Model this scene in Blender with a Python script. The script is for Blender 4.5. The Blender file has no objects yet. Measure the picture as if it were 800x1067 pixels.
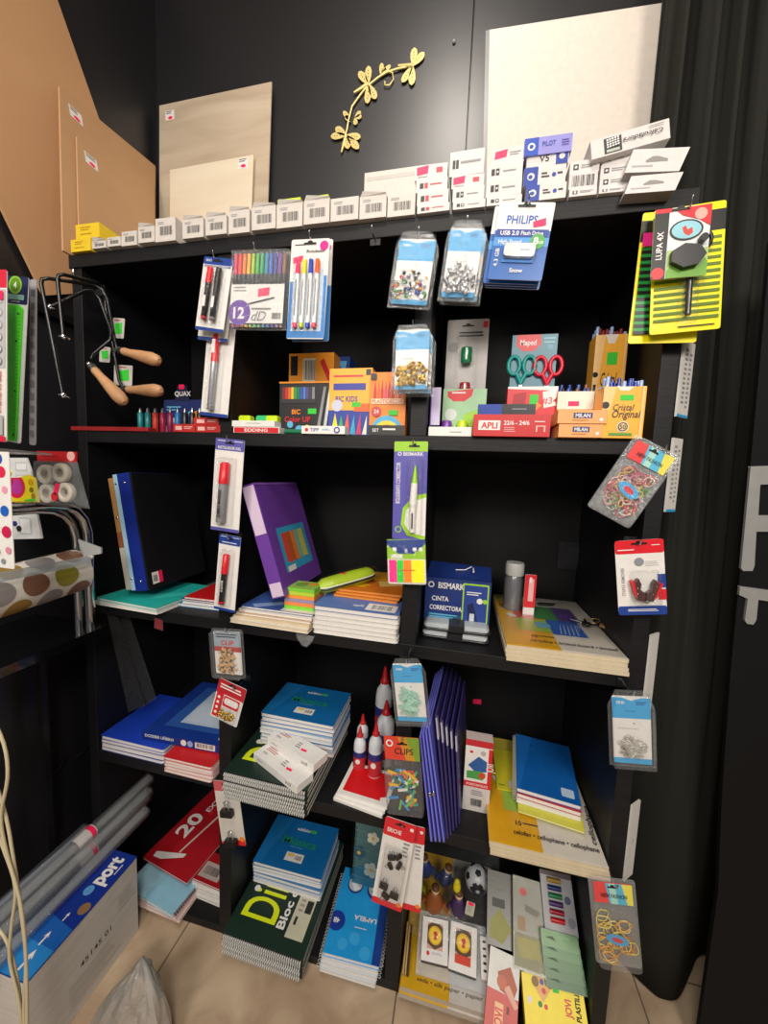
import bpy, math, random
from mathutils import Matrix, Vector
random.seed(7)
SC = bpy.context.scene
COL = SC.collection
PI = math.pi
# ------------------------------------------------------------------ camera
D, H, F = .8, 1.28, 383.0
_c0 = Vector((-163, 4066, 383)).normalized()            # world down seen in the camera
_x = Vector((1796, 108, -383)); _x = (_x - _c0 * _x.dot(_c0)).normalized()
AX, AZ = _x, -_c0
AY = AZ.cross(AX)
if AY.z < 0: AY = -AY

def ray(px, py):
    d = Vector((px - 400, py - 533.5, F))
    return Vector((d.dot(AX), d.dot(AY), d.dot(AZ)))
CAM = Vector((0, -D, H))
def FP(px, py, y=0.0):
    r = ray(px, py); return CAM + r * ((D + y) / r.y)
def HP(px, py, z):
    r = ray(px, py); return CAM + r * ((z - H) / r.z)
def XP(px, py, x):
    r = ray(px, py); return CAM + r * (x / r.x)
def PP(px, py, p0, n):
    r = ray(px, py); return CAM + r * ((Vector(p0) - CAM).dot(Vector(n)) / r.dot(Vector(n)))

cd = bpy.data.cameras.new('camera'); cam = bpy.data.objects.new('camera', cd); COL.objects.link(cam)
cd.sensor_fit = 'VERTICAL'; cd.sensor_height = 36; cd.lens = F / 1067 * 36; cd.clip_start = .02; cd.clip_end = 60
right = Vector((AX.x, AY.x, AZ.x)); down = Vector((AX.y, AY.y, AZ.y)); fwd = Vector((AX.z, AY.z, AZ.z))
cm = Matrix.Identity(4)
for i in range(3):
    cm[i][0] = right[i]; cm[i][1] = -down[i]; cm[i][2] = -fwd[i]; cm[i][3] = CAM[i]
cam.matrix_world = cm
SC.camera = cam
# ------------------------------------------------------------------ materials
def lin(h):
    h = h.lstrip('#'); out = []
    if len(h) == 3: h = ''.join(c + c for c in h)
    for i in (0, 2, 4):
        c = int(h[i:i+2], 16) / 255
        out.append(c / 12.92 if c <= .04045 else ((c + .055) / 1.055) ** 2.4)
    return (*out, 1)
_m = {}
def mat(h, rough=.45, metal=0, var=.04, scale=60, bump=0, coat=0, spec=.5, emit=0):
    key = (h, rough, metal, var, scale, bump, coat, spec, emit)
    if key in _m: return _m[key]
    m = bpy.data.materials.new('paint_' + h.lstrip('#')); m.use_nodes = True
    nt = m.node_tree; b = nt.nodes['Principled BSDF']
    c = lin(h)
    b.inputs['Roughness'].default_value = rough; b.inputs['Metallic'].default_value = metal
    b.inputs['Coat Weight'].default_value = coat; b.inputs['Specular IOR Level'].default_value = spec
    if emit:
        b.inputs['Emission Color'].default_value = c; b.inputs['Emission Strength'].default_value = emit
    if var or bump:
        tc = nt.nodes.new('ShaderNodeTexCoord'); nz = nt.nodes.new('ShaderNodeTexNoise')
        nz.inputs['Scale'].default_value = scale; nz.inputs['Detail'].default_value = 3
        nt.links.new(tc.outputs['Object'], nz.inputs['Vector'])
        mx = nt.nodes.new('ShaderNodeMix'); mx.data_type = 'RGBA'
        mx.inputs[6].default_value = tuple(v * (1 - var * 2.5) for v in c[:3]) + (1,)
        mx.inputs[7].default_value = tuple(min(1, v * (1 + var * 2.5)) for v in c[:3]) + (1,)
        nt.links.new(nz.outputs['Fac'], mx.inputs[0]); nt.links.new(mx.outputs[2], b.inputs['Base Color'])
        if bump:
            bp = nt.nodes.new('ShaderNodeBump'); bp.inputs['Strength'].default_value = bump; bp.inputs['Distance'].default_value = .01
            nt.links.new(nz.outputs['Fac'], bp.inputs['Height']); nt.links.new(bp.outputs['Normal'], b.inputs['Normal'])
    else:
        b.inputs['Base Color'].default_value = c
    _m[key] = m
    return m
def clear(h='#ffffff', gloss=.05, rough=.08, haze=0.0, name='clear_plastic'):
    key = ('clear', h, gloss, rough, haze)
    if key in _m: return _m[key]
    m = bpy.data.materials.new(name); m.use_nodes = True; nt = m.node_tree
    nt.nodes.clear(); N = nt.nodes.new; L = nt.links.new
    out = N('ShaderNodeOutputMaterial'); tr = N('ShaderNodeBsdfTransparent'); gl = N('ShaderNodeBsdfGlossy')
    tr.inputs[0].default_value = lin(h); gl.inputs['Roughness'].default_value = rough
    lw = N('ShaderNodeLayerWeight'); fr = N('ShaderNodeMath'); fr.operation = 'POWER'; fr.inputs[1].default_value = 3.0; L(lw.outputs['Facing'], fr.inputs[0])
    ad = N('ShaderNodeMath'); ad.operation = 'MULTIPLY_ADD'; ad.inputs[1].default_value = .6; ad.inputs[2].default_value = gloss * .4
    ad.use_clamp = True
    nz = N('ShaderNodeTexNoise'); nz.inputs['Scale'].default_value = 45
    bp = N('ShaderNodeBump'); bp.inputs['Strength'].default_value = .5; bp.inputs['Distance'].default_value = .004
    L(nz.outputs['Fac'], bp.inputs['Height']); L(bp.outputs['Normal'], gl.inputs['Normal'])
    L(fr.outputs[0], ad.inputs[0]); mx = N('ShaderNodeMixShader')
    L(ad.outputs[0], mx.inputs[0]); L(tr.outputs[0], mx.inputs[1]); L(gl.outputs[0], mx.inputs[2])
    last = mx
    if haze:
        df = N('ShaderNodeBsdfDiffuse'); df.inputs[0].default_value = lin('#dfe6ea'); m2 = N('ShaderNodeMixShader'); m2.inputs[0].default_value = haze
        L(mx.outputs[0], m2.inputs[1]); L(df.outputs[0], m2.inputs[2]); last = m2
    L(last.outputs[0], out.inputs[0])
    _m[key] = m
    return m
WHITE = mat('#e9e6e2', .5); PAPER = mat('#dedad4', .75); CREAM = mat('#e0d3bf', .75); BLACK = mat('#101012', .4)
INK = mat('#1b1b1f', .6, var=0); GREY = mat('#8d8d90', .5); CHROME = mat('#cfcfd2', .16, 1, var=.02); STEEL = mat('#a9abb0', .3, 1)
PINK = mat('#ff1f5e', .5, var=0); RED = mat('#d3202b', .4); CLEAR = clear(); CLEARHZ = clear(gloss=.16, haze=.07, rough=.15)
GLOSSW = mat('#eceae6', .25, coat=.3)
# ------------------------------------------------------------------ text
_tc = {}
def text_mesh(s, bold=0, shear=0):
    k = (s, bold, shear)
    if k in _tc: return _tc[k]
    cu = bpy.data.curves.new('t', 'FONT'); cu.body = s; cu.size = 1; cu.resolution_u = 2 if len(s) > 5 else 5; cu.offset = bold; cu.shear = shear
    o = bpy.data.objects.new('t', cu); COL.objects.link(o)
    dg = bpy.context.evaluated_depsgraph_get(); me = o.evaluated_get(dg).to_mesh()
    vs = [v.co.copy() for v in me.vertices]; fs = [tuple(p.vertices) for p in me.polygons]
    o.evaluated_get(dg).to_mesh_clear(); bpy.data.objects.remove(o); bpy.data.curves.remove(cu)
    if not vs: vs = [Vector((0, 0, 0))]
    x0 = min(v.x for v in vs); x1 = max(v.x for v in vs); y1 = max(v.y for v in vs)
    _tc[k] = (vs, fs, x0, x1, max(y1, .3)); return _tc[k]
# ------------------------------------------------------------------ mesh builder
class MB:
    def __init__(s, M=None): s.v = []; s.f = []; s.m = []; s.mats = []; s.sm = []; s.M = M or Matrix.Identity(4)
    def mi(s, m):
        if m not in s.mats: s.mats.append(m)
        return s.mats.index(m)
    def add(s, vs, fs, m, smooth=False, X=None):
        b = len(s.v); X = s.M @ X if X is not None else s.M
        s.v += [X @ Vector(v) for v in vs]; i = s.mi(m)
        for f in fs: s.f.append(tuple(b + k for k in f)); s.m.append(i); s.sm.append(smooth)
    def box(s, x0, x1, y0, y1, z0, z1, m, X=None):
        v = [(x, y, z) for z in (z0, z1) for y in (y0, y1) for x in (x0, x1)]
        s.add(v, [(0,2,3,1),(4,5,7,6),(0,1,5,4),(2,6,7,3),(0,4,6,2),(1,3,7,5)], m, X=X)
    def poly(s, pts, m, z=0, X=None):
        p = [(a[0], a[1], a[2] if len(a) > 2 else z) for a in pts]; s.add(p, [tuple(range(len(p)))], m, X=X)
    def prism(s, pts, z0, z1, m, X=None, top=None, smooth=False):
        n = len(pts); b = [(p[0], p[1], z0) for p in pts] + [(p[0], p[1], z1) for p in pts]
        s.add(b, [tuple(reversed(range(n)))], m, X=X); s.add(b, [tuple(range(n, 2*n))], top or m, X=X)
        s.add(b, [(i, (i+1) % n, n + (i+1) % n, n + i) for i in range(n)], m, smooth, X=X)
    def loft(s, rings, m, smooth=True, caps=True, closed=True, X=None):
        n = len(rings[0]); vs = [p for r in rings for p in r]; fs = []
        for k in range(len(rings) - 1):
            for i in range(n if closed else n - 1):
                j = (i + 1) % n; fs.append((k*n+i, k*n+j, (k+1)*n+j, (k+1)*n+i))
        s.add(vs, fs, m, smooth, X)
        if caps and closed:
            s.add(rings[0], [tuple(reversed(range(n)))], m, X=X); s.add(rings[-1], [tuple(range(n))], m, X=X)
    def tube(s, pts, r, m, seg=8, caps=True, X=None, closed=False):
        P = [Vector(p) for p in pts]; n = len(P); rs = r if isinstance(r, (list, tuple)) else [r] * n
        rings = []; up = None
        for i, p in enumerate(P):
            if closed: t = P[(i+1) % n] - P[i-1]
            else: t = P[min(i+1, n-1)] - P[max(i-1, 0)]
            if t.length < 1e-9: t = Vector((0, 0, 1))
            t.normalize()
            if up is None:
                up = t.orthogonal().normalized()
            up = (up - t * up.dot(t))
            up = up.normalized() if up.length > 1e-6 else t.orthogonal().normalized()
            w = t.cross(up)
            rings.append([p + (up * math.cos(a) + w * math.sin(a)) * rs[i] for a in [2*PI*k/seg for k in range(seg)]])
        if closed: rings.append(rings[0]); caps = False
        s.loft(rings, m, True, caps, X=X)
    def lathe(s, prof, m, seg=16, X=None, smooth=True):       # prof: (r,z) list about z
        rings = [[(max(r, 1e-5) * math.cos(2*PI*k/seg), max(r, 1e-5) * math.sin(2*PI*k/seg), z) for k in range(seg)] for r, z in prof]
        s.loft(rings, m, smooth, True, X=X)
    def ball(s, c, r, m, seg=12, sc=(1, 1, 1)):
        pr = [(math.sin(PI*k/8) * r, -math.cos(PI*k/8) * r) for k in range(9)]
        s.lathe(pr, m, seg, X=Matrix.Translation(c) @ Matrix.Diagonal((*sc, 1)))
    def txt(s, t, x, y, h, m, z=0, align='C', rot=0, bold=.012, shear=0, width=None, X=None):
        vs, fs, x0, x1, top = text_mesh(t, bold, shear); k = h / .70
        kx = k if width is None else width / max(x1 - x0, 1e-4)
        ox = {'C': (x0 + x1) / 2, 'L': x0, 'R': x1}[align]
        T = Matrix.Translation((x, y, z)) @ Matrix.Rotation(rot, 4, 'Z') @ Matrix.Diagonal((kx, k, 1, 1)) @ Matrix.Translation((-ox, -.35, 0))
        if X is not None: T = X @ T
        s.add(vs, fs, m, X=T)
    def build(s, name, parent=None, world=None, bevel=0, label=None):
        me = bpy.data.meshes.new(name); me.from_pydata([tuple(v) for v in s.v], [], s.f)
        for m in s.mats: me.materials.append(m)
        me.polygons.foreach_set('material_index', s.m); me.polygons.foreach_set('use_smooth', s.sm)
        me.update()
        o = bpy.data.objects.new(name, me); COL.objects.link(o)
        if parent is not None: o.parent = parent
        if world is not None: o.matrix_world = world
        if bevel:
            b = o.modifiers.new('bevel', 'BEVEL'); b.width = bevel; b.segments = 2; b.limit_method = 'ANGLE'
        if label: o['label'] = label
        return o
def tag(o, label, cat, group=None, kind=None):
    if label: o['label'] = label
    if cat: o['category'] = cat
    if group: o['group'] = group
    if kind: o['kind'] = kind
    return o
def thing(name, label, cat, world=None, group=None):
    o = bpy.data.objects.new(name, None); COL.objects.link(o); o.empty_display_size = .02
    if world is not None: o.matrix_world = world
    return tag(o, label, cat, group)
def struct(m, name, **k):
    o = m.build(name, **k); o['kind'] = 'structure'; return o
def rr(x0, y0, x1, y1, r, n=4):
    r = min(r, (x1-x0)/2, (y1-y0)/2); out = []
    for cx, cy, a in ((x1-r, y0+r, -90), (x1-r, y1-r, 0), (x0+r, y1-r, 90), (x0+r, y0+r, 180)):
        for k in range(n + 1):
            t = math.radians(a + 90 * k / n); out.append((cx + r*math.cos(t), cy + r*math.sin(t)))
    return out
def ell(cx, cy, rx, ry=None, n=20, a0=0, a1=360):
    ry = rx if ry is None else ry
    return [(cx + rx*math.cos(math.radians(a0+(a1-a0)*k/n)), cy + ry*math.sin(math.radians(a0+(a1-a0)*k/n))) for k in range(n if a1-a0 == 360 else n+1)]
def frame(o, x, z):                                             # x axis, z axis (normal) -> matrix
    x = Vector(x).normalized(); z = Vector(z); z = (z - x * z.dot(x)).normalized(); y = z.cross(x)
    M = Matrix.Identity(4)
    for i in range(3): M[i][0] = x[i]; M[i][1] = y[i]; M[i][2] = z[i]; M[i][3] = o[i]
    return M
def cardframe(TL, TR, BL, y):
    a = FP(*TL, y); b = FP(*TR, y); c = FP(*BL, y)
    x = (b - a).normalized(); w = (b - a).length; up = Vector((-x.z, 0, x.x)); h = (a - c).dot(up)
    return frame(a - up * h, x, (0, -1, 0)), w, h
def clip2(P, w, h):
    for ax, lim, sg in ((0, 0, 1), (0, w, -1), (1, 0, 1), (1, h, -1)):
        out = []; n = len(P)
        if all((p[ax] - lim)*sg >= -1e-9 for p in P): continue
        for i in range(n):
            a, b = P[i-1], P[i]; da, db = (a[ax]-lim)*sg, (b[ax]-lim)*sg
            if (da >= 0) != (db >= 0):
                t = da/(da-db); out.append((a[0]+(b[0]-a[0])*t, a[1]+(b[1]-a[1])*t))
            if db >= 0: out.append(tuple(b[:2]))
        P = out
        if len(P) < 3: return []
    return P
class Art:
    """flat printing on a w x h face; coordinates are fractions, y counted from the top edge"""
    def __init__(s, m, w, h, X=None, z=0): s.m = m; s.w = w; s.h = h; s.X = X; s.z = z + .0002
    def _n(s): s.z += .00012; return s.z
    def _p(s, P, m):
        P = clip2(P, s.w, s.h); z = s._n()
        if P: s.m.poly(P, m, z, s.X)
    def rect(s, x0, y0, x1, y1, m, r=0):
        x0, x1 = x0*s.w, x1*s.w; y0, y1 = (1-y1)*s.h, (1-y0)*s.h
        s._p(rr(x0, y0, x1, y1, r) if r else [(x0,y0),(x1,y0),(x1,y1),(x0,y1)], m)
    def poly(s, pts, m): s._p([(x*s.w, (1-y)*s.h) for x, y in pts], m)
    def circ(s, x, y, r, m, ry=None): s._p(ell(x*s.w, (1-y)*s.h, r*s.w, (r if ry is None else ry)*s.w), m)
    def txt(s, t, x, y, h, m, **k):
        if 'width' in k and k['width']: k['width'] *= s.w if not k.get('rot') or abs(math.sin(k['rot'])) < .5 else s.h
        s.m.txt(t, x*s.w, (1-y)*s.h, h*s.h, m, z=s._n(), X=s.X, **k)
    def lines(s, x0, y0, x1, y1, n, m, fill=.45):
        rnd = random.Random(int(x0*997+y0*131+n))
        z = s._n(); dy = (y1-y0)/n
        for k in range(n):
            e = x1 - (x1-x0) * rnd.random() * .35; a = (1-(y0+dy*k))*s.h; b = a - dy*fill*s.h
            s.m.poly([(x0*s.w, b), (e*s.w, b), (e*s.w, a), (x0*s.w, a)], m, z, s.X)
    def bars(s, x0, y0, x1, y1, m=None, back=None):
        if back: s.rect(x0 - .02, y0 - .02, x1 + .02, y1 + .04, back)
        m = m or INK; rnd = random.Random(int(x0*991+y1*77)); z = s._n(); x = x0; st = (x1-x0)/40
        while x < x1:
            wd = st * rnd.choice((.6, 1, 1.6)); e = min(x+wd, x1)
            s.m.poly([(x*s.w, (1-y1)*s.h), (e*s.w, (1-y1)*s.h), (e*s.w, (1-y0)*s.h), (x*s.w, (1-y0)*s.h)], m, z, s.X); x += wd + st * rnd.choice((.7, 1.1, 1.8))
    def price(s, x, y, m=None, w=.25, h=.08, rot=0):            # pink price sticker
        s.poly([(x - w/2, y - h/2 + .01), (x + w/2, y - h/2 - .01), (x + w/2, y + h/2 - .01), (x - w/2, y + h/2 + .01)], m or PINK)
FACE = Matrix(((1,0,0,0),(0,0,-1,0),(0,1,0,0),(0,0,0,1)))       # art on the front (y=0) face of a box: x,z plane, normal -y
def TOPF(z): return Matrix.Translation((0, 0, z))               # art on the top face
# ================================================================== room
def floor_mat():
    m = bpy.data.materials.new('beige_stone_tile'); m.use_nodes = True; nt = m.node_tree; b = nt.nodes['Principled BSDF']
    N = nt.nodes.new; L = nt.links.new
    tc = N('ShaderNodeTexCoord'); mp = N('ShaderNodeMapping'); mp.inputs['Location'].default_value = (.69, .40, 0)
    L(tc.outputs['Object'], mp.inputs['Vector'])
    br = N('ShaderNodeTexBrick'); br.offset = 0; br.inputs['Scale'].default_value = 1; br.inputs['Brick Width'].default_value = .6; br.inputs['Row Height'].default_value = .6
    br.inputs['Mortar Size'].default_value = .0022; br.inputs['Mortar Smooth'].default_value = .2
    L(mp.outputs[0], br.inputs['Vector'])
    nz = N('ShaderNodeTexNoise'); nz.inputs['Scale'].default_value = 5; nz.inputs['Detail'].default_value = 8; nz.inputs['Distortion'].default_value = 1.2
    L(tc.outputs['Object'], nz.inputs['Vector'])
    rp = N('ShaderNodeValToRGB'); rp.color_ramp.elements[0].position = .35; rp.color_ramp.elements[1].position = .68
    rp.color_ramp.elements[0].color = lin('#a58c72'); rp.color_ramp.elements[1].color = lin('#cdb79c')
    L(nz.outputs['Fac'], rp.inputs[0]); L(rp.outputs[0], br.inputs['Color1']); L(rp.outputs[0], br.inputs['Color2'])
    br.inputs['Mortar'].default_value = lin('#6e5f50'); L(br.outputs['Color'], b.inputs['Base Color']); b.inputs['Roughness'].default_value = .42
    return m
def grain_mat(name, c1, c2, scale=(1, 1, 1), rough=.5, nscale=8, axis_stretch=(1, 1, 12), spec=.5, dist=.6):
    m = bpy.data.materials.new(name); m.use_nodes = True; nt = m.node_tree; b = nt.nodes['Principled BSDF']; N = nt.nodes.new; L = nt.links.new
    tc = N('ShaderNodeTexCoord'); mp = N('ShaderNodeMapping'); mp.inputs['Scale'].default_value = axis_stretch; L(tc.outputs['Object'], mp.inputs[0])
    nz = N('ShaderNodeTexNoise'); nz.inputs['Scale'].default_value = nscale; nz.inputs['Detail'].default_value = 6; nz.inputs['Distortion'].default_value = dist
    L(mp.outputs[0], nz.inputs['Vector']); rp = N('ShaderNodeValToRGB'); rp.color_ramp.elements[0].color = lin(c1); rp.color_ramp.elements[1].color = lin(c2)
    rp.color_ramp.elements[0].position = .3; rp.color_ramp.elements[1].position = .7
    L(nz.outputs['Fac'], rp.inputs[0]); L(rp.outputs[0], b.inputs['Base Color']); b.inputs['Roughness'].default_value = rough; b.inputs['Specular IOR Level'].default_value = spec
    bp = N('ShaderNodeBump'); bp.inputs['Strength'].default_value = .08; bp.inputs['Distance'].default_value = .004; L(nz.outputs['Fac'], bp.inputs['Height']); L(bp.outputs[0], b.inputs['Normal'])
    return m
WALLM = grain_mat('black_satin_wall', '#17161a', '#1c1b1f', rough=.42, axis_stretch=(1, 1, 1), nscale=3, spec=1.0)
SHELFM = grain_mat('black_laminate', '#0f0f11', '#17171a', rough=.5, axis_stretch=(2, 2, 30), nscale=6, spec=.32)
BACKM = grain_mat('black_back_panel', '#0b0b0d', '#121214', rough=.6, axis_stretch=(1, 1, 1), nscale=6, spec=.25)
YB = .40; XL = -1.125; ZC = 2.95
m = MB(); m.box(-1.3, 2.4, -2.6, YB + .05, -.05, 0, floor_mat()); struct(m, 'floor')
m = MB(); m.box(XL - .05, -.055, YB, YB + .05, 0, ZC, WALLM); m.box(-.05, 2.4, YB, YB + .05, 0, ZC, WALLM); m.box(-.06, -.045, YB + .012, YB + .05, 0, ZC, BLACK); struct(m, 'wall_back')
m = MB(); m.box(XL - .05, XL, -2.6, YB + .05, 0, ZC, WALLM); struct(m, 'wall_left')
m = MB(); m.box(-1.3, 2.4, -2.6, YB + .05, ZC, ZC + .05, mat('#8b8680', .8)); struct(m, 'ceiling')
m = MB(); m.box(2.35, 2.4, -2.6, YB, 0, ZC, WALLM); struct(m, 'wall_right')
# ------------------------------------------------------------------ shelving unit
Z5, Z4, Z3, Z2, ZT = .024, .464, .904, 1.372, 1.812
XA, XD = -1.016, .375
T = .030; XB1, XB2 = -.574, -.104
unit = thing('shelving_unit', 'tall black shelving unit of twelve open compartments against the back wall', 'shelving unit', Matrix.Translation((0, 0, 0)))
for x0, x1 in ((XA, XA + .03), (XD - .03, XD)):
    m = MB(); m.box(x0, x1, 0, YB - .004, 0, ZT - T, SHELFM); m.build('side_panel', unit, bevel=.0012)
for xc in (XB1, XB2):
    for a, b in ((0, Z4 - T), (Z4, Z3 - T), (Z3, Z2 - T), (Z2, ZT - T)):
        m = MB(); m.box(xc - .018, xc + .018, .002, YB - .012, max(a, Z5) if a == 0 else a, b, SHELFM); m.build('divider', unit, bevel=.0012)
for z in (Z5, Z4, Z3, Z2):
    m = MB(); m.box(XA + .03, XD - .03, .001, YB - .012, z - (T if z != Z5 else .022), z, SHELFM); m.build('shelf_board', unit, bevel=.0012)
m = MB(); m.box(XA - .004, XD + .002, -.004, YB - .004, ZT - .032, ZT, SHELFM); m.build('top_board', unit, bevel=.0015)
m = MB(); m.box(XA + .03, XD - .03, YB - .012, YB - .004, .002, ZT - .032, BACKM); m.build('back_panel', unit)
# ------------------------------------------------------------------ light
def area(loc, target, size, power, col, sy=None):
    l = bpy.data.lights.new('ceiling_or_fill_lamp', 'AREA'); l.energy = power; l.size = size; l.color = col
    if sy: l.shape = 'RECTANGLE'; l.size_y = sy
    o = bpy.data.objects.new('ceiling_or_fill_lamp', l); COL.objects.link(o); o.location = loc
    o.rotation_euler = (Vector(target) - Vector(loc)).to_track_quat('-Z', 'Y').to_euler(); return o
area((-.25, -1.0, 2.88), (-.3, .1, .9), .45, 14, (1, .92, .82))
area((.6, -1.9, 2.3), (.1, .2, .6), .5, 29, (1, .92, .83))  # added frontal fill, hung below the ceiling to brighten the shelves
area((-.6, -2.1, 2.1), (-.4, .2, .5), .6, 23, (1, .92, .83))  # second added fill from the left, lifts the lower shelves
def spot(loc, target, power, ang=70):
    l = bpy.data.lights.new('spot_lamp', 'SPOT'); l.energy = power; l.spot_size = math.radians(ang); l.spot_blend = .8; l.shadow_soft_size = .05; l.color = (1, .92, .82)
    o = bpy.data.objects.new('spot_lamp', l); COL.objects.link(o); o.location = loc
    o.rotation_euler = (Vector(target) - Vector(loc)).to_track_quat('-Z', 'Y').to_euler()
spot((-.12, -.30, 2.88), (-.12, .4, 2.2), 20, 120)
w = bpy.data.worlds.new('world'); SC.world = w; w.use_nodes = True
w.node_tree.nodes['Background'].inputs[0].default_value = (1, .95, .9, 1); w.node_tree.nodes['Background'].inputs[1].default_value = .30
SC.view_settings.view_transform = 'Standard'; SC.view_settings.look = 'None'; SC.view_settings.exposure = 0
# ================================================================== item kit
def sbox(x0, x1, ytop, ybot, z, depth, y=None, rot=0):
    """frame + size of an upright box whose front face fills that window and whose base is at z"""
    xm = (x0 + x1) / 2
    if y is None: y = HP(xm, ybot, z).y
    a = FP(x0, ybot, y); b = FP(x1, ybot, y); t = FP(xm, ytop, y).z
    M = Matrix.Translation((a.x, y, z + .0004)) @ Matrix.Rotation(rot, 4, 'Z')
    return M, (b.x - a.x), t - z, depth
def carton(name, label, cat, geo, mat_, art=None, group=None, side=None, parent=None, flap=None, ins=0):
    M, w, h, d = geo
    m = MB(); m.box(0, w, 0, d, 0, h, mat_)
    if art: art(Art(m, w, h, FACE))
    if parent is not None: return m.build(name, parent)
    o = m.build(name, world=M, bevel=.0006)
    return tag(o, label, cat, group)
def flatframe(FL, FR, z):
    a = HP(*FL, z); b = HP(*FR, z); x = (b - a); w = x.length
    return frame((a.x, a.y, z + .0004), x, (0, 0, 1)), w
def jit(M, dz, k, amp=.003, ra=.012, rnd=random):
    return M @ Matrix.Translation((rnd.uniform(-amp, amp), rnd.uniform(-amp, amp), dz)) @ Matrix.Rotation(rnd.uniform(-ra, ra), 4, 'Z')
def rings(m, p0, p1, n, r, wr, mt, axis='x', seg=8):
    p0 = Vector(p0); p1 = Vector(p1); d = (p1 - p0).normalized(); u = Vector((0, 0, 1)) if abs(d.z) < .9 else Vector((0, 1, 0)); v = d.cross(u); u = v.cross(d)
    for k in range(n):
        c = p0 + (p1 - p0) * ((k + .5) / n)
        m.tube([c + (u * math.cos(a) + v * math.sin(a)) * r for a in [2*PI*q/seg for q in range(seg)]], wr, mt, 4, closed=True)
def wirebind(m, x0, x1, yc, zc, t, n, mt, rr_=None):
    """double-loop wire along x at the y=0 edge of a block of thickness t"""
    r = rr_ or t * .62
    rings(m, (x0, yc, zc), (x1, yc, zc), n, r, .0007, mt)
def notebook(M, w, d, t, cover, pages, label, cat='notebook', group=None, art=None, bind=None, nring=22, name='notebook', wire=None, back=None, r=.002, nname='spiral_binding', q=.0008, tape=None):
    o = thing(name, label, cat, M, group)
    ct = .0009
    m = MB(); m.prism(rr(0, 0, w, d, r), t - ct, t, cover)
    if art: art(Art(m, w, d, TOPF(t)))
    m.build('front_cover', o)
    m = MB(); m.prism(rr(.001, .001, w - .001, d - .001, r), ct, t - ct, pages); 
    if tape: m.box(.0002, w - .0002, .0004, .0016, 0, t, tape)  # dark front strip: shade on the page edges put into the colour
    m.build('page_block', o)
    m = MB(); m.prism(rr(0, 0, w, d, r), 0, ct, back or cover); m.build('back_cover', o)
    if bind:
        m = MB(); wm = wire or mat('#2a2a2c', .3, .6, var=0); R = t * .485 - q; e_ = t * .42
        if bind == 'front': rings(m, (.004, -e_, t/2), (w - .004, -e_, t/2), nring, R, q, wm)
        if bind == 'back': rings(m, (.004, d + e_, t/2), (w - .004, d + e_, t/2), nring, R, q, wm)
        if bind == 'left': rings(m, (-e_, .004, t/2), (-e_, d - .004, t/2), nring, R, q, wm)
        if bind == 'right': rings(m, (w + e_, .004, t/2), (w + e_, d - .004, t/2), nring, R, q, wm)
        m.build(nname, o)
    return o
def slab(M, w, d, t, mt, label, cat, name, group=None, art=None, top=None, lines=0):
    m = MB(); m.prism(rr(0, 0, w, d, .0015), 0, t, mt, top=top)
    if lines:
        for k in range(1, lines):
            z = t*k/lines; m.box(.0005, w - .0005, -.00015, .001, z - .0002, z + .0002, GREY)
    if art: art(Art(m, w, d, TOPF(t)))
    return tag(m.build(name, world=M), label, cat, group)
ORD = ['first', 'second', 'third', 'fourth', 'fifth', 'sixth', 'seventh', 'eighth', 'ninth', 'tenth', 'eleventh', 'twelfth', 'thirteenth', 'fourteenth']
def from_top(k, n):
    """k counted from the bottom (0) of n"""
    return 'topmost' if k == n - 1 else 'lowest' if k == 0 else ORD[n - 1 - k] + ' from the top'
def standframe(TL, TR, BL, y, z):
    a = FP(*TL, y); b = FP(*TR, y); c = FP(*BL, y); w = b.x - a.x
    return frame((c.x, y, z + .0005), (1, 0, 0), (0, -1, 0)), w, (a.z + b.z)/2 - z
# ------------------------------------------------------------------ hanging cards
def hook(px, py, y_out, label, length=.05, x=None):
    """wire display hook fixed to the shelf front, tip turned up"""
    p = FP(px, py, -(length - .012))
    yb = .0005
    m = MB(); m.box(-.012, .012, -.002 + yb, yb, -.014, .010, BLACK); m.tube([(0, yb, 0), (0, -length + .004, -.002), (0, -length, .001), (0, -length - .002, .010)], .0016, CHROME, 6)
    o = thing('display_hook', label, 'hook', Matrix.Translation((p.x, 0, p.z)))
    m1 = MB(); m1.box(-.011, .011, -.002 + yb, yb, -.010, .008, BLACK); m1.build('mounting_plate', o)
    m2 = MB(); m2.tube([(0, yb - .002, 0), (0, -length + .004, -.002), (0, -length, .001), (0, -length - .002, .010)], .0016, CHROME, 6); m2.build('prong', o)
    return o
def eurohole(a, cx=.5, cy=.045, s=.16, mt=None):
    mt = mt or BLACK
    w, h = a.w, a.h; x = cx * w; y = (1 - cy) * h; L_ = s * w
    pts = [(x - L_, y - .0022), (x + L_, y - .0022), (x + L_, y + .0012), (x + L_*.45, y + .0014), (x + L_*.25, y + .0050), (x - L_*.25, y + .0050), (x - L_*.45, y + .0014), (x - L_, y + .0012)]
    a.m.poly(pts, mt, a._n(), a.X)
def card(name, label, cat, TL, TR, BL, y, mt, art=None, r=.004, th=.0012, group=None, hole=True, holepos=(.5, .045), edge=None):
    M, w, h = cardframe(TL, TR, BL, y)
    o = thing(name, label, cat, M, group)
    m = MB(); m.prism(rr(0, 0, w, h, r), -th, 0, edge or mt, top=mt)
    a = Art(m, w, h)
    if art: art(a)
    if hole: eurohole(a, *holepos)
    m.build('hanging_card', o)
    return o, w, h
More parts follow.
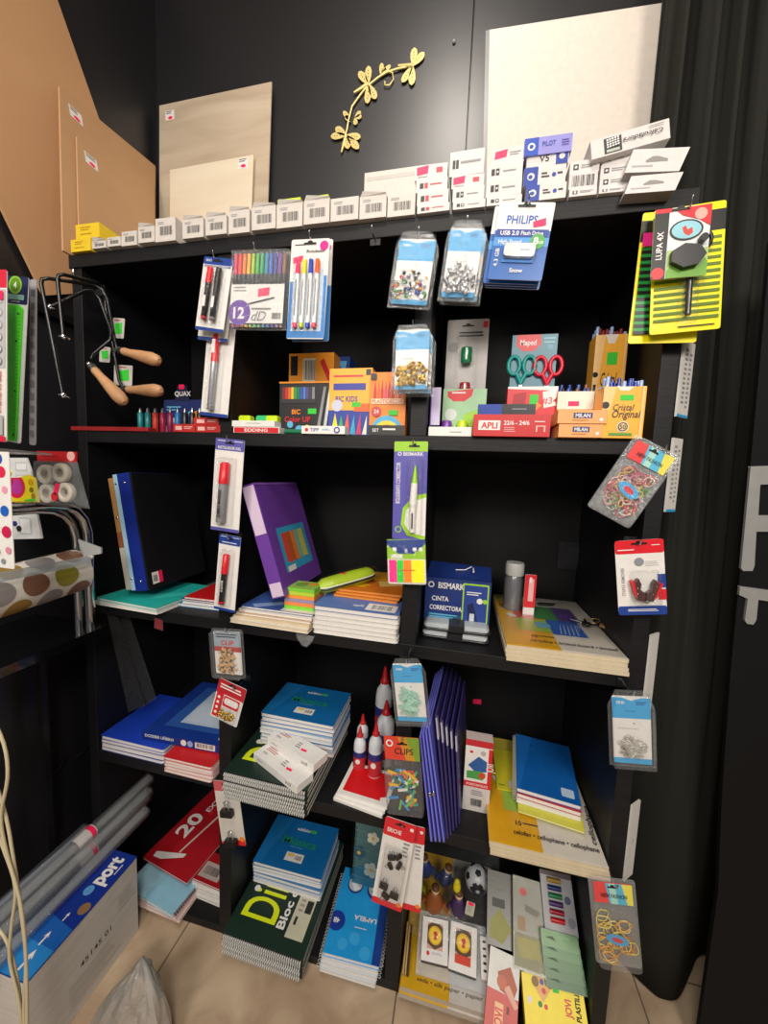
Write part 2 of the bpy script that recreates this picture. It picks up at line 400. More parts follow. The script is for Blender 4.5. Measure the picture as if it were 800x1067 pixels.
def blister(o, w, h, fx0, fy0, fx1, fy1, dz, mt=None, name='clear_blister', r=.006, taper=.004, flange=True):
    mt = mt or CLEAR
    x0, x1 = fx0*w, fx1*w; y0, y1 = (1-fy1)*h, (1-fy0)*h
    m = MB()
    if flange: m.prism(rr(x0-.004, y0-.004, x1+.004, y1+.004, r), .0006, .0009, mt)
    n = len(rr(0,0,1,1,.1))
    m.loft([[(a, b, .001) for a, b in rr(x0, y0, x1, y1, r)], [(a, b, dz*.85) for a, b in rr(x0+taper*.5, y0+taper*.5, x1-taper*.5, y1-taper*.5, r)],
            [(a, b, dz) for a, b in rr(x0+taper, y0+taper, x1-taper, y1-taper, r)]], mt, smooth=False)
    return m.build(name, o)
def pen(m, p0, p1, r, body, cap, capf=.3, z=None, endcap=None, tail=None, facet=12, ring=None):
    """cap end at p1"""
    p0 = Vector(p0); p1 = Vector(p1); d = p1 - p0; c = p0 + d * (1 - capf)
    m.tube([p0, p0 + d*.01, c], [r*.8, r*.95, r*.95], tail or body, facet)
    if endcap: m.tube([p0, p0 + d*.06], [r*.9, r*1.02], endcap, facet)
    if ring: m.tube([c - d*.03, c], [r*1.0, r*1.0], ring, facet)
    m.tube([c, p1 - d*.01, p1], [r*1.08, r*1.0, r*.75], cap, facet)
# ================================================================== on top of the unit
WB = mat('#cdc6bf', .55)
YL = mat('#e8c62a', .5)
def barc(a): a.lines(.12, .16, .5, .3, 2, GREY); a.bars(.22, .36, .84, .74)
def topbox(x0, y0, x1, y1, y, depth, label, mt=WB, art=barc, name='narrow_carton', lift=None, rot=0, group=None, flap=False):
    a = FP(x0, y1, y); b = FP(x1, y1, y); t = FP((x0+x1)/2, y0, y).z
    z = ZT if lift is None else lift
    M = Matrix.Translation((a.x + .0005, y, z + .0003)) @ Matrix.Rotation(rot, 4, 'Z'); w = b.x - a.x - .001; h = t - z
    o = thing(name, label, 'box', M, group)
    m = MB(); m.box(0, w, 0, depth, 0, h, mt)
    if art: art(Art(m, w, h, FACE))
    m.build('carton_body', o)
    if flap:
        m = MB(); m.loft([[(.001, 0, h), (w-.001, 0, h), (w-.001, .001, h), (.001, .001, h)], [(.001+w*.1, -.004, h + .008), (w-.001, -.003, h + .002), (w-.001, -.002, h+.002), (.001+w*.1, -.003, h+.008)]], mt, False)
        m.build('end_flap', o)
    return o, M, w, h
yel = lambda a: (a.lines(.2, .2, .7, .5, 2, mat('#b58d12', .6)), a.lines(.2, .65, .8, .8, 1, mat('#b58d12', .6)))
_, _, _, h1 = topbox(74, 249, 95, 268, -.012, .10, 'lower yellow carton at the left end of the unit top', YL, yel, 'yellow_carton')
topbox(79, 233, 104, 250, -.010, .10, 'upper yellow carton stacked at the left end of the unit top', YL, yel, 'yellow_carton', lift=ZT + h1 + .0008)
m = MB(); m.prism(rr(0, 0, .02, .012, .002), 0, .004, mat('#e0526a', .5))
_p = FP(112, 249, .01)
row = [(96,251,111,267),(112,247,126,264),(127,241,143,260),(144,236,161,255),(162,227,183,248),(190,228,212,249),(214,225,236,246),(238,219,260,242),(262,215,287,239),(288,212,315,235),(316,208,343,233),(344,206,373,231),(374,204,402,229),(403,202,432,227)]
for k, b in enumerate(row):
    x0, y0, x1, y1 = b
    topbox(x0, y0, x1, y1, -.014 + random.uniform(-.004, .003), .13 + .002*k, f'narrow white barcoded carton, {ORD[k]} in the row counted from the yellow cartons', flap=k in (0,3,5,6,7,8,9,10,12), group='white barcoded cartons along the unit top')
LIMEG = mat('#c3d32c', .5)
for k, (x0, y0, x1, y1) in enumerate(((289,207,313,213),(318,204,342,210))):
    topbox(x0, y0, x1, y1+1, .02, .06, ['flat lime green box lying on the tenth white carton', 'flat lime green box lying on the eleventh white carton'][k], LIMEG, None, 'lime_box', lift=FP(x0, y0+7, .02).z + .003)
topbox(379, 177, 433, 204, .155, .07, 'wide white cardboard box behind the right end of the carton row', WB, lambda a: (a.rect(.04,.05,.97,.09,mat('#b9b3ad')), a.lines(.28,.62,.9,.8,2,GREY)), 'white_box')
# stacks of refill cartons
BW = mat('#d3cecb', .5); DK = mat('#26262a', .5); LRED = mat('#cf3a4a', .5); BLU = mat('#1f3f9c', .45)
def refill(kind):
    def f(a):
        if kind == 'red': a.rect(.12,.3,.24,.72,DK); a.rect(.27,.3,.38,.72,LRED); a.lines(.45,.4,.9,.6,1,LRED)
        if kind == 'blk': a.rect(.12,.3,.22,.7,DK); a.rect(.25,.3,.35,.7,DK); a.circ(.3,.5,.03,BW); a.lines(.45,.45,.9,.62,1,GREY)
        if kind == 'pinkred': a.poly([(.05,.15),(.42,.05),(.4,.6),(.06,.7)],PINK); a.rect(.66,.25,.85,.6,LRED); a.lines(.1,.78,.5,.9,1,GREY)
        if kind == 'pink': a.poly([(.1,.2),(.48,.1),(.45,.6),(.08,.7)],PINK); a.lines(.55,.3,.9,.6,2,GREY)
        if kind == 'blt': a.rect(0,.0,.34,1,BLU); a.circ(.17,.5,.09,BW); a.circ(.16,.52,.05,BLU); a.circ(.72,.5,.05,BLU); a.lines(.42,.35,.62,.7,2,DK); a.lines(.8,.4,.95,.6,1,DK)
        if kind == 'plt': a.rect(.02,.05,.3,.95,BW); a.rect(.7,.02,.98,.98,BLU); a.circ(.84,.5,.07,BW); a.txt('V5',.42,.5,.42,DK)
        if kind == 'sqr': a.rect(.12,.28,.3,.72,DK); a.circ(.21,.5,.05,BW); a.lines(.38,.35,.9,.7,2,GREY)
        if kind == 'code': a.bars(.1,.15,.9,.85)
        if kind == 'top': a.rect(.08,.35,.16,.7,DK); a.rect(.18,.35,.26,.7,DK); a.lines(.32,.42,.95,.62,1,GREY)
    return f
cols = [
 ('first', [(434,213,468,226,'red'),(434,199,467,212,'red'),(433,186,466,199,'red'),(432,171,466,185,'pinkred')]),
 ('second', [(471,209,505,224,'blk'),(471,195,504,208,'blk'),(470,182,504,194,'pinkred'),(468,157,504,181,'top')]),
 ('third', [(506,204,543,220,'blk'),(506,187,543,203,'blk'),(507,170,544,186,'blk'),(512,154,546,169,'pink')]),
 ('fourth', [(547,192,589,210,'blt'),(545,173,589,191,'blt'),(548,157,592,173,'plt')]),
 ('fifth', [(592,196,621,210,'sqr'),(592,180,622,196,'code'),(593,167,624,180,'sqr')]),
 ('sixth', [(623,195,652,207,'sqr'),(624,183,654,195,'sqr'),(625,171,655,183,'sqr'),(627,158,656,171,'sqr')])]
for cn, boxes in cols:
    z = ZT
    for k, (x0, y0, x1, y1, kd) in enumerate(boxes):
        y = -.012 + .002*k
        zt = FP((x0+x1)/2, y0, y).z
        topbox(x0, y0, x1, y1, y, .12, f'flat white refill carton, {["lowest","second up","third up","top one"][k]} of the {cn} stack right of the barcoded row', BW, refill(kd), 'refill_carton', lift=z + .0004, rot=random.uniform(-.02,.02), group='refill cartons stacked on the unit top')
        z = max(z + .006, zt) + .0004
# lilac pen carton, tipped on the fourth stack
def lilac(a):
    a.rect(0,0,.3,1,mat('#2b4fb4',.4)); a.circ(.15,.5,.08,WHITE); a.circ(.15,.5,.045,BLU); a.txt('PILOT',.52,.42,.26,BLU,width=.28); a.lines(.78,.3,.95,.7,3,mat('#5d54a8'))
M, w, h = cardframe((547,145),(597,138),(548,163), -.012)
m = MB(); m.box(0, w, 0, h, -.1, 0, mat('#8f8cd0', .4)); lilac(Art(m, w, h)); tag(m.build('pen_carton', world=M), 'blue and lilac pen carton on top of the fourth stack', 'box')
# calculator box, upside down print
def calc(a):
    a.rect(.17,.12,.40,.92,mat('#39393d')); a.rect(.20,.72,.37,.86,mat('#b4bdb0'))
    for i in range(5):
        for j in range(4): a.rect(.205+i*.033,.18+j*.125,.230+i*.033,.26+j*.125,WHITE)
    a.txt('Calculadora', .66,.52,.22,DK,rot=PI,shear=.3,width=.5); a.lines(.74,.16,.93,.26,1,GREY)
M, w, h = cardframe((615,147),(697,123),(615,167), -.02)
m = MB(); m.box(0, w, 0, h, -.09, 0, BW); calc(Art(m, w, h)); tag(m.build('calculator_box', world=M), 'long white calculator box lying askew on the two rightmost stacks', 'box')
# clear hanger boxes
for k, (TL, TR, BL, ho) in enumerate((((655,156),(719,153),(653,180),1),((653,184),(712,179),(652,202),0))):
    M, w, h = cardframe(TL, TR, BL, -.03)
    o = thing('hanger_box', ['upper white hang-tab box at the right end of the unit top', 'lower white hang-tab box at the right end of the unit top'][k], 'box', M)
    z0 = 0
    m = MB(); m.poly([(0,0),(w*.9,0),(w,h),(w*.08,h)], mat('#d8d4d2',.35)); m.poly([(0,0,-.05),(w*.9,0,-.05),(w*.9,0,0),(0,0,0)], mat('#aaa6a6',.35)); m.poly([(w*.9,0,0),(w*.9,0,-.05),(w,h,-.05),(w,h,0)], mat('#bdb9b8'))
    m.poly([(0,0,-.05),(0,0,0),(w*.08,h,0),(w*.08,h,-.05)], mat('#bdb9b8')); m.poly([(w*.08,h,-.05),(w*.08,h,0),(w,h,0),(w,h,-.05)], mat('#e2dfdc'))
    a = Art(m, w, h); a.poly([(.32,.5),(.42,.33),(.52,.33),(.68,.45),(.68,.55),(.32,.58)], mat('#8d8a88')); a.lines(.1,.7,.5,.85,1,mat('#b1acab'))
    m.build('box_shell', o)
# ------------------------------------------------------------------ boards behind
def price_tag(a, x, y, w=.11, h=.06):
    a.rect(x-w/2, y-h/2, x+w/2, y+h/2, WHITE); a.lines(x-w*.4, y-h*.42, x+w*.4, y-h*.05, 2, DK); a.circ(x+w*.05, y+h*.28, w*.26, PINK, w*.14)
def leanboard(pts, y, name, label, mt, th=.004, tags=(), edge=None, cat='board', p0=None, n=None, rest=ZT):
    P = [PP(px, py, p0 or (0, y, 0), n or (0, 1, 0)) for px, py in pts]
    if rest is not None:
        for a_, b_ in ((1, 2), (0, 3)):
            P[b_] = P[a_] + (P[b_] - P[a_]) * ((rest + .0005 - P[a_].z) / (P[b_].z - P[a_].z))
    nrm = Vector(n or (0, 1, 0)).normalized()
    o = P[3]; x = (P[2] - P[3]).normalized(); z = -nrm if not n else nrm
    M = frame(o, x, z); I = M.inverted(); L2 = [(I @ p)[:2] for p in P]
    m = MB(); m.prism([L2[3], L2[2], L2[1], L2[0]], -th, 0, edge or mt, top=mt)
    w = L2[2][0]; h = L2[0][1]; a = Art(m, w, h)
    for (tx, ty) in tags:
        q = I @ PP(tx, ty, p0 or (0, y, 0), n or (0, 1, 0)); price_tag(a, q.x / w, 1 - q.y / h, .035 / w, .030 / h)
    ob = m.build(name, world=M); return tag(ob, label, cat)
PLY = grain_mat('birch_plywood', '#b3a08a', '#cbbba5', axis_stretch=(1, 6, 1), nscale=3)
PLY2 = grain_mat('pale_plywood', '#dccdb4', '#e6dac4', axis_stretch=(1, 6, 1), nscale=3)
MDF = grain_mat('brown_fibreboard', '#b98f66', '#c59c74', axis_stretch=(1, 1, 1), nscale=3, rough=.6)
MDF2 = grain_mat('brown_fibreboard_sheet', '#c2946a', '#cda077', axis_stretch=(1, 1, 1), nscale=2, rough=.6)
def lean_n(deg): return Vector((0, -math.cos(math.radians(deg)), math.sin(math.radians(deg))))
leanboard([(166,110),(283,85),(279,214),(166,228)], .372, 'plywood_sheet', 'large grey-beige plywood sheet standing on the unit top against the back wall', PLY, tags=[(177,120)])
leanboard([(177,177),(264,161),(262,215),(177,226)], .355, 'plywood_sheet', 'small pale wooden sheet standing in front of the larger plywood sheet', PLY2, tags=[(253,170)])
# white foam board with a thin wrapper edge
leanboard([(510,31),(696,2),(690,165),(507,175)], .360, 'foam_board', 'large white board leaning on the wall behind the refill cartons', mat('#d9cfc4', .6), th=.006, edge=mat('#8f8c88'))
leanboard([(506,32),(510,31),(507,175),(503,176)], .357, 'plastic_sleeve', 'narrow clear sleeve edge along the left side of the white foam board', mat('#8a898a', .3), th=.004, cat='sleeve')
# fibreboards on the left
n_ = (1, 0, .18); nn = Vector(n_).normalized()
leanboard([(62,90),(162,173),(162,228),(66,267)], 0, 'fibreboard_sheet', 'brown fibreboard sheet with two price tags leaning on the left wall above the unit', MDF, p0=(-1.046, 0, 2.0), n=n_, tags=[(79,120)], th=.005, edge=mat('#caa27c'))
leanboard([(80,142),(161,192),(161,229),(83,262)], 0, 'fibreboard_sheet', 'smaller brown fibreboard sheet leaning in front of the tagged one', MDF, p0=(-1.038, 0, 2.0), n=n_, tags=[(95,168)], th=.004, edge=mat('#caa27c'))
leanboard([(-156,-110),(25,-100),(165,300),(46,308)], 0, 'leaning_board', 'tall tan fibreboard panel propped aslant between the unit and the left wall', MDF2, p0=(-1.105, 0, 2.0), n=(1, 0, .01), th=.008, rest=None)
m = MB(); m.box(0, .018, 0, .5, -.02, 0, BLACK); tag(m.build('wall_batten', world=Matrix.Translation((XL, -.1, 1.695))), 'thin black batten on the left wall under the tall tan board', 'batten')
# gold dragonfly ornament on the wall
GOLD = mat('#e6d18a', .35, .3, var=.05)
yw = YB - .004
def gp(px, py): p = FP(px, py, yw); return Vector((p.x, p.z))
o0 = gp(385, 105); MG = frame((o0.x, yw, o0.y), (1, 0, 0), (0, -1, 0))
orn = thing('dragonfly_wall_ornament', 'gold metal branch with three dragonflies fixed to the black wall', 'wall ornament', MG)
def L(px, py): q = gp(px, py) - o0; return (q.x, q.y)
m = MB()
stem = [(357,153),(362,135),(363,128),(367,112),(377,98),(384,90),(394,82),(404,76),(414,73),(424,71),(431,70)]
m.tube([(*L(*p), .003) for p in stem], .0032, GOLD, 6)
cur = [(394,82),(402,75),(409,77),(410,84),(406,90),(401,90),(401,86)]
m.tube([(*L(*p), .003) for p in cur], .0022, GOLD, 6); m.build('branch', orn)
def petal(m, a, b, wd):
    a = Vector(L(*a)); b = Vector(L(*b)); d = b - a; n = Vector((-d.y, d.x)).normalized(); pts = []
    prof = [(0, .12), (.15, .45), (.4, .85), (.7, 1), (.9, .7), (1, .1)]
    pts = [a + d*t + n*wd*q for t, q in prof] + [a + d*t - n*wd*q for t, q in reversed(prof)]
    m.prism([(p.x, p.y) for p in pts], .002, .004, GOLD)
    for t in (.4, .58, .74):
        c = a + d*t; m.prism([(c.x + n.x*wd*.2*s_ + d.x*.03*u, c.y + n.y*wd*.2*s_ + d.y*.03*u) for s_, u in ((-1,0),(0,-1),(1,0),(0,1))], .004, .0043, mat('#4a3c1a', .5))
for c, wings, tail in (((361,142),[(350,134),(345,143),(363,156),(374,156),(376,144)],(356,160)), ((384,89),[(374,76),(384,70),(392,104),(383,109)],(369,98)), ((430,70),[(432,51),(442,56),(429,90),(419,87)],(415,70))):
    m = MB()
    for wv in wings: petal(m, c, wv, .0105)
    m.tube([(*L(*c), .004), (*L(*tail), .004)], [.006, .003], GOLD, 6); m.build('dragonfly', orn)
for pts in (((366,128),[(358,117),(360,122)]), ((370,124),[(376,117),(377,122),(371,131)]), ((397,80),[(398,67),(407,69),(402,72)])):
    m = MB()
    for q in pts[1]: petal(m, pts[0], q, .007)
    m.build('leaf_cluster', orn)
p = FP(473, 45, YB)
m = MB(); m.ball((0, -.003, 0), .005, GREY); tag(m.build('wall_screw', world=Matrix.Translation((p.x, YB - .001, p.z))), 'small screw head in the black wall right of the gold ornament', 'screw')
# ================================================================== cards hanging on display hooks
NAVY = mat('#1e3f8f', .4); SKY = mat('#5fb4dd', .4); CARDW = mat('#e6e3df', .35, coat=.2); MIDBLUE = mat('#3d7fc4', .4); LAV = mat('#5b57a6', .4)
YEL = mat('#f2dd12', .4); GRN = mat('#12a04a', .4); LIME = mat('#9ccf2d', .4); ORG = mat('#f2891c', .4); MAG = mat('#e0218a', .4); PUR = mat('#6a3aa0', .4); TEAL = mat('#14a09a', .4)
SILV = mat('#b9bcc2', .3, .6); CAPR = mat('#d81f2c', .3); TRANSR = mat('#c8262e', .2)
def marker_card(a):
    a.rect(0,0,1,.10,NAVY,.003); a.txt('EDO',.18,.045,.03,WHITE); a.rect(.05,.11,.95,.135,NAVY); a.txt('ROTULADOR PERMANENTE',.5,.123,.018,WHITE,width=.8); a.rect(0,.955,1,1,NAVY)
o, w, h = card('marker_pack', 'tilted white and blue card with a red and a black permanent marker', 'marker pack', (213,267), (243,270), (190,341), -.055, CARDW, marker_card)
for k, (c, b, fx) in enumerate(((RED, BLACK, .36), (BLACK, BLACK, .66))):
    m = MB(); pen(m, (w*(fx-.02), h*.13, .008), (w*fx, h*.84, .008), .0062, b, c, .3, endcap=c if k == 0 else mat('#88888c'))
    m.box(w*(fx-.02)-.003, w*(fx-.02)+.003, h*.3, h*.45, .0125, .0143, WHITE); m.build('marker_pen', o, label=['red marker pen','black marker pen'][k])
blister(o, w, h, .15, .14, .85, .9, .016)
hook(226, 270, .0, 'wire hook carrying the tilted red and black marker card', .062)
o, w, h = card('marker_pack', 'white marker card with a blue foot hanging behind the tilted one', 'marker pack', (214,272), (246,274), (211,354), -.032, CARDW, lambda a: (a.rect(0,.955,1,1,NAVY), a.rect(0,0,1,.1,NAVY)))
m = MB(); pen(m, (w*.62, h*.12, .006), (w*.62, h*.8, .006), .005, BLACK, RED, .3, endcap=RED); m.build('marker_pen', o)
def silv_card(a): a.rect(0,0,1,.06,NAVY); a.rect(0,.965,1,1,NAVY)
o, w, h = card('marker_pack', 'tall white card holding one red-capped silver marker on the left divider', 'marker pack', (217,335), (246,337), (216,433), -.020, CARDW, silv_card)
m = MB(); pen(m, (w*.42, h*.06, .008), (w*.44, h*.86, .008), .0075, SILV, CAPR, .36, ring=SILV, endcap=mat('#7c7f86', .3)); m.box(w*.43-.004, w*.43+.004, h*.66, h*.8, .0155, .0165, WHITE); m.build('marker_pen', o)
blister(o, w, h, .2, .06, .72, .94, .018)
# pouch of twelve
o = None
M, w, h = cardframe((244,263), (303,261), (245,344), -.045)
o = thing('fineliner_pouch', 'clear pouch of twelve coloured brush pens with a purple 12 badge', 'pen set', M)
cols12 = ['#e0315f','#ff3b3b','#ff7a1e','#ffb400','#a5c81c','#46b53a','#1fa85a','#1a8fb5','#2b5fc7','#3a3f9c','#7a3aa0','#8a5a34']
for k, c in enumerate(cols12):
    x = w*(.07 + .078*k); cm = mat(c, .35)
    m = MB(); m.tube([(x, h*.03, .005), (x, h*.055, .005)], .0034, cm, 8); m.tube([(x, h*.055, .005), (x, h*.7, .005)], .0036, mat('#3a3a40', .35), 8); m.tube([(x, h*.7, .005), (x, h*.95, .005)], [.0040, .0036], cm, 8)
    m.box(x - .003, x + .003, h*.58, h*.64, .0085, .009, BLACK); m.build('brush_pen', o)
m = MB(); X = Matrix.Translation((0, 0, .0098)); a = Art(m, w, h, X)
a.rect(.03,.44,.97,.93, CARDW); a.lines(.08,.47,.4,.55,2,GREY); a.txt('12', .20,.80,.15, WHITE); 
m2 = MB()
a.circ(.2,.8,.2,PUR,.2); a.txt('12', .19,.80,.14, WHITE, bold=.03); a.price(.62,.54,w=.2,h=.10); a.poly([(.35,.68),(.8,.6),(.82,.62),(.36,.70)], DK); a.txt('dD',.55,.84,.12,GREY,shear=.3); a.bars(.78,.8,.94,.88); a.lines(.42,.74,.9,.78,1,GREY)
m.build('printed_insert', o)
m = MB(); m.loft([[(0,0,0),(w,0,0),(w,h,0),(0,h,0)], [(0,0,.004),(w,0,.004),(w,h,.004),(0,h,.004)], [(.002,.002,.0112),(w-.002,.002,.0112),(w-.002,h-.002,.0112),(.002,h-.002,.0112)]], CLEARHZ, False); m.build('clear_pouch', o)
hook(268, 262, .0, 'wire hook carrying the clear pouch of twelve pens', .05)
# four highlighter markers
def four(a):
    a.poly([(.02,.42),(.98,.36),(1,.99),(0,.99)],MIDBLUE); a.rect(.1,.3,.9,.92,mat('#c9d9ea',.3)); a.circ(.86,.07,.11,MAG); a.price(.2,.2,w=.26,h=.06); a.lines(.1,.05,.4,.07,1,DK); a.txt('Rotulador', .66,.12,.03,DK,width=.5,shear=.2)
    for k in range(7): a.poly([(.02,.5+.07*k),(.98,.43+.07*k),(.98,.433+.07*k),(.02,.503+.07*k)],mat('#6fa8dc'))
def four2(a): a.rect(0,.45,1,1,MIDBLUE); a.circ(.85,.08,.11,MAG)
card('marker_pack', 'second blue and white four-marker card hanging half hidden behind the front one', 'marker pack', (308,252), (347,249), (309,356), -.026, CARDW, four2)
o, w, h = card('marker_pack', 'blue and white card with four bright textile markers', 'marker pack', (304,250), (344,248), (302,353), -.045, CARDW, four)
for k, c in enumerate(('#ff2e63','#f4e21a','#2437b8','#ff5a1f')):
    x = w*(.24 + .17*k); m = MB(); m.tube([(x, h*.14, .006), (x, h*.66, .006)], .0046, GLOSSW, 10); m.tube([(x, h*.64, .006), (x, h*.78, .006)], [.0050, .0043], mat(c, .3), 10); m.tube([(x, h*.105, .006), (x, h*.15, .006)], .0049, mat(['#ff2e63','#b8d41a','#2437b8','#ff3b3b'][k], .3), 10)
    m.box(x - .0015, x + .0015, h*.22, h*.58, .0103, .0108, GREY); m.build('textile_marker', o)
blister(o, w, h, .13, .2, .88, .91, .014)
hook(325, 250, .0, 'wire hook carrying the four-marker cards', .05)
# ------------------------------------------------------------------ blue-headed blister boxes
HDR = mat('#35a3dc', .4)
def bluebox(corners, y, label, fill, clipart=None, group=None):
    M, w, h = cardframe(*corners, y); o = thing('clip_blister_box', label, 'blister pack', M, group)
    def outline(i): return [(w*.0+i, i), (w-i, i), (w-i, h*.80), (w*.82, h-i), (w*.18, h-i), (i, h*.80)]
    m = MB(); a = Art(m, w, h)
    m.prism(rr(w*.09, h*.06, w*.91, h*.93, .004), .0015, .0025, CARDW); a.z = .0026
    a.poly([(.09,.09),(.3,.09),(.5,.13),(.7,.09),(.91,.09),(.91,.36),(.09,.36)], HDR); a.rect(.09,.88,.91,.95,HDR)
    a.txt('ERBI', .27,.155,.035,WHITE); a.lines(.35,.26,.65,.275,1,NAVY); a.lines(.6,.14,.86,.19,2,NAVY); a.circ(.55,.42,.02,GREY); a.lines(.2,.48,.8,.52,1,mat('#c8c8c8'))
    m.build('backing_card', o)
    m = MB(); fill(m, w, h); f = m.build(clipart or 'pin_contents', o); f['kind'] = 'stuff'
    m = MB(); t = .018
    m.loft([[(p[0], p[1], 0) for p in outline(0)], [(p[0], p[1], .0012) for p in outline(0)], [(p[0], p[1], .0013) for p in outline(.004)], [(p[0], p[1], t*.9) for p in outline(.0045)], [(p[0], p[1], t) for p in outline(.0065)]], clear(gloss=.15, rough=.06, haze=.04), False)
    m.build('hanging_box', o); return o
rnd = random.Random(5)
def pins(cs, n=60, ytop=.42):
    ms = [mat(c, .25, mt) for c, mt in cs]
    def f(m, w, h):
        for _ in range(n):
            x = w*rnd.uniform(.14,.86); yy = h*(.1 + ytop*.9*rnd.random()*(.6+.4*math.sin(PI*x/w))); z = rnd.uniform(.005,.013)
            R = Matrix.Translation((x, yy, z)) @ Matrix.Rotation(rnd.uniform(0, 6.3), 4, 'Z') @ Matrix.Rotation(rnd.uniform(-1.4, 1.4), 4, 'X')
            c = rnd.choice(ms); m.lathe([(.0042, 0), (.0040, .0010), (.0015, .0016), (.0005, .0018)], c, 8, X=R); m.tube([(0, 0, 0), (0, 0, -.006)], .0004, STEEL, 4, X=R)
    return f
bluebox(((414,244),(460,245),(412,321)), -.045, 'clear blister box of multicoloured drawing pins, leftmost of the blue-headed pair', pins([('#d8b23a',.6),('#c33',0),('#2454b8',0),('#eee',0),('#222',0),('#b9bcc2',.9),('#3b8a4a',0)]))
hook(437, 247, 0, 'wire hook carrying the multicoloured drawing pin box', .055)
def silver_pins(m, w, h): pins([('#c9cbd0',1),('#a3a5ab',1),('#e6e6ea',1)], 80, .40)(m, w, h)
bluebox(((467,233),(509,233),(464,314)), -.050, 'clear blister box of silver thumbtacks, right of the multicoloured pins', silver_pins)
bluebox(((470,238),(512,238),(468,318)), -.027, 'second thumbtack blister box hanging behind the silver thumbtacks', silver_pins)
hook(487, 236, 0, 'wire hook carrying the two silver thumbtack boxes', .06)
def gold_pins(m, w, h): pins([('#d9b23e',.9),('#f0cf62',.9),('#b98e27',.9)], 110, .40)(m, w, h)
bluebox(((410,340),(452,338),(410,410)), -.048, 'clear blister box of gold thumbtacks on the middle divider', gold_pins)
bluebox(((414,346),(455,344),(414,414)), -.025, 'second gold thumbtack box half hidden behind the front one', gold_pins)
hook(431, 342, 0, 'wire hook carrying the gold thumbtack boxes', .06)
# ------------------------------------------------------------------ usb cards
UB = mat('#1c5fae', .35); UB2 = mat('#4a93d6', .35)
def usb(full):
    def f(a):
        a.rect(0,.40,1,1,UB,.003); a.rect(0,.0,1,.42,CARDW,.003); a.rect(0,.36,1,.62,UB); a.rect(0,.45,1,.56,UB2)
        if not full: return
        a.txt('PHILIPS', .46,.22,.105,mat('#1f57b0'),bold=.02,width=.56); a.rect(.03,.345,.97,.44,NAVY); a.txt('USB 2.0', .27,.392,.055,WHITE,bold=.02,width=.34); a.txt('Flash Drive', .68,.392,.05,WHITE,width=.4)
        a.txt('High Speed', .3,.505,.055,WHITE,width=.42); a.circ(.80,.50,.135,mat('#49a34a')); a.txt('8', .77,.49,.09,WHITE,bold=.03); a.txt('GB', .86,.51,.035,WHITE)
        a.poly([(.66,.25),(.88,.2),(.9,.29),(.68,.32)],PINK); a.txt('Snow', .5,.88,.055,WHITE,bold=.02); a.txt('4.3 GB', .1,.72,.05,WHITE,rot=PI/2,width=.24); a.rect(.2,.55,.78,.78,mat('#2f7fd0'))
    return f
for k in range(3):
    card('usb_drive_card', 'blue flash drive card behind the front one, ' + ['rearmost', 'second from the back', 'just behind the front card'][k], 'usb drive', (518-k,216-k*.6), (577-k,216-k*.6), (516+k*.6,300-k*2.4), -.022-.006*k, CARDW, usb(False), hole=False)
o, w, h = card('usb_drive_card', 'white and blue card holding a white flash drive, front of the hook', 'usb drive', (521,211), (579,211), (519,291), -.045, CARDW, usb(True))
m = MB(); m.prism(rr(w*.22, h*.27, w*.78, h*.44, .006), .001, .010, GLOSSW); m.prism(rr(w*.22, h*.27, w*.40, h*.44, .006), .001, .0108, mat('#d4d6da', .3)); m.txt('PHILIPS', w*.6, h*.355, h*.028, mat('#5a7fb8'), z=.0102); m.build('flash_drive', o)
m = MB(); m.prism(rr(w*.18, h*.23, w*.82, h*.47, .008), .0008, .012, clear(gloss=.08)); m.build('clear_blister', o)
hook(550, 212, 0, 'wire hook carrying the stack of flash drive cards', .058)
# ------------------------------------------------------------------ yellow magnifier cards
YY = mat('#f3e400', .35); YG = mat('#178f3e', .4); OLV = mat('#5d7a16', .5); BLK2 = mat('#111', .4)
def yel_card(front):
    def f(a):
        a.rect(0,.06,1,.22,BLK2)
        n = 13
        for k in range(n):
            y0 = .26 + .052*k
            a.rect(.04, y0, .96, y0 + .024, OLV if front else YG)
            if not front: a.rect(.04, y0 + .024, .5, y0 + .05, BLK2)
        if front: a.rect(.0, .08, .12, .24, YG); a.lines(.4,.955,.95,.975,1,BLK2)
        else: a.rect(.03,.16,.2,.26,MAG)
    return f
card('magnifier_card', 'rear yellow card with green and black stripes on the right end of the unit', 'magnifier pack', (670,222), (744,216), (658,358), -.030, YY, yel_card(False), hole=False)
o, w, h = card('magnifier_card', 'yellow card with dark green stripes holding a long-handled magnifying glass', 'magnifier pack', (681,220), (757,208), (678,349), -.048, YY, yel_card(True), hole=False)
m = MB(); cx, cy = w*.5, h*.60; m.tube([(cx + math.cos(t)*.030, cy + math.sin(t)*.022 + .02, .008) for t in [2*PI*k/24 for k in range(24)]], .0028, BLACK, 6, closed=True); m.build('lens_rim', o)
m = MB(); m.tube([(cx, cy, .008), (cx + .001, h*.42, .008), (cx, h*.12, .008)], [.0035, .0048, .0045], mat('#2b2b2e', .25), 10); m.build('magnifier_handle', o)
blister(o, w, h, .38, .5, .64, .95, .014)
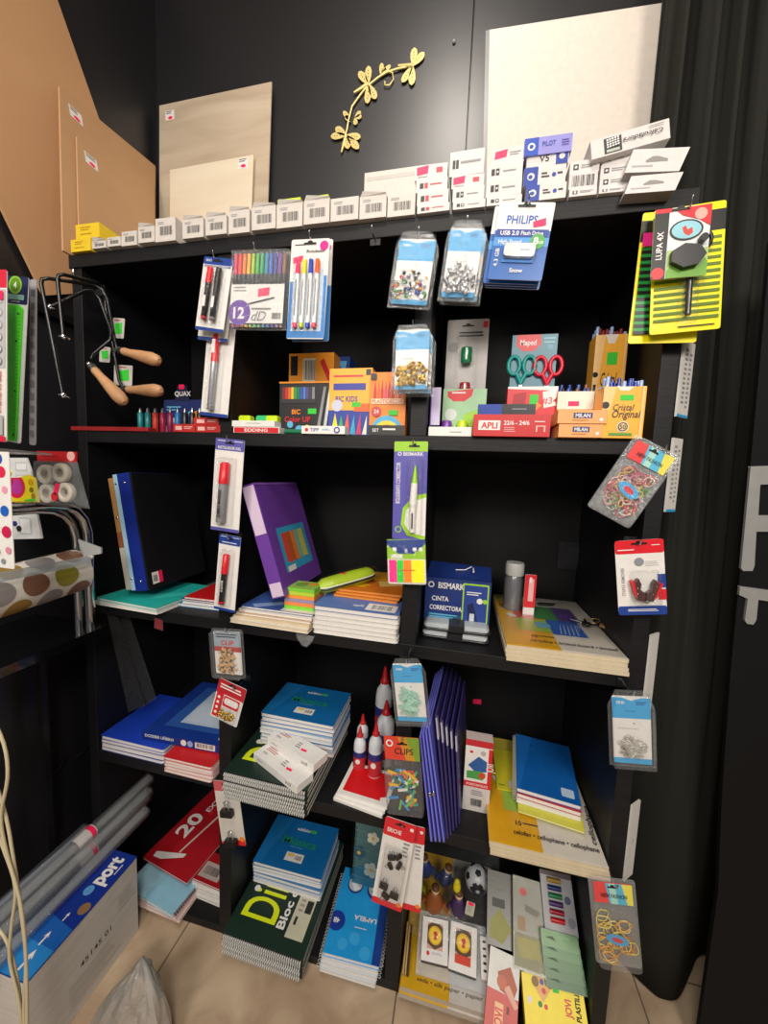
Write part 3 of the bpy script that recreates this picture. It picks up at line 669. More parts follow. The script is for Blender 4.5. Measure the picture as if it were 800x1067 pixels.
def lupa(a):
    a.rect(.0,.0,.26,1,BLK2); a.rect(0,0,.3,.06,RED); a.txt('LUPA 4X', .12,.52,.08,WHITE,rot=PI/2,bold=.02,width=.40); a.circ(.12,.92,.12,RED,.12); a.poly([(.35,.02),(1,.0),(1,.3),(.8,.2),(.5,.12)],RED); a.circ(.82,.12,.11,mat('#d9a79a'))
    a.rect(.27,.6,1,1,mat('#a9c77a',.5)); a.poly([(.27,.9),(.4,.78),(.5,.9),(.62,.76),(.8,.88),(.95,.74),(1,.8),(1,1),(.27,1)],mat('#6fa83a'))
    a.circ(.58,.33,.30,BLK2,.2); a.circ(.58,.33,.265,mat('#9fd3e0',.1),.17); a.poly([(.5,.3),(.56,.27),(.6,.33),(.68,.3),(.7,.38),(.62,.42),(.54,.38)],mat('#c8402a'))
o, w, h = card('folding_magnifier_card', 'black, red and white card with a folding pocket magnifier, in front of the yellow cards', 'magnifier pack', (683,219), (742,212), (688,291), -.066, mat('#dfe3e2', .35), lupa, hole=True, holepos=(.45, .03))
m = MB(); m.prism(ell(w*.60, h*.27, .026, .019, 7), .002, .011, mat('#2c2b2d', .3)); m.prism(ell(w*.86, h*.5, .006, .006), .002, .011, mat('#2c2b2d', .3)); m.build('folding_cover', o)
hook(716, 217, 0, 'wire hook on the right panel carrying the magnifier cards', .075)
# ------------------------------------------------------------------ second row of hooks
def jumbo(big):
    def f(a):
        a.rect(0,0,1,.125,LAV if big else NAVY,.003); a.rect(0,.965,1,1,LAV if big else NAVY); a.lines(.08,.02,.4,.035,1,WHITE); a.lines(.65,.02,.95,.035,1,WHITE)
        if big: a.txt('ROTULADOR XXL',.5,.095,.030,WHITE,bold=.02,width=.8)
        else: a.lines(.15,.09,.85,.11,1,WHITE)
    return f
o, w, h = card('jumbo_marker_pack', 'white card with a violet head and a thick red jumbo marker on the left divider', 'marker pack', (225,456), (255,459), (218,551), -.030, CARDW, jumbo(True))
m = MB(); pen(m, (w*.42, h*.10, .009), (w*.46, h*.74, .009), .0108, mat('#8f8f92', .35), CAPR, .34, endcap=mat('#8f8f92', .3)); m.tube([(w*.455, h*.66, .009), (w*.46, h*.75, .009)], [.008, .0075], CAPR, 12)
m.txt('JUMBO MARKER', w*.43, h*.31, h*.035, INK, z=.0202, rot=PI/2, bold=.02, width=h*.30); m.build('jumbo_marker', o)
blister(o, w, h, .2, .2, .78, .93, .022)
hook(240, 459, 0, 'wire hook carrying the red jumbo marker card', .045)
o, w, h = card('marker_pack', 'small white card with a blue head and one red marker below the jumbo marker', 'marker pack', (229,556), (251,560), (219,633), -.032, CARDW, jumbo(False))
m = MB(); pen(m, (w*.42, h*.10, .007), (w*.47, h*.76, .007), .0072, mat('#1d1d20', .35), CAPR, .38, endcap=CAPR); m.box(w*.42, w*.50, h*.28, h*.42, .0138, .0145, WHITE)
m.txt('MARKER', w*.45, h*.35, h*.035, INK, z=.0147, rot=PI/2, bold=.02, width=h*.12); m.build('marker_pen', o)
blister(o, w, h, .2, .18, .78, .93, .017)
hook(240, 560, 0, 'wire hook carrying the small red marker card', .045)
# correction pen
BVI = mat('#5a56ae', .4)
def corrp(a):
    a.rect(0,0,1,.16,LIME,.003); a.rect(0,.10,1,1,BVI,.002); a.txt('BISMARK',.58,.125,.036,WHITE,bold=.02,width=.6); a.circ(.17,.125,.06,WHITE); a.circ(.17,.125,.035,BVI)
    a.poly([(1,.52),(.6,.55),(.3,.68),(.25,.85),(.45,.96),(1,1)],LIME); a.poly([(1,.56),(.65,.6),(.4,.7),(.36,.84),(.55,.93),(1,.96)],CARDW)
    a.txt('BOLIGRAFO CORRECTOR', .14,.42,.045,WHITE,rot=PI/2,bold=.015,width=.42); a.circ(.18,.9,.1,LIME); a.circ(.18,.9,.07,BVI)
o, w, h = card('correction_pen_pack', 'violet and lime card with a white correction pen on the middle divider', 'correction pen', (411,460), (446,460), (409,561), -.030, BVI, corrp, holepos=(.6,.045))
m = MB(); m.tube([(w*.62, h*.08, .008), (w*.62, h*.30, .008), (w*.62, h*.36, .008)], [.0055, .0062, .0066], GLOSSW, 12); m.tube([(w*.62, h*.36, .008), (w*.65, h*.58, .008)], [.0080, .0072], GLOSSW, 12); m.tube([(w*.65, h*.58, .008), (w*.66, h*.70, .008), (w*.665, h*.76, .008)], [.0068, .0035, .0015], LIME, 12)
m.box(w*.60, w*.64, h*.12, h*.28, .0142, .0150, INK); m.build('correction_pen', o)
blister(o, w, h, .42, .18, .9, .95, .018)
hook(431, 462, 0, 'wire hook carrying the violet correction pen card', .045)
# index tabs
def tabs(a):
    a.rect(0,0,1,.44,LIME); a.poly([(0,.02),(1,.0),(1,.1),(.7,.32),(.3,.32),(0,.12)],NAVY); a.circ(.5,.25,.09,NAVY); a.txt('B',.5,.25,.09,WHITE)
    for x in (.2,.72,.88): a.circ(x,.22,.055,WHITE)
    a.rect(.1,.33,.4,.42,CARDW)
    for x0, x1, c in ((.04,.24,'#ff2f8e'),(.25,.41,'#37d63c'),(.42,.62,'#ff8a22'),(.63,.96,'#f3f21c')): a.rect(x0,.46,x1,.96,mat(c,.5,emit=.05))
    a.lines(.3,.68,.85,.72,1,RED)
o, w, h = card('index_tab_pack', 'neon sticky index tabs in a lime pouch under the correction pen', 'sticky tabs', (403,562), (443,562), (402,608), -.032, CARDW, tabs, hole=False)
m = MB(); m.prism(rr(0, 0, w, h, .003), .0012, .004, clear(gloss=.06)); m.build('clear_wrapper', o)
hook(423, 565, 0, 'wire hook behind the neon index tabs', .030)
# elastic band box "new fashion"
NF = [mat(c, .35) for c in ('#e24a4a', '#f07a6a', '#5ab6d6', '#a7d7c8', '#e8dc5a')]
def nfbox(corners, y, label, bands, seed, big):
    M, w, h = cardframe(*corners, y); o = thing('elastic_band_box', label, 'blister pack', M); r2 = random.Random(seed)
    m = MB(); m.prism(rr(0, 0, w, h, .006), .0, .0012, clear(gloss=.12, haze=.12)); m.build('box_back', o)
    m = MB(); m.prism(rr(w*.1, h*.72, w*.92, h*.95, .003), .0015, .0025, NF[0]); a = Art(m, w, h, z=.0026)
    a.poly([(.45,.05),(.92,.05),(.92,.28),(.6,.28)],NF[4]); a.poly([(.35,.05),(.7,.05),(.8,.28),(.42,.28)],NF[2]); a.poly([(.42,.05),(.56,.05),(.6,.28),(.46,.28)],NF[3])
    a.txt('NEW FASHION', .52,.19,.045,INK,bold=.02,width=.56,shear=.1); eurohole(a,.5,.09,.1)
    m.build('header_card', o)
    m = MB()
    for _ in range(bands):
        c = Vector((w*r2.uniform(.2,.8), h*r2.uniform(.12,.6), 0)); q = r2.choice(big); R = w*q[0]; e = r2.uniform(.5, 1); t0 = r2.uniform(0, 6); z0 = r2.uniform(.004,.012)
        pts = []
        for k in range(14):
            t = 2*PI*k/14; v = Vector((math.cos(t)*R, math.sin(t)*R*e)); v = Matrix.Rotation(t0, 2) @ v
            pts.append((min(max(c.x + v.x, w*.08), w*.92), min(max(c.y + v.y, h*.05), h*.68), z0 + .0015*math.sin(3*t + t0)))
        m.tube(pts, .0010, mat(q[1], .4), 5, closed=True)
    b = m.build('rubber_bands', o); b['kind'] = 'stuff'
    m = MB(); X = Matrix.Translation((w*.48, h*.38, .0135)) @ Matrix.Rotation(-.25, 4, 'Z'); m.prism(ell(0, 0, w*.24, w*.13), 0, .0006, HDR, X=X); m.prism(ell(0, 0, w*.12, w*.06), .0006, .0008, RED, X=X); m.build('oval_sticker', o)
    m = MB(); m.loft([[(p[0], p[1], zz) for p in rr(i, i, w - i, h*.70 - i*.3, .008)] for zz, i in ((.0013,.003),(.014,.0045),(.016,.007))], clear(gloss=.15, rough=.06, haze=.05), False); m.build('hanging_box', o)
    return o
nfbox(((662,452),(709,476),(613,528)), -.045, 'tilted blister box of small mixed colour elastic bands on the right panel', 75, 3, [(.12,'#d95a5a'),(.09,'#5a9c4a'),(.10,'#d9d3c8'),(.13,'#b5435c'),(.08,'#e2c23c'),(.1,'#c98a94')])
hook(690, 470, 0, 'wire hook on the right panel carrying the small elastic band box', .055)
nfbox(((612,912),(661,917),(607,1000)), -.035, 'blister box of large yellow and orange elastic bands low on the right panel', 24, 9, [(.19,'#e8a21c'),(.17,'#e2cf3a'),(.20,'#d9822b'),(.17,'#f0e08a')])
hook(640, 920, 0, 'wire hook on the right panel carrying the yellow elastic band box', .045)
# staple remover
def stap(a):
    a.rect(0,0,1,.18,CAPR,.004); a.rect(0,.88,1,1,NAVY,.004); a.lines(.05,.12,.4,.15,1,WHITE); a.lines(.75,.07,.95,.09,1,WHITE); a.lines(.2,.92,.85,.96,2,WHITE); a.txt('STAPLE REMOVER',.13,.55,.04,GREY,rot=PI/2,width=.38)
    a.circ(.48,.29,.1,mat('#8a8d92',.3)); a.rect(.84,.46,1,.64,NAVY); a.rect(.84,.66,1,.8,RED); a.lines(.6,.28,.9,.36,3,mat('#c8c8c8'))
o, w, h = card('staple_remover_pack', 'red, white and navy card with a small staple remover on the right panel', 'staple remover', (640,564), (691,561), (645,641), -.035, CARDW, stap, r=.008)
m = MB()
for s_ in (-1, 1):
    X = Matrix.Translation((w*.54, h*.34, .008)) @ Matrix.Rotation(-.12, 4, 'Z') @ Matrix.Diagonal((s_, 1, 1, 1))
    m.prism([(.001,-.020),(.013,-.018),(.022,.012),(.014,.022),(.009,.012),(.010,.002),(.001,-.004)], -.005, .005, mat('#4a2e2c', .3), X=X)
    m.prism([(.014,-.014),(.018,-.010),(.026,.016),(.022,.018)], -.006, .006, CAPR, X=X)
m.ball((w*.54, h*.20, .012), .003, STEEL); m.build('staple_remover', o)
blister(o, w, h, .28, .4, .86, .86, .018)
hook(664, 566, 0, 'wire hook on the right panel carrying the staple remover card', .045)
# ------------------------------------------------------------------ third row
def pegs(m, w, h):
    wd = mat('#cfa877', .6); r2 = random.Random(4)
    for k in range(34):
        X = Matrix.Translation((w*r2.uniform(.3,.68), h*r2.uniform(.14,.6), .004 + .0003*k)) @ Matrix.Rotation(r2.uniform(-.9, .9) + (PI/2 if k % 3 else 0), 4, 'Z')
        m.box(-.011, .011, -.0022, .0022, -.0015, .0015, wd, X=X); m.box(-.002, .002, -.0026, .0026, -.0018, .0018, STEEL, X=X)
M, w, h = cardframe((220,654), (253,656), (218,704), -.035)
o = thing('wooden_peg_box', 'clear blister box of tiny wooden clothes pegs below the left divider cards', 'blister pack', M)
m = MB(); m.prism(rr(w*.08, h*.08, w*.92, h*.95, .003), .001, .002, CARDW); a = Art(m, w, h, z=.0021); a.rect(.08,.05,.92,.42,mat('#9aa7b5')); a.rect(.08,.36,.92,.46,mat('#b23a36')); a.txt('CLIP',.5,.28,.09,mat('#c8433a'),bold=.03,width=.4); a.lines(.15,.1,.85,.2,2,DK); m.build('backing_card', o)
m = MB(); pegs(m, w, h); b = m.build('wooden_pegs', o); b['kind'] = 'stuff'
m = MB(); m.loft([[(p[0], p[1], zz) for p in rr(i, i, w - i, h - i, .008)] for zz, i in ((0,0),(.0012,0),(.0013,.003),(.016,.004),(.018,.007))], clear(gloss=.14, haze=.05), False); m.build('hanging_box', o)
hook(238, 656, 0, 'wire hook carrying the wooden peg box', .045)
def redgold(a):
    a.rect(0,0,1,.36,mat('#b5232e'),.003); a.rect(.04,.34,.3,.96,RED); a.rect(.3,.34,.96,.96,CARDW); a.lines(.1,.1,.9,.24,2,WHITE); a.rect(.32,.36,.9,.62,RED,.003); a.rect(.36,.40,.86,.56,WHITE,.006)
    for k in range(4): a.circ(.15,.45+.13*k,.05,WHITE)
o, w, h = card('brass_pin_pack', 'tilted red and white card of brass fasteners beside the wooden pegs', 'fastener pack', (229,706), (257,719), (219,745), -.048, CARDW, redgold, holepos=(.5,.07))
m = MB()
for k in range(26):
    m.ball((w*rnd.uniform(.3,.85), h*rnd.uniform(.1,.32), rnd.uniform(.004,.008)), .0035, mat('#d9b23e', .25, .9), 8, (1, 1, .5))
b = m.build('brass_fasteners', o); b['kind'] = 'stuff'
blister(o, w, h, .25, .38, .93, .95, .012)
hook(246, 716, 0, 'wire hook carrying the brass fastener card', .058)
# dimension-like green clips box
def clips(mt, n, wr=.0009, sc=1, ym=.42):
    def f(m, w, h):
        for k in range(n):
            X = Matrix.Translation((w*rnd.uniform(.35,.65), h*rnd.uniform(.12 + .08*sc, ym), rnd.uniform(.004,.014))) @ Matrix.Rotation(rnd.uniform(-PI, PI), 4, 'Z')
            s_ = .011*sc; p = [(-s_*1.1,-s_*.25),(s_*.7,-s_*.25),(s_,0),(s_*.7,s_*.25),(-s_*.9,s_*.25),(-s_*1.1,.1*s_),(-s_*.9,-s_*.1),(s_*.5,-s_*.1),(s_*.6,.02*s_),(s_*.4,s_*.12),(-s_*.5,s_*.12)]
            m.tube([(a_, b_, 0) for a_, b_ in p], wr, mt, 5, X=X)
    return f
bluebox(((405,686),(442,686),(403,753)), -.045, 'clear blister box of pale green paper clips on the middle divider', clips(mat('#a9d8c4', .35), 34, .0009, 1.3, .5), 'paper_clips')
hook(424, 688, 0, 'wire hook carrying the pale green paper clip box', .055)
bluebox(((632,718),(681,720),(629,796)), -.040, 'clear blister box of silver safety pins on the right panel', clips(mat('#c9c6c0', .35, .4), 48, .0010, 1.2, .36), 'safety_pins')
hook(657, 721, 0, 'wire hook on the right panel carrying the safety pin box', .05)
# coloured pegs
M, w, h = cardframe((399,765), (437,768), (397,840), -.048)
o = thing('coloured_peg_box', 'clear box of small coloured clothes pegs under a red and green header', 'blister pack', M)
m = MB(); m.prism(rr(w*.02, h*.68, w*.98, h*.99, .003), .001, .0022, mat('#d9432f', .4)); a = Art(m, w, h, z=.0023)
a.poly([(.45,.01),(.98,.01),(.98,.32),(.7,.32)],mat('#7a9a32')); a.poly([(.4,.01),(.62,.01),(.85,.32),(.6,.32)],mat('#c98a2a')); a.txt('CLIPS',.55,.2,.08,INK,shear=.1,width=.5); a.circ(.17,.1,.1,CARDW); a.circ(.17,.1,.06,RED); eurohole(a,.52,.1,.14); m.build('header_card', o)
m = MB()
for k in range(46):
    X = Matrix.Translation((w*rnd.uniform(.2,.8), h*rnd.uniform(.1,.55), .003 + .0003*k)) @ Matrix.Rotation(rnd.uniform(-PI, PI), 4, 'Z')
    mt = mat(rnd.choice(['#f0b81c','#1fa88a','#2f8fd0','#e04a3a','#e9e4dc','#6ac04a','#f07a2a','#16786e']), .4)
    m.box(-.011, .011, -.0022, .0022, -.0015, .0015, mt, X=X)
b = m.build('coloured_pegs', o); b['kind'] = 'stuff'
m = MB(); m.loft([[(p[0], p[1], zz) for p in rr(i, i, w - i, h*.68 - i, .005)] for zz, i in ((0,0),(.018,.001),(.020,.004))], clear(gloss=.12, haze=.05), False); m.build('hanging_box', o)
hook(420, 768, 0, 'wire hook carrying the coloured peg box', .058)
# binder clips
def bclip(m, x, y, s, rot=0, z=.004):
    X = Matrix.Translation((x, y, z)) @ Matrix.Rotation(rot, 4, 'Z')
    m.prism([(-s,0),(s,0),(s*.95,s*1.0),(-s*.95,s*1.0)], 0, s*.75, BLACK, X=X)
    m.tube([(-s*.45,s*.95,s*.4),(-s*.3,s*1.6,s*.3),(-s*.4,s*2.1,s*.3),(0,s*2.35,s*.3),(s*.4,s*2.1,s*.3),(s*.3,s*1.6,s*.3),(s*.45,s*.95,s*.4)], s*.09, CHROME, 6, X=X)
def bcard(a):
    a.rect(0,0,1,.2,CAPR,.004); a.rect(0,.93,1,1,CAPR,.004); a.circ(.88,.06,.06,WHITE); a.txt('ERICHE',.35,.13,.045,WHITE,bold=.02,width=.45); a.circ(.88,.93,.08,ORG); a.lines(.7,.22,.92,.4,4,GREY)
o, w, h = card('binder_clip_pack', 'rear red and white binder clip card low on the middle divider', 'binder clips', (414,856), (443,863), (398,940), -.026, CARDW, bcard, r=.006)
o, w, h = card('binder_clip_pack', 'front red and white card with black binder clips low on the middle divider', 'binder clips', (402,850), (434,861), (383,937), -.045, CARDW, bcard, r=.006)
for k, (fx, fy, s_, rt) in enumerate(((.42,.58,.0085,.3),(.62,.55,.0085,-1.9),(.45,.52,.0075,2.2),(.66,.62,.008,.9),(.30,.24,.0100,-.1),(.68,.18,.0100,-.1),(.45,.17,.009,2.6))):
    m = MB(); bclip(m, w*fx, h*fy, s_, rt, .003 + .001*(k % 3)); m.build('binder_clip', o)
blister(o, w, h, .15, .3, .9, .9, .016)
hook(420, 858, 0, 'wire hook carrying the two red binder clip cards', .055)
def bcard2(a): a.rect(0,0,1,.16,mat('#c65a5e')); a.poly([(0,.97),(1,.9),(1,1),(0,1)],CAPR); a.circ(.88,.9,.1,ORG); a.lines(.5,.2,.9,.3,2,GREY)
o, w, h = card('binder_clip_pack', 'pale card with two large black binder clips on the left divider', 'binder clips', (222,813), (247,815), (228,878), -.030, mat('#cfcac2', .5), bcard2)
for fy in (.50, .03):
    m = MB(); bclip(m, w*.5, h*fy, .0165, 0, .003); m.build('binder_clip', o)
hook(236, 816, 0, 'wire hook carrying the pale binder clip card', .04)
p = FP(598, 33, 0)
# empty hook under the top board
hook(389, 245, 0, 'short empty wire hook under the top board left of the pin boxes', .03)
# ------------------------------------------------------------------ white strips hanging on the outside of the right panel
for k, (x0, y0, x1, y1, x2, y2, x3, y3) in enumerate(((708,356,729,357,711,436,695,434),(694,456,712,458,703,534,686,532),(676,654,686,665,680,790,664,790),(650,830,663,838,659,912,645,912))):
    P0 = FP((x0+x1)/2, (y0+y1)/2, .02); P1 = FP((x2+x3)/2, (y2+y3)/2, .02)
    X0 = XD + .0075; hh = P0.z - P1.z; wv = [.042,.036,.030,.032][k]
    M = frame((X0, .005, P1.z), (.75, .66, 0), (.66, -.75, 0)); m = MB(); m.box(0, wv, 0, hh, -.004, 0, mat('#d7d5d0', .5)); a = Art(m, wv, hh)
    if k < 2: a.rect(0,.965,1,1,HDR); a.lines(.2,.1,.45,.85,12,GREY); a.lines(.6,.15,.8,.9,12,GREY)
    else: a.txt('MANN', .5,.5,.012,DK,rot=PI/2,width=.06)
    tag(m.build('hanging_packet', world=M), 'slim white packet on the right panel side, ' + ['just below the yellow magnifier cards','beside the tilted elastic band box','behind the safety pin box','just above the yellow elastic band box'][k], 'packet')
# ================================================================== second shelf from the top (pens)
OR = mat('#f0961a', .45); OR2 = mat('#f7b23a', .45); ORL = mat('#eba35a', .5); BICB = mat('#123a8c', .4); GST = mat('#37c837', .5, var=0); CRY = mat('#f4c98a', .5)
m = MB(); m.prism(rr(0, 0, .245, .03, .004), 0, .010, mat('#9c2326', .35)); a = Art(m, .245, .03, TOPF(.010)); 
M = Matrix.Translation((FP(74,448,.0).x + .002, -.004, Z2 + .0004)); tag(m.build('pencil_tin', world=M), 'long flat dark red pencil case at the left end of the pen shelf', 'pencil case')
# compass tubes
cols = ['#0f7d80','#0f7d80','#d8402c','#b01f4a','#8a1f50','#1c6fae','#1b1b1d','#1b1b1d','#1b1b1d']
names = ['teal','teal','red','crimson','plum','blue','black','black','black']
pos = ['at the left end', 'second from the left end', '', '', '', '', 'left of the black three', 'middle of the black three', 'right end of the row']
for k, c in enumerate(cols):
    x0 = 143 + 7.7*k; p = FP(x0 + 3.5, 447, .035); q = FP(x0 + 3.5, 425, .035)
    m = MB(); r = .0072; hh = q.z - Z2 - .001
    o = thing('lead_refill_tube', (f'{names[k]} refill tube with silver tip on the pen shelf ' + pos[k]).strip(), 'refill tube', Matrix.Translation((p.x, .035, Z2 + .0004)), 'refill tubes on the pen shelf')
    m.lathe([(r*.9, 0), (r, .002), (r, hh*.78), (r*.8, hh*.82)], mat(c, .3), 12); m.build('tube_body', o)
    m = MB(); m.lathe([(r*.5, hh*.82), (r*.5, hh*.93), (r*.25, hh)], STEEL, 10); m.build('tip', o)
def quax(a): a.rect(.0,.3,1,1,mat('#1c2c66')); a.lines(.08,.38,.5,.5,2,SKY); a.rect(.08,.62,.45,.74,WHITE,.003); a.poly([(.65,.5),(.75,.45),(.85,.8),(.75,.85)],SKY); a.poly([(.8,.5),(.88,.47),(.95,.78),(.87,.8)],ORG)
M, w, h, d = sbox(171, 210, 402, 440, Z2, .05, y=.09)
o = thing('display_carton', 'navy display carton with a peaked header behind the refill tubes', 'display box', M)
m = MB(); m.box(0, w, 0, d, 0, h*.72, mat('#1c2c66', .5)); quax(Art(m, w, h*.95, FACE)); m.build('carton_body', o)
m = MB(); m.prism([(w*.3, h*.7), (w*.7, h*.7), (w*.62, h), (w*.38, h)], 0, .001, mat('#171d3d'), X=FACE); m.txt('QUAX', w*.52, h*.84, h*.09, WHITE, z=.0014, bold=.02, X=FACE); m.poly([(w*.42,h*.93),(w*.56,h*.93),(w*.56,h*1.02),(w*.42,h*1.02)], PINK, .0015, X=FACE); m.build('header_flap', o)
def staples(a): a.rect(.12,.25,.4,.75,mat('#e8b9b5')); a.lines(.5,.3,.9,.7,2,mat('#e8b9b5'))
SR = mat('#b82a26', .45)
carton('staple_carton', 'red staple carton lying lower left among the red cartons', 'box', sbox(180,204,442,452,Z2,.05,y=.0), SR, staples)
M, w, h, d = sbox(203,229,443,452,Z2,.04,y=.0)
carton('staple_carton', 'lower right red staple carton on the pen shelf', 'box', (M, w, h, d), SR, staples)
carton('staple_carton', 'upper red staple carton on top of the lower right one', 'box', (M @ Matrix.Translation((-.006, .003, h + .0006)), w*1.12, h, d), SR, staples)
m = MB(); m.box(0, .055, 0, .03, 0, .0012, PAPER); m.poly([(0,-.0,.0012),(.055,0,.0012),(.05,.002,.018),(.002,.004,.024)], PAPER); tag(m.build('folded_leaflet', world=Matrix.Translation((FP(166,447,.052).x, .056, Z2 + .0004))), 'small folded white leaflet propped beside the red cartons', 'leaflet')
# middle column
M, w, h, d = sbox(243,291,445,454,Z2,.05,y=-.002)
def edd(a): a.rect(.02,.1,.98,.95,RED); a.txt('EDDING',.5,.52,.5,WHITE,width=.5,bold=.02)
carton('marker_carton', 'low white carton with a red lettered front at the left of the middle pen shelf', 'box', (M, w, h, d), WHITE, edd)
carton('white_tray', 'flat white tray box on top of the red lettered carton', 'box', (M @ Matrix.Translation((-.004, .0, h + .0006)), .112, .014, .05), GLOSSW, lambda a: a.lines(.35,.4,.8,.6,1,GREY))
for k, (x0, c, nm) in enumerate(((256,'#c6e01e','yellow'),(274,'#3ac07a','green'),(284,'#c6e01e','lime'))):
    p = FP(x0, 437, .02); m = MB(); m.loft([[(a_, b_, z_) for a_, b_ in rr(-.016+i, -.012+i, .016-i, .012-i, .004)] for z_, i in ((0,0),(.010,0),(.014,.002))], mat(c, .35), False)
    tag(m.build('highlighter_pen', world=Matrix.Translation((p.x, .024, Z2 + h + .0155))), f'{nm} highlighter lying on the flat white tray', 'highlighter')
m = MB(); pen(m, (0, 0, .006), (.09, .0, .006), .006, mat('#2c7a58', .4), mat('#1f6b4c', .4)); tag(m.build('green_marker', world=Matrix.Translation((FP(292,450,-.01).x, .012, Z2 + .0004))), 'green marker lying between the white tray and the correction box', 'marker')
def tip(a): a.txt('TIPP',.3,.5,.45,NAVY); a.circ(.12,.5,.04,RED); a.circ(.82,.5,.07,NAVY); a.circ(.82,.5,.04,WHITE); a.lines(.48,.35,.7,.6,2,SKY)
carton('correction_box', 'flat white box with small blue marks in front of the pen boxes', 'box', sbox(314,359,444,454,Z2,.04,y=-.006), GLOSSW, tip)
def colorup(a):
    a.rect(0,0,1,1,mat('#17171b'))
    for k, c in enumerate(['#7a2a1e','#c8302a','#e06a28','#e8c030','#3a9a4a','#1f7a5a','#2a5fb0','#5a7fd0','#5a4a8a','#3a3a44','#8a8a90']): a.rect(.05+.058*k,.1,.10+.058*k,.32,mat(c, .4))
    a.rect(.03,.32,.7,.4,mat('#2b2b30')); a.txt('BIC',.33,.56,.085,ORG,bold=.03); a.txt('Color UP',.36,.70,.10,RED,bold=.02,width=.5); a.rect(.56,.5,.72,.6,GST); a.circ(.22,.8,.06,SKY); a.circ(.55,.88,.07,YEL); a.circ(.4,.9,.08,SKY); a.rect(0,.0,1,.03,OR)
    a.poly([(.85,.1),(.9,.1),(.78,.97),(.72,.97)],GREY); a.poly([(.95,.15),(.99,.17),(.9,.97),(.84,.97)],SILV)
# a deeper pair at the back
gy = sbox(300,346,368,447,Z2,.05,y=.17)
carton('ballpoint_carton', 'orange ballpoint carton standing at the back behind the black felt pen box', 'pen box', gy, OR, lambda a: (a.rect(.04,.03,.2,.25,BLK2), a.rect(.32,.06,.6,.32,mat('#e9dcc8')), a.bars(.34,.08,.6,.3), a.poly([(.7,.1),(.78,.06),(.98,.3),(.9,.34)],RED), a.rect(0,.33,1,.36,YL)))
carton('ballpoint_carton', 'blue and orange carton at the very back of the middle pen shelf', 'pen box', sbox(338,362,372,447,Z2,.05,y=.235), BICB, lambda a: (a.poly([(0,.05),(.5,0),(.6,1),(0,1)],ORG), a.poly([(.5,.05),(.9,.05),(.8,.2)],SKY)))
carton('felt_pen_box', 'black box of rainbow felt pens with red and orange lettering', 'pen box', sbox(291,345,398,446,Z2,.03,y=.030), BLK2, colorup)
def kids(a):
    a.rect(0,0,1,.62,OR2); a.rect(0,.62,1,1,mat('#2a3f9c')); a.rect(.1,.22,.86,.32,mat('#3a3f9c')); a.lines(.1,.1,.8,.16,1,RED); a.txt('BIC KIDS',.42,.45,.08,BICB,bold=.02,width=.52)
    a.circ(.2,.55,.13,mat('#c9cde0')); a.rect(.6,.52,.98,.64,mat('#e0662a')); a.rect(.55,.5,.75,.57,GST)
    for k, c in enumerate(['#e8d41c','#36a05a','#e05a2a','#2fa0c8','#c8305a','#f0e6c8']): a.poly([(.06+.15*k,.98),(.16+.15*k,.66+.03*(k%2)),(.26+.13*k,.98)],mat(c,.4))
    a.rect(.86,.02,.97,.1,BLK2)
carton('colouring_pen_box', 'orange and navy box of coloured pencils in the middle of the shelf', 'pen box', sbox(342,386,384,446,Z2,.03,y=.022), OR2, kids)
def plasti(a):
    a.rect(0,0,1,.7,mat('#f08a2a')); 
    for k, c in enumerate(['#c8302a','#e0602a','#c8302a','#d84a6a','#c8302a','#b02a2a','#e0702a','#c8302a']): a.poly([(.1+.1*k,.30),(.14+.1*k,.12),(.18+.1*k,.30)],mat(c)); a.rect(.1+.1*k,.28,.18+.1*k,.44,mat(c))
    a.rect(.05,.42,.95,.5,mat('#f7e0b8')); a.txt('PLASTIDECOR',.5,.46,.055,RED,bold=.02,width=.85)
    a.circ(.5,.95,.45,mat('#4fb0d8')); a.circ(.5,1.0,.40,mat('#e8d43a')); a.circ(.5,1.03,.34,mat('#e0602a')); a.circ(.5,1.05,.28,mat('#3a4fb0')); a.circ(.2,.62,.14,mat('#c8404a')); a.txt('24',.2,.62,.06,WHITE); a.rect(.55,.6,.8,.68,GST)
    a.rect(.0,.84,1,1,BLK2); a.txt('SET',.2,.92,.05,WHITE); a.lines(.4,.89,.9,.95,1,WHITE); a.rect(.02,.02,.18,.12,BLK2)
G = sbox(384,421,388,455,Z2,.03,y=.006)
carton('crayon_box', 'left rainbow crayon box, half covered by its twin', 'crayon box', sbox(376,401,391,455,Z2,.03,y=.041), mat('#f08a2a', .45), plasti)
carton('crayon_box', 'right rainbow crayon box beside the middle divider', 'crayon box', G, mat('#f08a2a', .45), plasti)
# right column
M, w, h, d = sbox(447,457,404,455,Z2,.004,y=.03)
o = thing('clear_tube_pack', 'upright clear pack with a purple edge beside the middle divider', 'pack', M)
m = MB(); m.box(0, .002, 0, .07, 0, h, mat('#7a58b8', .35)); m.box(.002, w, 0, .002, 0, h, mat('#c9bfe0', .35)); m.box(.002, w, 0, .001, 0, h*.25, mat('#a33a5a')); m.build('printed_sleeve', o)
M, w, h = standframe((463,333), (506,334), (463,404), .13, Z2)
w0 = h; o = thing('sharpener_pack', 'tall silver-grey card with a green and a red barrel sharpener at the back', 'sharpener pack', M)
hh = h
m = MB(); X = Matrix.Translation((0, -(M.translation.z - Z2) + .001, 0)); m.prism(rr(0, 0, w, hh, .004), -.001, 0, mat('#b7b3b0', .3), X=X); a = Art(m, w, hh, X); a.rect(.0,.62,1,1,mat('#6f8fae',.4)); eurohole(a,.5,.05,.14); a.circ(.16,.22,.12,mat('#9a9a9a')); a.lines(.3,.1,.9,.15,2,DK); a.rect(.86,.02,.98,.07,RED); m.build('backing_card', o)
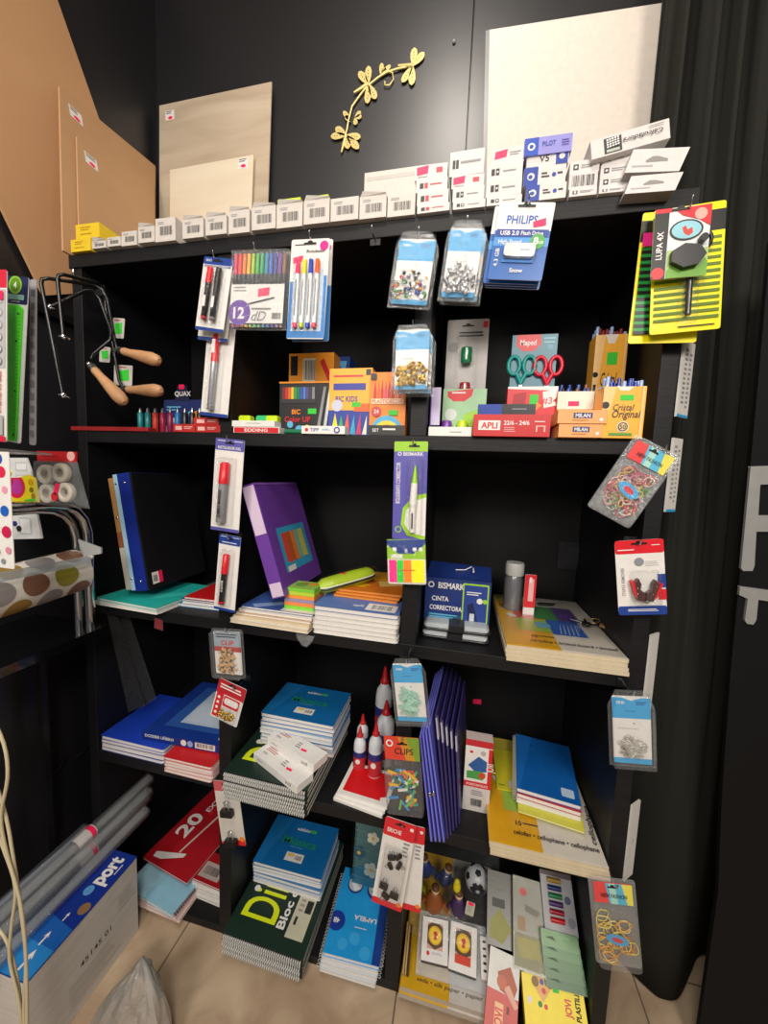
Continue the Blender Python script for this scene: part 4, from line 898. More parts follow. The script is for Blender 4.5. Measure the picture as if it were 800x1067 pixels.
for (cy, c, nm) in ((.70, '#0f7a4a', 'green'), (.42, '#a5142e', 'red')):
    m = MB(); X = Matrix.Translation((w*.5, h*cy, .012)); m.lathe([(.0125,-.017),(.0135,-.012),(.0135,.014),(.012,.018)], mat(c, .15, coat=.6), 16, X=X @ Matrix.Rotation(PI/2, 4, 'X')); m.box(-.002, .002, -.012, .014, .0132, .0140, WHITE, X=X); m.build('barrel_sharpener', o, label=nm + ' barrel sharpener')
m = MB(); m.prism(rr(w*.25, h*.2, w*.75, h*.86, .006), .0008, .027, CLEAR); m.build('clear_blister', o)
M, w, h = standframe((460,405), (505,407), (460,446), .085, Z2)
def gl(a): a.rect(0,0,1,1,mat('#9dc79a',.4)); a.poly([(.1,.05),(.7,.0),(.66,.14),(.5,.24),(.25,.24),(.1,.15)],RED); a.lines(.2,.06,.55,.12,1,WHITE); a.circ(.2,.5,.14,mat('#d0d8d2')); a.poly([(.5,.5),(.8,.4),(1,.6),(1,.8),(.5,.7)],LIME)
o = thing('glue_stick_pack', 'green pack of stubby glue sticks behind the white tray', 'glue pack', M)
m = MB(); X = Matrix.Translation((0, Z2 - M.translation.z + .001, 0)); h2 = h + M.translation.z - Z2; m.prism(rr(0, 0, w, h2, .003), -.002, 0, mat('#9dc79a', .4), X=X); gl(Art(m, w, h2, X)); m.build('backing_card', o)
for x0, c, nm in ((.12,'#7a3f9c','purple'),(.48,'#c2dc28','lime'),(.84,'#1f8a5a','green')):
    m = MB(); X = Matrix.Translation((w*x0, Z2 - M.translation.z + .0012, .012)) @ Matrix.Rotation(-PI/2, 4, 'X') ; m.lathe([(.011, 0), (.0125, .003), (.0125, .034), (.010, .042)], mat(c, .3), 14, X=X); m.build('glue_stick', o, label=nm + ' glue stick')
carton('white_tray', 'flat white tray box with a red spine on the right pen shelf', 'box', sbox(446,491,445,456,Z2,.06,y=.0), GLOSSW, lambda a: a.lines(.5,.5,.9,.7,1,GREY))
# scissors pack
M, w, h = standframe((530,349), (577,350), (530,410), .10, Z2)
o = thing('scissors_pack', 'teal blister card with one teal-handled and one red-handled pair of scissors', 'scissors pack', M)
h2 = h + M.translation.z - Z2
def sc_(a): a.rect(0,0,1,1,mat('#4d8496',.4)); a.poly([(.1,.0),(.62,.0),(.66,.08),(.5,.15),(.25,.15),(.1,.1)],RED); a.txt('Maped',.36,.07,.05,WHITE,width=.36,bold=.02); a.lines(.7,.03,.95,.1,2,mat('#8fc0d0')); a.circ(.84,.12,.07,mat('#6fa3b4'))
m = MB(); X = Matrix.Translation((0, Z2 - M.translation.z + .001, 0)); m.prism(rr(0, 0, w, h2, .003), -.001, 0, mat('#4d8496', .4), X=X); sc_(Art(m, w, h2, X)); m.build('backing_card', o)
def scissors(cx, cy, c, s=1):
    m = MB(); cm = mat(c, .35)
    for sg in (-1, 1):
        q = [(cx + sg*.0145*s + math.cos(t)*.0110*s, cy + .012*s + math.sin(t)*.0175*s, .006) for t in [2*PI*k/18 for k in range(18)]]
        m.tube(q, .0038*s, cm, 7, closed=True); m.tube([(cx + sg*.009*s, cy - .004*s, .006), (cx + sg*.003*s, cy - .016*s, .006), (cx - sg*.001, cy - .026*s, .006)], [.0045*s, .0042*s, .003*s], cm, 8)
    ob = m.build('scissor_handles', o, label={'#109a94':'teal scissor handles','#d81f3c':'red scissor handles'}[c])
    m = MB()
    for sg in (-1, 1): m.prism([(cx - sg*.004*s, cy - .018*s), (cx + sg*.003*s, cy - .020*s), (cx + sg*.0035*s, cy - .052*s), (cx + sg*.0005, cy - .056*s)][::sg], .005 + .001*sg, .0062 + .001*sg, STEEL)
    m.ball((cx, cy - .022*s, .0075), .002, STEEL); m.build('scissor_blades', o)
scissors(w*.24, h*.66, '#109a94', 1.12); scissors(w*.82, h*.65, '#d81f3c', 1.12)
carton('scissors_carton', 'low red and white carton in front of the scissors', 'box', sbox(527,579,403,437,Z2,.03,y=.055), RED, lambda a: (a.poly([(0,.0),(1,.0),(1,.08),(0,.04)],WHITE), a.poly([(.12,.14),(.38,.1),(.36,.36),(.25,.42),(.12,.36)],mat('#a81420')), a.rect(.45,.15,.62,.35,GST), a.poly([(.7,.1),(.98,.05),(.98,.35),(.74,.4)],WHITE), a.txt('#34',.85,.26,.12,RED), a.poly([(.35,.5),(.6,.3),(.7,.35),(.45,.55)],ORG)))
m = MB()
for k, (c, x0) in enumerate((('#a3151d',520),('#1b1b1e',523),('#c3202a',527))):
    p = FP(x0, 430, .07); m = MB(); m.tube([(0,0,.003),(0,0,.05),(0,0,.075 - .006*k)], [.004,.0042,.003], mat(c, .35), 10); tag(m.build('pen', world=Matrix.Translation((p.x - .006 + .006*k, .07 + .012*k, Z2 + .0004)) @ Matrix.Rotation(.12, 4, 'Y')), ['dark red pen standing left of the scissors carton', 'black pen standing left of the scissors carton', 'bright red marker standing against the scissors carton'][k], 'pen')
def apli(a): a.rect(.07,.28,.36,.72,WHITE); a.txt('APLI',.215,.5,.28,RED,bold=.03,width=.22); a.txt('22/6 - 24/6',.57,.38,.19,WHITE,bold=.02,width=.33); a.lines(.41,.58,.6,.84,3,mat('#e8a0a0')); a.lines(.8,.3,.96,.38,1,WHITE); a.poly([(.82,.5),(.94,.5),(.94,.78),(.92,.78),(.92,.55),(.84,.55),(.84,.78),(.82,.78)],mat('#e8b0a8'))
G = sbox(492,572,432,459,Z2,.06,y=-.012)
carton('staple_carton', 'large red staple carton with white lettering on the right pen shelf', 'staple box', G, mat('#c41f24', .4), apli)
M, w, h, d = G
carton('blue_pencil_case', 'shiny blue and black box lying on the large red staple carton', 'box', (M @ Matrix.Translation((.008, .012, h + .0006)), w*.76, .022, .045), mat('#1f3f9c', .3), lambda a: (a.rect(.42,0,1,1,mat('#26262c',.3)), a.lines(.6,.4,.85,.6,1,GREY)))
m = MB(); m.box(0, .045, 0, .03, 0, .034, mat('#16244f', .3)); m.box(.002, .043, -.0004, 0, .004, .03, mat('#20356f', .2)); tag(m.build('ink_cartridge_box', world=Matrix.Translation((FP(556,450,.03).x, .054, Z2 + .0004))), 'dark navy box between the red staple carton and the eraser cartons', 'box')
ER = mat('#eda868', .5)
def milan(a): a.rect(.32,.2,.70,.6,mat('#1a2c6e')); a.txt('MILAN',.51,.4,.26,WHITE,bold=.03,width=.3); a.lines(.3,.72,.8,.86,1,mat('#b07030')); a.circ(.88,.7,.04,WHITE)
G = sbox(581,627,442,459,Z2,.06,y=-.012)
carton('eraser_carton', 'lower orange eraser carton with a navy brand box', 'eraser box', G, ER, milan)
M, w, h, d = G
carton('eraser_carton', 'upper orange eraser carton stacked on its twin', 'eraser box', (M @ Matrix.Translation((-.004, -.002, h + .0006)), w*1.12, h, d), ER, milan)
M2, w2, h2, d2 = sbox(580,618,408,426,Z2,.04,y=.045); zt = h2
o = thing('pen_box', 'open white and orange box of blue ballpoints behind the eraser cartons', 'pen box', M2)
m = MB(); 
for (a_, b_, c_, d_) in ((0,w2,0,.001),(0,w2,d2-.001,d2),(0,.001,0,d2),(w2-.001,w2,0,d2)): m.box(a_, b_, c_, d_, 0, h2, ORL)
m.box(0, w2, 0, d2, 0, .001, ORL); a = Art(m, w2, h2, FACE); a.rect(0,0,1,.36,mat('#e9dfd0')); a.poly([(.3,.2),(.6,.2),(.6,.3),(.3,.3)],PINK); m.build('open_box', o)
for k in range(12):
    x = w2*(.08 + .075*k); yy = d2*(.25 + .5*((k*7) % 3)/2); c = ['#16308c','#24428f','#8a5a3a','#3f5fae'][k % 4]
    m = MB(); m.tube([(0, 0, 0), (random.uniform(-.003,.003), 0, h2 + .006 + .005*((k*5) % 3))], .0035, mat(c, .3), 8); tag(m.build('ballpoint_pen', world=M2 @ Matrix.Translation((x, yy, .0015))), {'#16308c':'deep blue','#24428f':'navy','#8a5a3a':'brown','#3f5fae':'mid blue'}[c] + ' pen standing in the open white and orange box', 'pen', 'pens in the open white and orange box')
def cristal(a):
    a.rect(0,0,1,1,OR2); a.poly([(0,.0),(.3,0),(.22,.3),(.12,.62),(0,.75)],CRY); a.poly([(.3,0),(.7,0),(.6,.08),(.4,.08)],mat('#e9e2d8')); a.rect(.40,.16,.72,.27,GST); a.txt('Cristal',.5,.40,.12,mat('#2a2a2c'),bold=.012,width=.5,shear=.25); a.txt('Original',.58,.53,.14,mat('#2a2a2c'),bold=.015,width=.68,shear=.25)
    a.circ(.07,.36,.09,BLK2); a.rect(.03,.45,.12,.7,BLK2); a.circ(.52,.78,.14,mat('#e9e2d8')); a.circ(.52,.78,.12,mat('#5a3a2a')); a.circ(.52,.78,.09,mat('#e9c98a')); a.txt('50',.52,.78,.08,DK,bold=.02); a.rect(.2,.9,.75,.95,mat('#5a9a3a')); a.rect(.9,.0,.96,1,CRY)
def cristalbox(G, label, penc, seed):
    where = label.split()[0]
    M, w, h, d = G; o = thing('ballpoint_box', label, 'pen box', M); r2 = random.Random(seed)
    m = MB(); 
    for q in ((0,w,0,.001),(0,w,d-.001,d),(0,.001,0,d),(w-.001,w,0,d)): m.box(*q, 0, h, OR2)
    m.box(0, w, 0, d, 0, .001, OR2); cristal(Art(m, w, h, FACE)); m.build('open_box', o)
    for r_ in range(3):
        for k in range(7):
            x = w*(.09 + .137*k) + r2.uniform(-.002,.002); yy = d*(.2 + .3*r_); top = h + r2.uniform(.006,.02)
            P_ = thing('ballpoint_pen', f'clear ballpoint pen with a {"coloured" if k % 3 else "pale blue"} cap in the {where} orange box', 'pen', M @ Matrix.Translation((x, yy, .0015)), 'ballpoint pens in the ' + where + ' orange box'); m = MB(); m.tube([(0, 0, 0), (0, 0, top - .014)], .0034, mat('#d5dbe4', .15), 6); m.build('barrel', P_); m = MB(); m.tube([(0, 0, top - .014), (.0005, 0, top)], [.0040, .0034], mat(penc if k % 3 else '#9fb4e0', .25), 8); m.build('pen_cap', P_)
cristalbox(sbox(613,646,349,440,Z2,.045,y=.11), 'rear orange ballpoint box filled with pens in the right corner', '#8a2a2a', 1)
cristalbox(sbox(624,668,403,462,Z2,.05,y=-.010), 'front orange ballpoint box filled with blue-capped pens on the right', '#1f3a9c', 2)
# ================================================================== third shelf (z3)
PG = mat('#e4e0da', .7, scale=200); PGC = mat('#d9c9ae', .7); AQUA = mat('#27b8ad', .4); WIREW = mat('#d9d9db', .3, .4, var=0)
def at(x, y, z, rz=0): return Matrix.Translation((x, y, z + .0004)) @ Matrix.Rotation(rz, 4, 'Z')
notebook(at(-.968, -.012, Z3, -.06), .215, .21, .009, mat('#dfe4e2'), PG, 'white spiral notebook with its wire on the right, under the turquoise one', bind='right', wire=WIREW, nring=34)
notebook(at(-.966, -.006, Z3 + .0100, -.09), .212, .205, .007, AQUA, PG, 'turquoise spiral notebook lying at the left end of the binder shelf', bind='left', wire=WIREW, nring=34, art=lambda a: (a.poly([(.55,.55),(.9,.35),(.92,.5),(.6,.8)],mat('#3cc9be'))))
notebook(at(-.800, .03, Z3 + .0, -.02), .045, .25, .006, mat('#4a5a5c'), PG, 'dark spiral pad reaching back beside the standing binders', bind='right', wire=WIREW, nring=34)
# leaning ring binders, spines to the front
def leaner(TL, TR, BL, y, depth, mt, name, label, cat, art=None, side=None, screws=()):
    M, w, h = cardframe(TL, TR, BL, y); o = thing(name, label, cat, M)
    m = MB(); m.box(0, w, 0, h, -depth, 0, mt)
    if art: art(Art(m, w, h))
    if side: side(Art(m, depth, h, Matrix(((0,0,1,w),(0,1,0,0),(-1,0,0,0),(0,0,0,1)))))
    m.build('cover', o)
    for fx, fy in screws:
        m = MB(); m.lathe([(.0035, 0), (.003, .0012), (.001, .0014)], CHROME, 10, X=Matrix.Translation((w*fx, h*(1-fy), 0))); m.build('spine_rivet', o)
    return o
_M, _w, _h = cardframe((121.5,494), (134,492), (157,615), .018)
def spine(x0, w, h, y0, depth, mt, label, art=None, side=None, screws=()):
    M = _M @ Matrix.Translation((x0, y0, 0)); o = thing('ring_binder', label, 'binder', M)
    m = MB(); m.box(0, w, 0, h, -depth, 0, mt)
    if art: art(Art(m, w, h))
    if side: side(Art(m, depth, h, Matrix(((0,0,1,w),(0,1,0,0),(-1,0,0,0),(0,0,0,1)))))
    m.build('cover', o)
    for fx, fy in screws:
        m = MB(); m.lathe([(.0035, 0), (.003, .0012), (.001, .0014)], CHROME, 10, X=Matrix.Translation((w*fx, h*(1-fy), 0))); m.build('spine_rivet', o)
spine(-.031, .0165, _h*.955, .006, .12, mat('#a87c46', .5), 'narrow tan and grey binder leaning leftmost behind the pale blue one', lambda a: (a.rect(0,.5,1,1,mat('#b9b2a6')), a.rect(0,.48,1,.62,mat('#8a5030'))), screws=((.5,.35),))
spine(-.0142, .0135, _h*.99, .003, .19, mat('#9cc3dc', .45), 'pale blue narrow binder leaning between the tan and the dark blue one', screws=((.5,.08),(.5,.9)))
spine(0, _w, _h, 0, .20, mat('#142a86', .4), 'dark blue binder leaning to the left on the turquoise notebook', screws=((.5,.08),(.5,.92)))
spine(_w + .0008, .006, _h*.995, 0, .22, mat('#16161a', .4), 'thin black binder with a pink price sticker leaning right of the dark blue one', side=lambda a: (a.rect(.06,.86,.22,.96,WHITE), a.rect(.16,.86,.22,.96,PINK), a.bars(.075,.885,.14,.94)))
# flat books against the left divider
for k, (c, dx, t, lab) in enumerate((('#2f8fce', -.006, .009, 'bright blue exercise book, lowest beside the left divider'), ('#e6e3df', .010, .007, 'white exercise book above the bright blue one'), ('#1f3a8c', .008, .005, 'navy exercise book under the red one'), ('#c8191f', .016, .006, 'red exercise book on top beside the left divider'))):
    z = Z3 + sum((.009, .007, .005, .006)[:k]) + .0006*k
    notebook(at(-.748 + dx, .045, z, .02), .145 - dx, .20, t, mat(c, .4), PG, lab, 'exercise book', name='exercise_book')
# clear hang tab stuck under this shelf
for px, py, lab in ((165,648,'small red and clear sticker under the front edge of the binder shelf'),):
    p = FP(px, py+2, -.001); m = MB(); m.poly([(-.012,-.012),(.012,-.016),(.012,.010),(-.010,.014)], mat('#8b3038', .4)); m.poly([(-.014,-.014,-.0003),(.014,-.018,-.0003),(.014,.012,-.0003),(-.012,.016,-.0003)], mat('#4b4347', .3)); tag(m.build('price_sticker', world=frame(p, (1,0,0), (0,-1,0))), lab, 'sticker')
# middle column: left book pile
z = Z3
for k, (t, cv, pg) in enumerate(((.0105, '#e9e3d6', PGC), (.006, '#d9c7a4', PGC), (.006, '#c8a98c', PG), (.006, '#e2ddd4', PG), (.006, '#2c4a8c', PG))):
    def topart(a): a.rect(.0,.0,.55,1,mat('#3f5fa8')); a.rect(.55,0,1,1,mat('#d8d2c8')); a.poly([(.1,.9),(.45,.7),(.5,.8),(.2,1)],mat('#8fa8d8')); a.lines(.6,.6,.95,.9,4,GREY)
    notebook(at(-.552 + .004*k, -.010 + .006*k, z, -.03 + .005*k), .212 - .004*k, .20, t, mat(cv, .45), pg, f'thin paper-covered workbook, {from_top(k,5)} of the pile under the purple binder', 'workbook', name='workbook', art=topart if k == 4 else None, group='workbooks under the purple binder')
    z += t + .0005
ZL = z
# right pile: six white notebooks
z = Z3
for k in range(6):
    def topart(a): a.rect(0,0,1,1,mat('#5577b8')); a.rect(0,.0,1,.25,mat('#e6e4e0')); a.rect(.60,.8,.95,.96,WHITE); a.bars(.66,.83,.9,.93); a.txt('apli',.5,.88,.05,WHITE)
    notebook(at(-.334 + random.uniform(-.003,.002), -.004 + random.uniform(-.003,.003), z, -.012 + random.uniform(-.01,.008)), .207, .285, .0106, mat('#d9d7d4' if k < 5 else '#4a68a8', .4), PG, f'white stapled notebook, {from_top(k,6)} of the thick pile left of the middle divider', 'notebook', art=topart if k == 5 else None, group='white notebooks left of the middle divider', r=.008, name='stapled_notebook')
    z += .0112
ZR = z
for k in range(3):
    def oart(a): a.rect(0,0,1,1,mat('#d9761c')); a.poly([(0,.0),(1,.0),(1,.35),(.3,.5),(0,.3)],mat('#e8a22a')); a.lines(.1,.7,.5,.85,2,YEL); a.poly([(.5,.5),(.9,.4),(.95,.6),(.6,.75)],mat('#f0c86a'))
    notebook(at(-.312 + .004*k, .075 + .004*k, ZR + .0062*k, -.05 + .02*k), .170, .20, .0056, mat('#dc7a22', .4), mat('#e09a4a', .6), f'orange drawing book, {["lowest","middle","topmost"][k]} of three on the white notebooks', 'drawing book', name='drawing_book', art=oart if k == 2 else None)
# purple binder
def pimg(a):
    a.rect(.18,.42,.86,.83,mat('#3aa0cc')); a.rect(.22,.78,.4,.83,WHITE)
    for k, c in enumerate(('#d84a3a','#b85a2a','#d87a3a','#7ab0a0','#c8c05a')): a.poly([(.25+.10*k,.48),(.37+.10*k,.47),(.37+.10*k,.76),(.25+.10*k,.74)],mat(c))
    a.poly([(0,0),(1,0),(1,.02),(0,.02)],mat('#8a5ab8'))
leaner((251,507), (264,503), (281,625), .008, .235, mat('#6d3f9e', .35), 'ring_binder', 'purple binder with white spine panels leaning over the book piles', 'binder', lambda a: (a.rect(.06,.015,.94,.44,mat('#d8c4dc')), a.rect(.06,.87,.94,.99,mat('#d8c4dc'))), pimg)
# sticky note block
c5 = ['#7fd63a','#f08a4a','#9a8fb0','#f0963a','#b8d63a','#7fc83a']
p = HP(294, 634, ZL); p2 = HP(325, 638, ZL); wn = (p2 - p).length
for k, c in enumerate(c5):
    def na(a): a.rect(0,0,1,1,mat('#8fb84a')); a.circ(.4,.5,.2,mat('#6a9a3a')); a.circ(.75,.35,.12,ORG); a.circ(.5,.3,.07,RED)
    slab(frame((p.x + .003, p.y + .004, ZL + .0004 + .0092*k), p2 - p, (0,0,1)), wn, .062, .0088, mat(c, .55), f'neon sticky note pad, {from_top(k,6)} of the block beside the purple binder', 'sticky notes', 'sticky_note_pad', 'neon sticky note pads', art=na if k == 5 else None)
# zip case
a0 = HP(332, 612, ZR + .022); b0 = Vector((-.235, .175, ZR + .044)); ax = (b0 - a0)
o = thing('pencil_case', 'lime green zipped pencil case lying on the orange drawing books', 'pencil case', Matrix.Translation(a0))
d_ = ax.normalized(); up = Vector((0,0,1)); sd = d_.cross(up).normalized(); up = sd.cross(d_)
R_ = [.012,.021,.0225,.0225,.021,.012]; T_ = [0,.08,.3,.7,.92,1]
m = MB(); m.loft([[tuple(ax*t + sd*math.cos(q)*r*1.1 + up*math.sin(q)*r*.9) for q in [2*PI*k/18 for k in range(18)]] for t, r in zip(T_, R_)], mat('#a9c32c', .4)); m.build('case_body', o)
m = MB(); m.tube([tuple(ax*t - up*.004 - sd*(-r*1.12)) for t, r in zip(T_, R_)], .0022, mat('#26262a'), 6); m.tube([tuple(ax*t + up*.001 - sd*(-r*1.12)) for t, r in zip(T_, R_)], .0016, WHITE, 6)
m.build('zip', o)
m = MB(); m.ball(tuple(ax*.45 + up*.020), .006, RED, 8, (1.6,1,.3)); m.build('red_patch', o)
m = MB(); m.loft([[tuple(ax*t + sd*math.cos(q)*r + up*math.sin(q)*r*.95) for q in [2*PI*k/14 for k in range(14)]] for t, r in zip((-.02,.2,.8,1.1), (.016,.0265,.0265,.014))], CLEAR); m.build('clear_wrapper', o)
# plastic scrap under the shelf edge
p = FP(317, 664, -.004); m = MB(); m.loft([[(-.022,.008,0),(.026,.006,.002),(.024,-.004,.006),(-.018,-.002,.004)],[(-.010,-.014,.002),(.016,-.012,.006),(.010,-.02,.008),(-.004,-.02,.004)]], CLEARHZ, False); tag(m.build('plastic_hang_tab', world=frame(p, (1,0,0), (0,-1,0))), 'crumpled clear plastic tab sticking out under the white notebooks', 'plastic tab')
# right column
BNV = mat('#1b3275', .4)
def bism(a):
    a.rect(0,0,1,1,BNV); a.poly([(0,.88),(.6,.8),(1,.9),(1,1),(0,1)],mat('#2f5fb0')); a.circ(.09,.13,.05,WHITE); a.circ(.09,.13,.03,BNV); a.txt('BISMARK',.40,.13,.11,WHITE,width=.40,bold=.02)
    a.txt('CINTA',.24,.38,.085,WHITE,width=.26,bold=.02); a.txt('CORRECTORA',.33,.55,.085,WHITE,width=.50,bold=.02); a.rect(.06,.66,.6,.78,mat('#27506f')); a.lines(.08,.67,.55,.76,2,SKY)
    a.rect(.58,.05,.97,.93,LIME,.003); a.rect(.60,.08,.95,.9,mat('#26418f'),.002); a.lines(.64,.2,.9,.28,2,WHITE); a.circ(.84,.36,.045,WHITE); a.circ(.92,.36,.035,LIME); a.poly([(.66,.45),(.74,.4),(.84,.8),(.8,.85),(.68,.8)],mat('#14224f')); a.rect(.7,.6,.77,.74,mat('#c8d0d8'))
M, w, h, d = sbox(441, 509, 604, 655, Z3, .09, y=.098)
o = thing('correction_tape_carton', 'navy display carton of correction tapes with its lid open', 'display box', M)
m = MB(); m.box(0, w, 0, d, 0, h, BNV); bism(Art(m, w, h, FACE)); m.build('carton_body', o)
m = MB(); m.loft([[(0,d*.12,h+.0002),(w,d*.12,h+.0002),(w,d*.14,h+.0002),(0,d*.14,h+.0002)],[(.004,d,h+.022),(w+.003,d,h+.016),(w+.003,d+.001,h+.016),(.004,d+.001,h+.022)]], BNV, False)
m.tube([(w*.45,d*.5,h+.013),(w*.6,d*.55,h+.014),(w*.7,d*.8,h+.018)], .0015, WHITE, 6); m.box(w*.72,w*.74,d*.4,d*.8,h+.012,h+.016,WHITE); m.build('open_lid', o)
for k in range(2):
    p = HP(438, 663, Z3)
    o = thing('mouse_shaped_tape_tray', ['lower','upper'][k] + ' black and white plastic pen tray in front of the navy carton', 'tray', Matrix.Translation((p.x + .003*k, p.y - .004, Z3 + .0004 + .0185*k)) @ Matrix.Rotation(-.02 + .03*k, 4, 'Z'))
    o.name = 'plastic_tray'
    m = MB(); m.loft([[(a_, b_, zz) for a_, b_ in rr(i, i, .158 - i, .075 - i, .012)] for zz, i in ((0,.006),(.003,0),(.006,0),(.0065,.004))], mat('#26272b', .25)); m.build('tray_base', o)
    m = MB(); m.loft([[(a_, b_, zz) for a_, b_ in rr(i, i, .158 - i, .070 - i, .012)] for zz, i in ((.0068,.004),(.012,.003),(.016,.010))], clear('#e8eef0', gloss=.5, haze=.5)); m.build('clear_cover', o)
    m = MB(); m.box(.062, .098, -.001, .06, .002, .0175, mat('#1b1b1f', .35)); m.build('clip', o)
def trayart(a): pass
p = Vector((.135, .235, Z3)); zt = FP(535, 586, .235).z - Z3
JX = FP(535, 610, .235).x
o = thing('pigment_jar', 'small grey jar with a pale screw lid behind the card pack', 'jar', at(JX, .235, Z3))
m = MB(); m.lathe([(.022, 0), (.0245, .003), (.0245, zt*.72), (.020, zt*.79)], mat('#74757a', .25, .3), 20); m.build('jar_body', o)
m = MB(); m.lathe([(.0235, zt*.79), (.0245, zt*.81), (.0245, zt*.96), (.0225, zt)], mat('#b9bab6', .4), 20); m.build('screw_lid', o)
M, w, h, d = sbox(545, 557, 599, 632, Z3, .004, y=.19, rot=.1)
carton('swing_tag', 'red and white cardboard tag standing right of the jar', 'tag', (M, w, h, .003), mat('#dcdad6'), lambda a: (a.rect(0,0,1,.62,RED), a.rect(.35,.08,.8,.5,mat('#e9b0b0')), a.rect(.4,.05,.6,.15,WHITE)))
# card packs
def bristol(words_, cell):
    def f(a):
        a.rect(0,0,.47,1,mat('#e0a821',.35)); a.rect(.47,0,1,1,mat('#d9d2c6',.35)); a.poly([(0,0),(.45,0),(.4,.12),(0,.18)],mat('#d8c84a'))
        a.rect(.17,.26,.38,.52,mat('#d04a34')); a.rect(.38,.22,.62,.50,mat('#3f8a4a')); a.rect(.17,.52,.48,.74,mat('#9ec04a')); a.rect(.48,.50,.80,.76,mat('#2f62b8')); a.rect(.62,.22,.84,.50,mat('#5a3f8a')); a.circ(.33,.42,.06,mat('#d8705a')); a.circ(.42,.62,.08,mat('#6fb0c8'))
        a.poly([(.08,.46),(.14,.44),(.2,.5),(.12,.52)],WHITE); a.circ(.05,.34,.02,WHITE); a.rect(.04,.25,.16,.34,mat('#8a6a1c'))
        for k in range(5): a.poly([(.55+.04*k,.75),(.6+.035*k,.58),(.605+.035*k,.58),(.56+.04*k,.75)],mat('#b8c8e8'))
        a.txt('10', .29,.83,.032,INK,bold=.02); a.lines(.33,.82,.5,.84,1,DK)
        a.txt(words_, .60,.90,.032,INK,bold=.015,shear=.15,width=.74)
        if cell: a.txt(cell, .965,.72,.032,INK,bold=.015,rot=PI/2-.1,width=.3,shear=.15)
    return f
CARDP = mat('#cdbfa2', .6); SHRINK = clear(gloss=.06)
def packs(x0, x1, y, d, z0, n, t, label, words_, cell, sk=0):
    for k in range(n):
        M = at(x0 + random.uniform(-.002,.002), y + .002*k*(0 if sk else 1), z0 + k*(t + .0004), random.uniform(-.006,.006))
        o = thing('card_sheet_pack', label % from_top(k, n), 'card pack', M, None)
        m = MB(); m.box(0, x1 - x0, 0, d, 0, t, CARDP); 
        if k == n - 1: bristol(words_, cell)(Art(m, x1 - x0, d, TOPF(t)))
        m.build('card_sheets', o)
        if k == n - 1:
            m = MB(); m.box(-.0008, x1 - x0 + .0008, -.0008, d + .0008, t + .0035, t + .0037, SHRINK); m.build('shrink_wrap', o)
packs(.108, .342, -.012, .355, Z3, 4, .0078, 'yellow and white card sheet pack under the keys, %s of four', 'cartulina • bristol board • bristol', None)
ZP = Z3 + 4*.0082
# keys on the pack
p = HP(612, 652, ZP + .006)
o = thing('key_bunch', 'small bunch of keys with a wooden fob lying on the yellow card pack', 'keys', Matrix.Translation((p.x, p.y, ZP + .0045)))
m = MB(); m.tube([(math.cos(t)*.014 + .018, math.sin(t)*.014 + .02, .008 + .004*math.cos(t)) for t in [2*PI*k/20 for k in range(20)]], .0010, mat('#c9a46a', .3, .8), 6, closed=True); m.build('split_ring', o)
for k, (rt, c) in enumerate(((.3,'#33302c'),(1.4,'#4a4038'),(2.7,'#2a2a2c'))):
    X = Matrix.Translation((-.002, .004, .0015 + .0022*k)) @ Matrix.Rotation(rt, 4, 'Z'); m = MB(); m.prism(ell(0, 0, .010, .009, 12), 0, .0018, mat(c, .3, .4), X=X); m.prism([(.008,-.0028),(.034,-.0028),(.037,0),(.034,.0028),(.030,.001),(.027,.0028),(.008,.0028)], 0, .0018, STEEL if k else mat(c, .3, .6), X=X); m.build('key', o)
X = Matrix.Translation((.030, .005, .003)) @ Matrix.Rotation(-.9, 4, 'Z'); m = MB(); m.prism(rr(0, -.008, .045, .008, .004), 0, .006, mat('#8a6848', .5), X=X); m.build('wooden_fob', o)
m = MB(); m.prism([(0,0),(.03,.006),(.045,.022),(.02,.02),(-.006,.012)], 0, .003, mat('#1f2a22', .4)); tag(m.build('black_clip', world=at(HP(560,628,ZP).x, HP(560,632,ZP).y, ZP + .0045)), 'small dark clip lying on the back edge of the yellow card pack', 'clip')
# wall socket seen through the open back
p = FP(598, 580, YB - .03)
o = thing('wall_socket', 'black wall socket on the back panel above the card pack', 'socket', frame((p.x, YB - .0125, p.z), (1,0,0), (0,-1,0)))
m = MB(); m.prism(rr(-.042,-.042,.042,.042,.006), 0, .006, mat('#1d1d20', .35)); m.build('socket_plate', o)
m = MB(); m.prism(rr(-.024,-.026,.024,.026,.004), .006, .010, mat('#26262a', .3)); m.build('socket_insert', o)
# ================================================================== fourth shelf (z4)
BLUN = mat('#1f44c0', .35)
z = Z4
for k in range(4):
    def ba(a): a.rect(0,0,1,1,BLUN); a.circ(.85,.62,.05,WHITE); a.circ(.86,.63,.04,BLUN); a.lines(.6,.72,.78,.74,1,mat('#9ab0e8'))
    notebook(at(-.983 + .002*(k % 2), .004, z, .01*((k % 3) - 1)), .216, .21, .0105, mat('#2a3f9a' if k % 2 == 0 else '#c9c4cc', .4) if k < 3 else BLUN, PG, f'royal blue school notebook, {from_top(k,4)} of the pile at the left end', 'notebook', art=ba if k == 3 else None, name='school_notebook', group='royal blue notebooks at the left end', r=.008)
    z += .0112
ZB = z
z = Z4
for k in range(5):
    def ra(a): a.rect(0,0,1,1,mat('#cc1f22')); a.lines(.3,.15,.6,.3,2,WHITE)
    notebook(at(-.750 + .003*(k % 2), -.016, z, .012*((k % 3) - 1)), .148, .20, .0080, mat('#cc1f22', .4) if k == 4 else mat('#d8a8a4', .5), PG, f'small red school pad, {from_top(k,5)} of the pile under the blue transparency box', 'notepad', art=ra if k == 4 else None, name='red_notepad', group='small red pads on the lower left shelf', r=.006)
    z += .0086
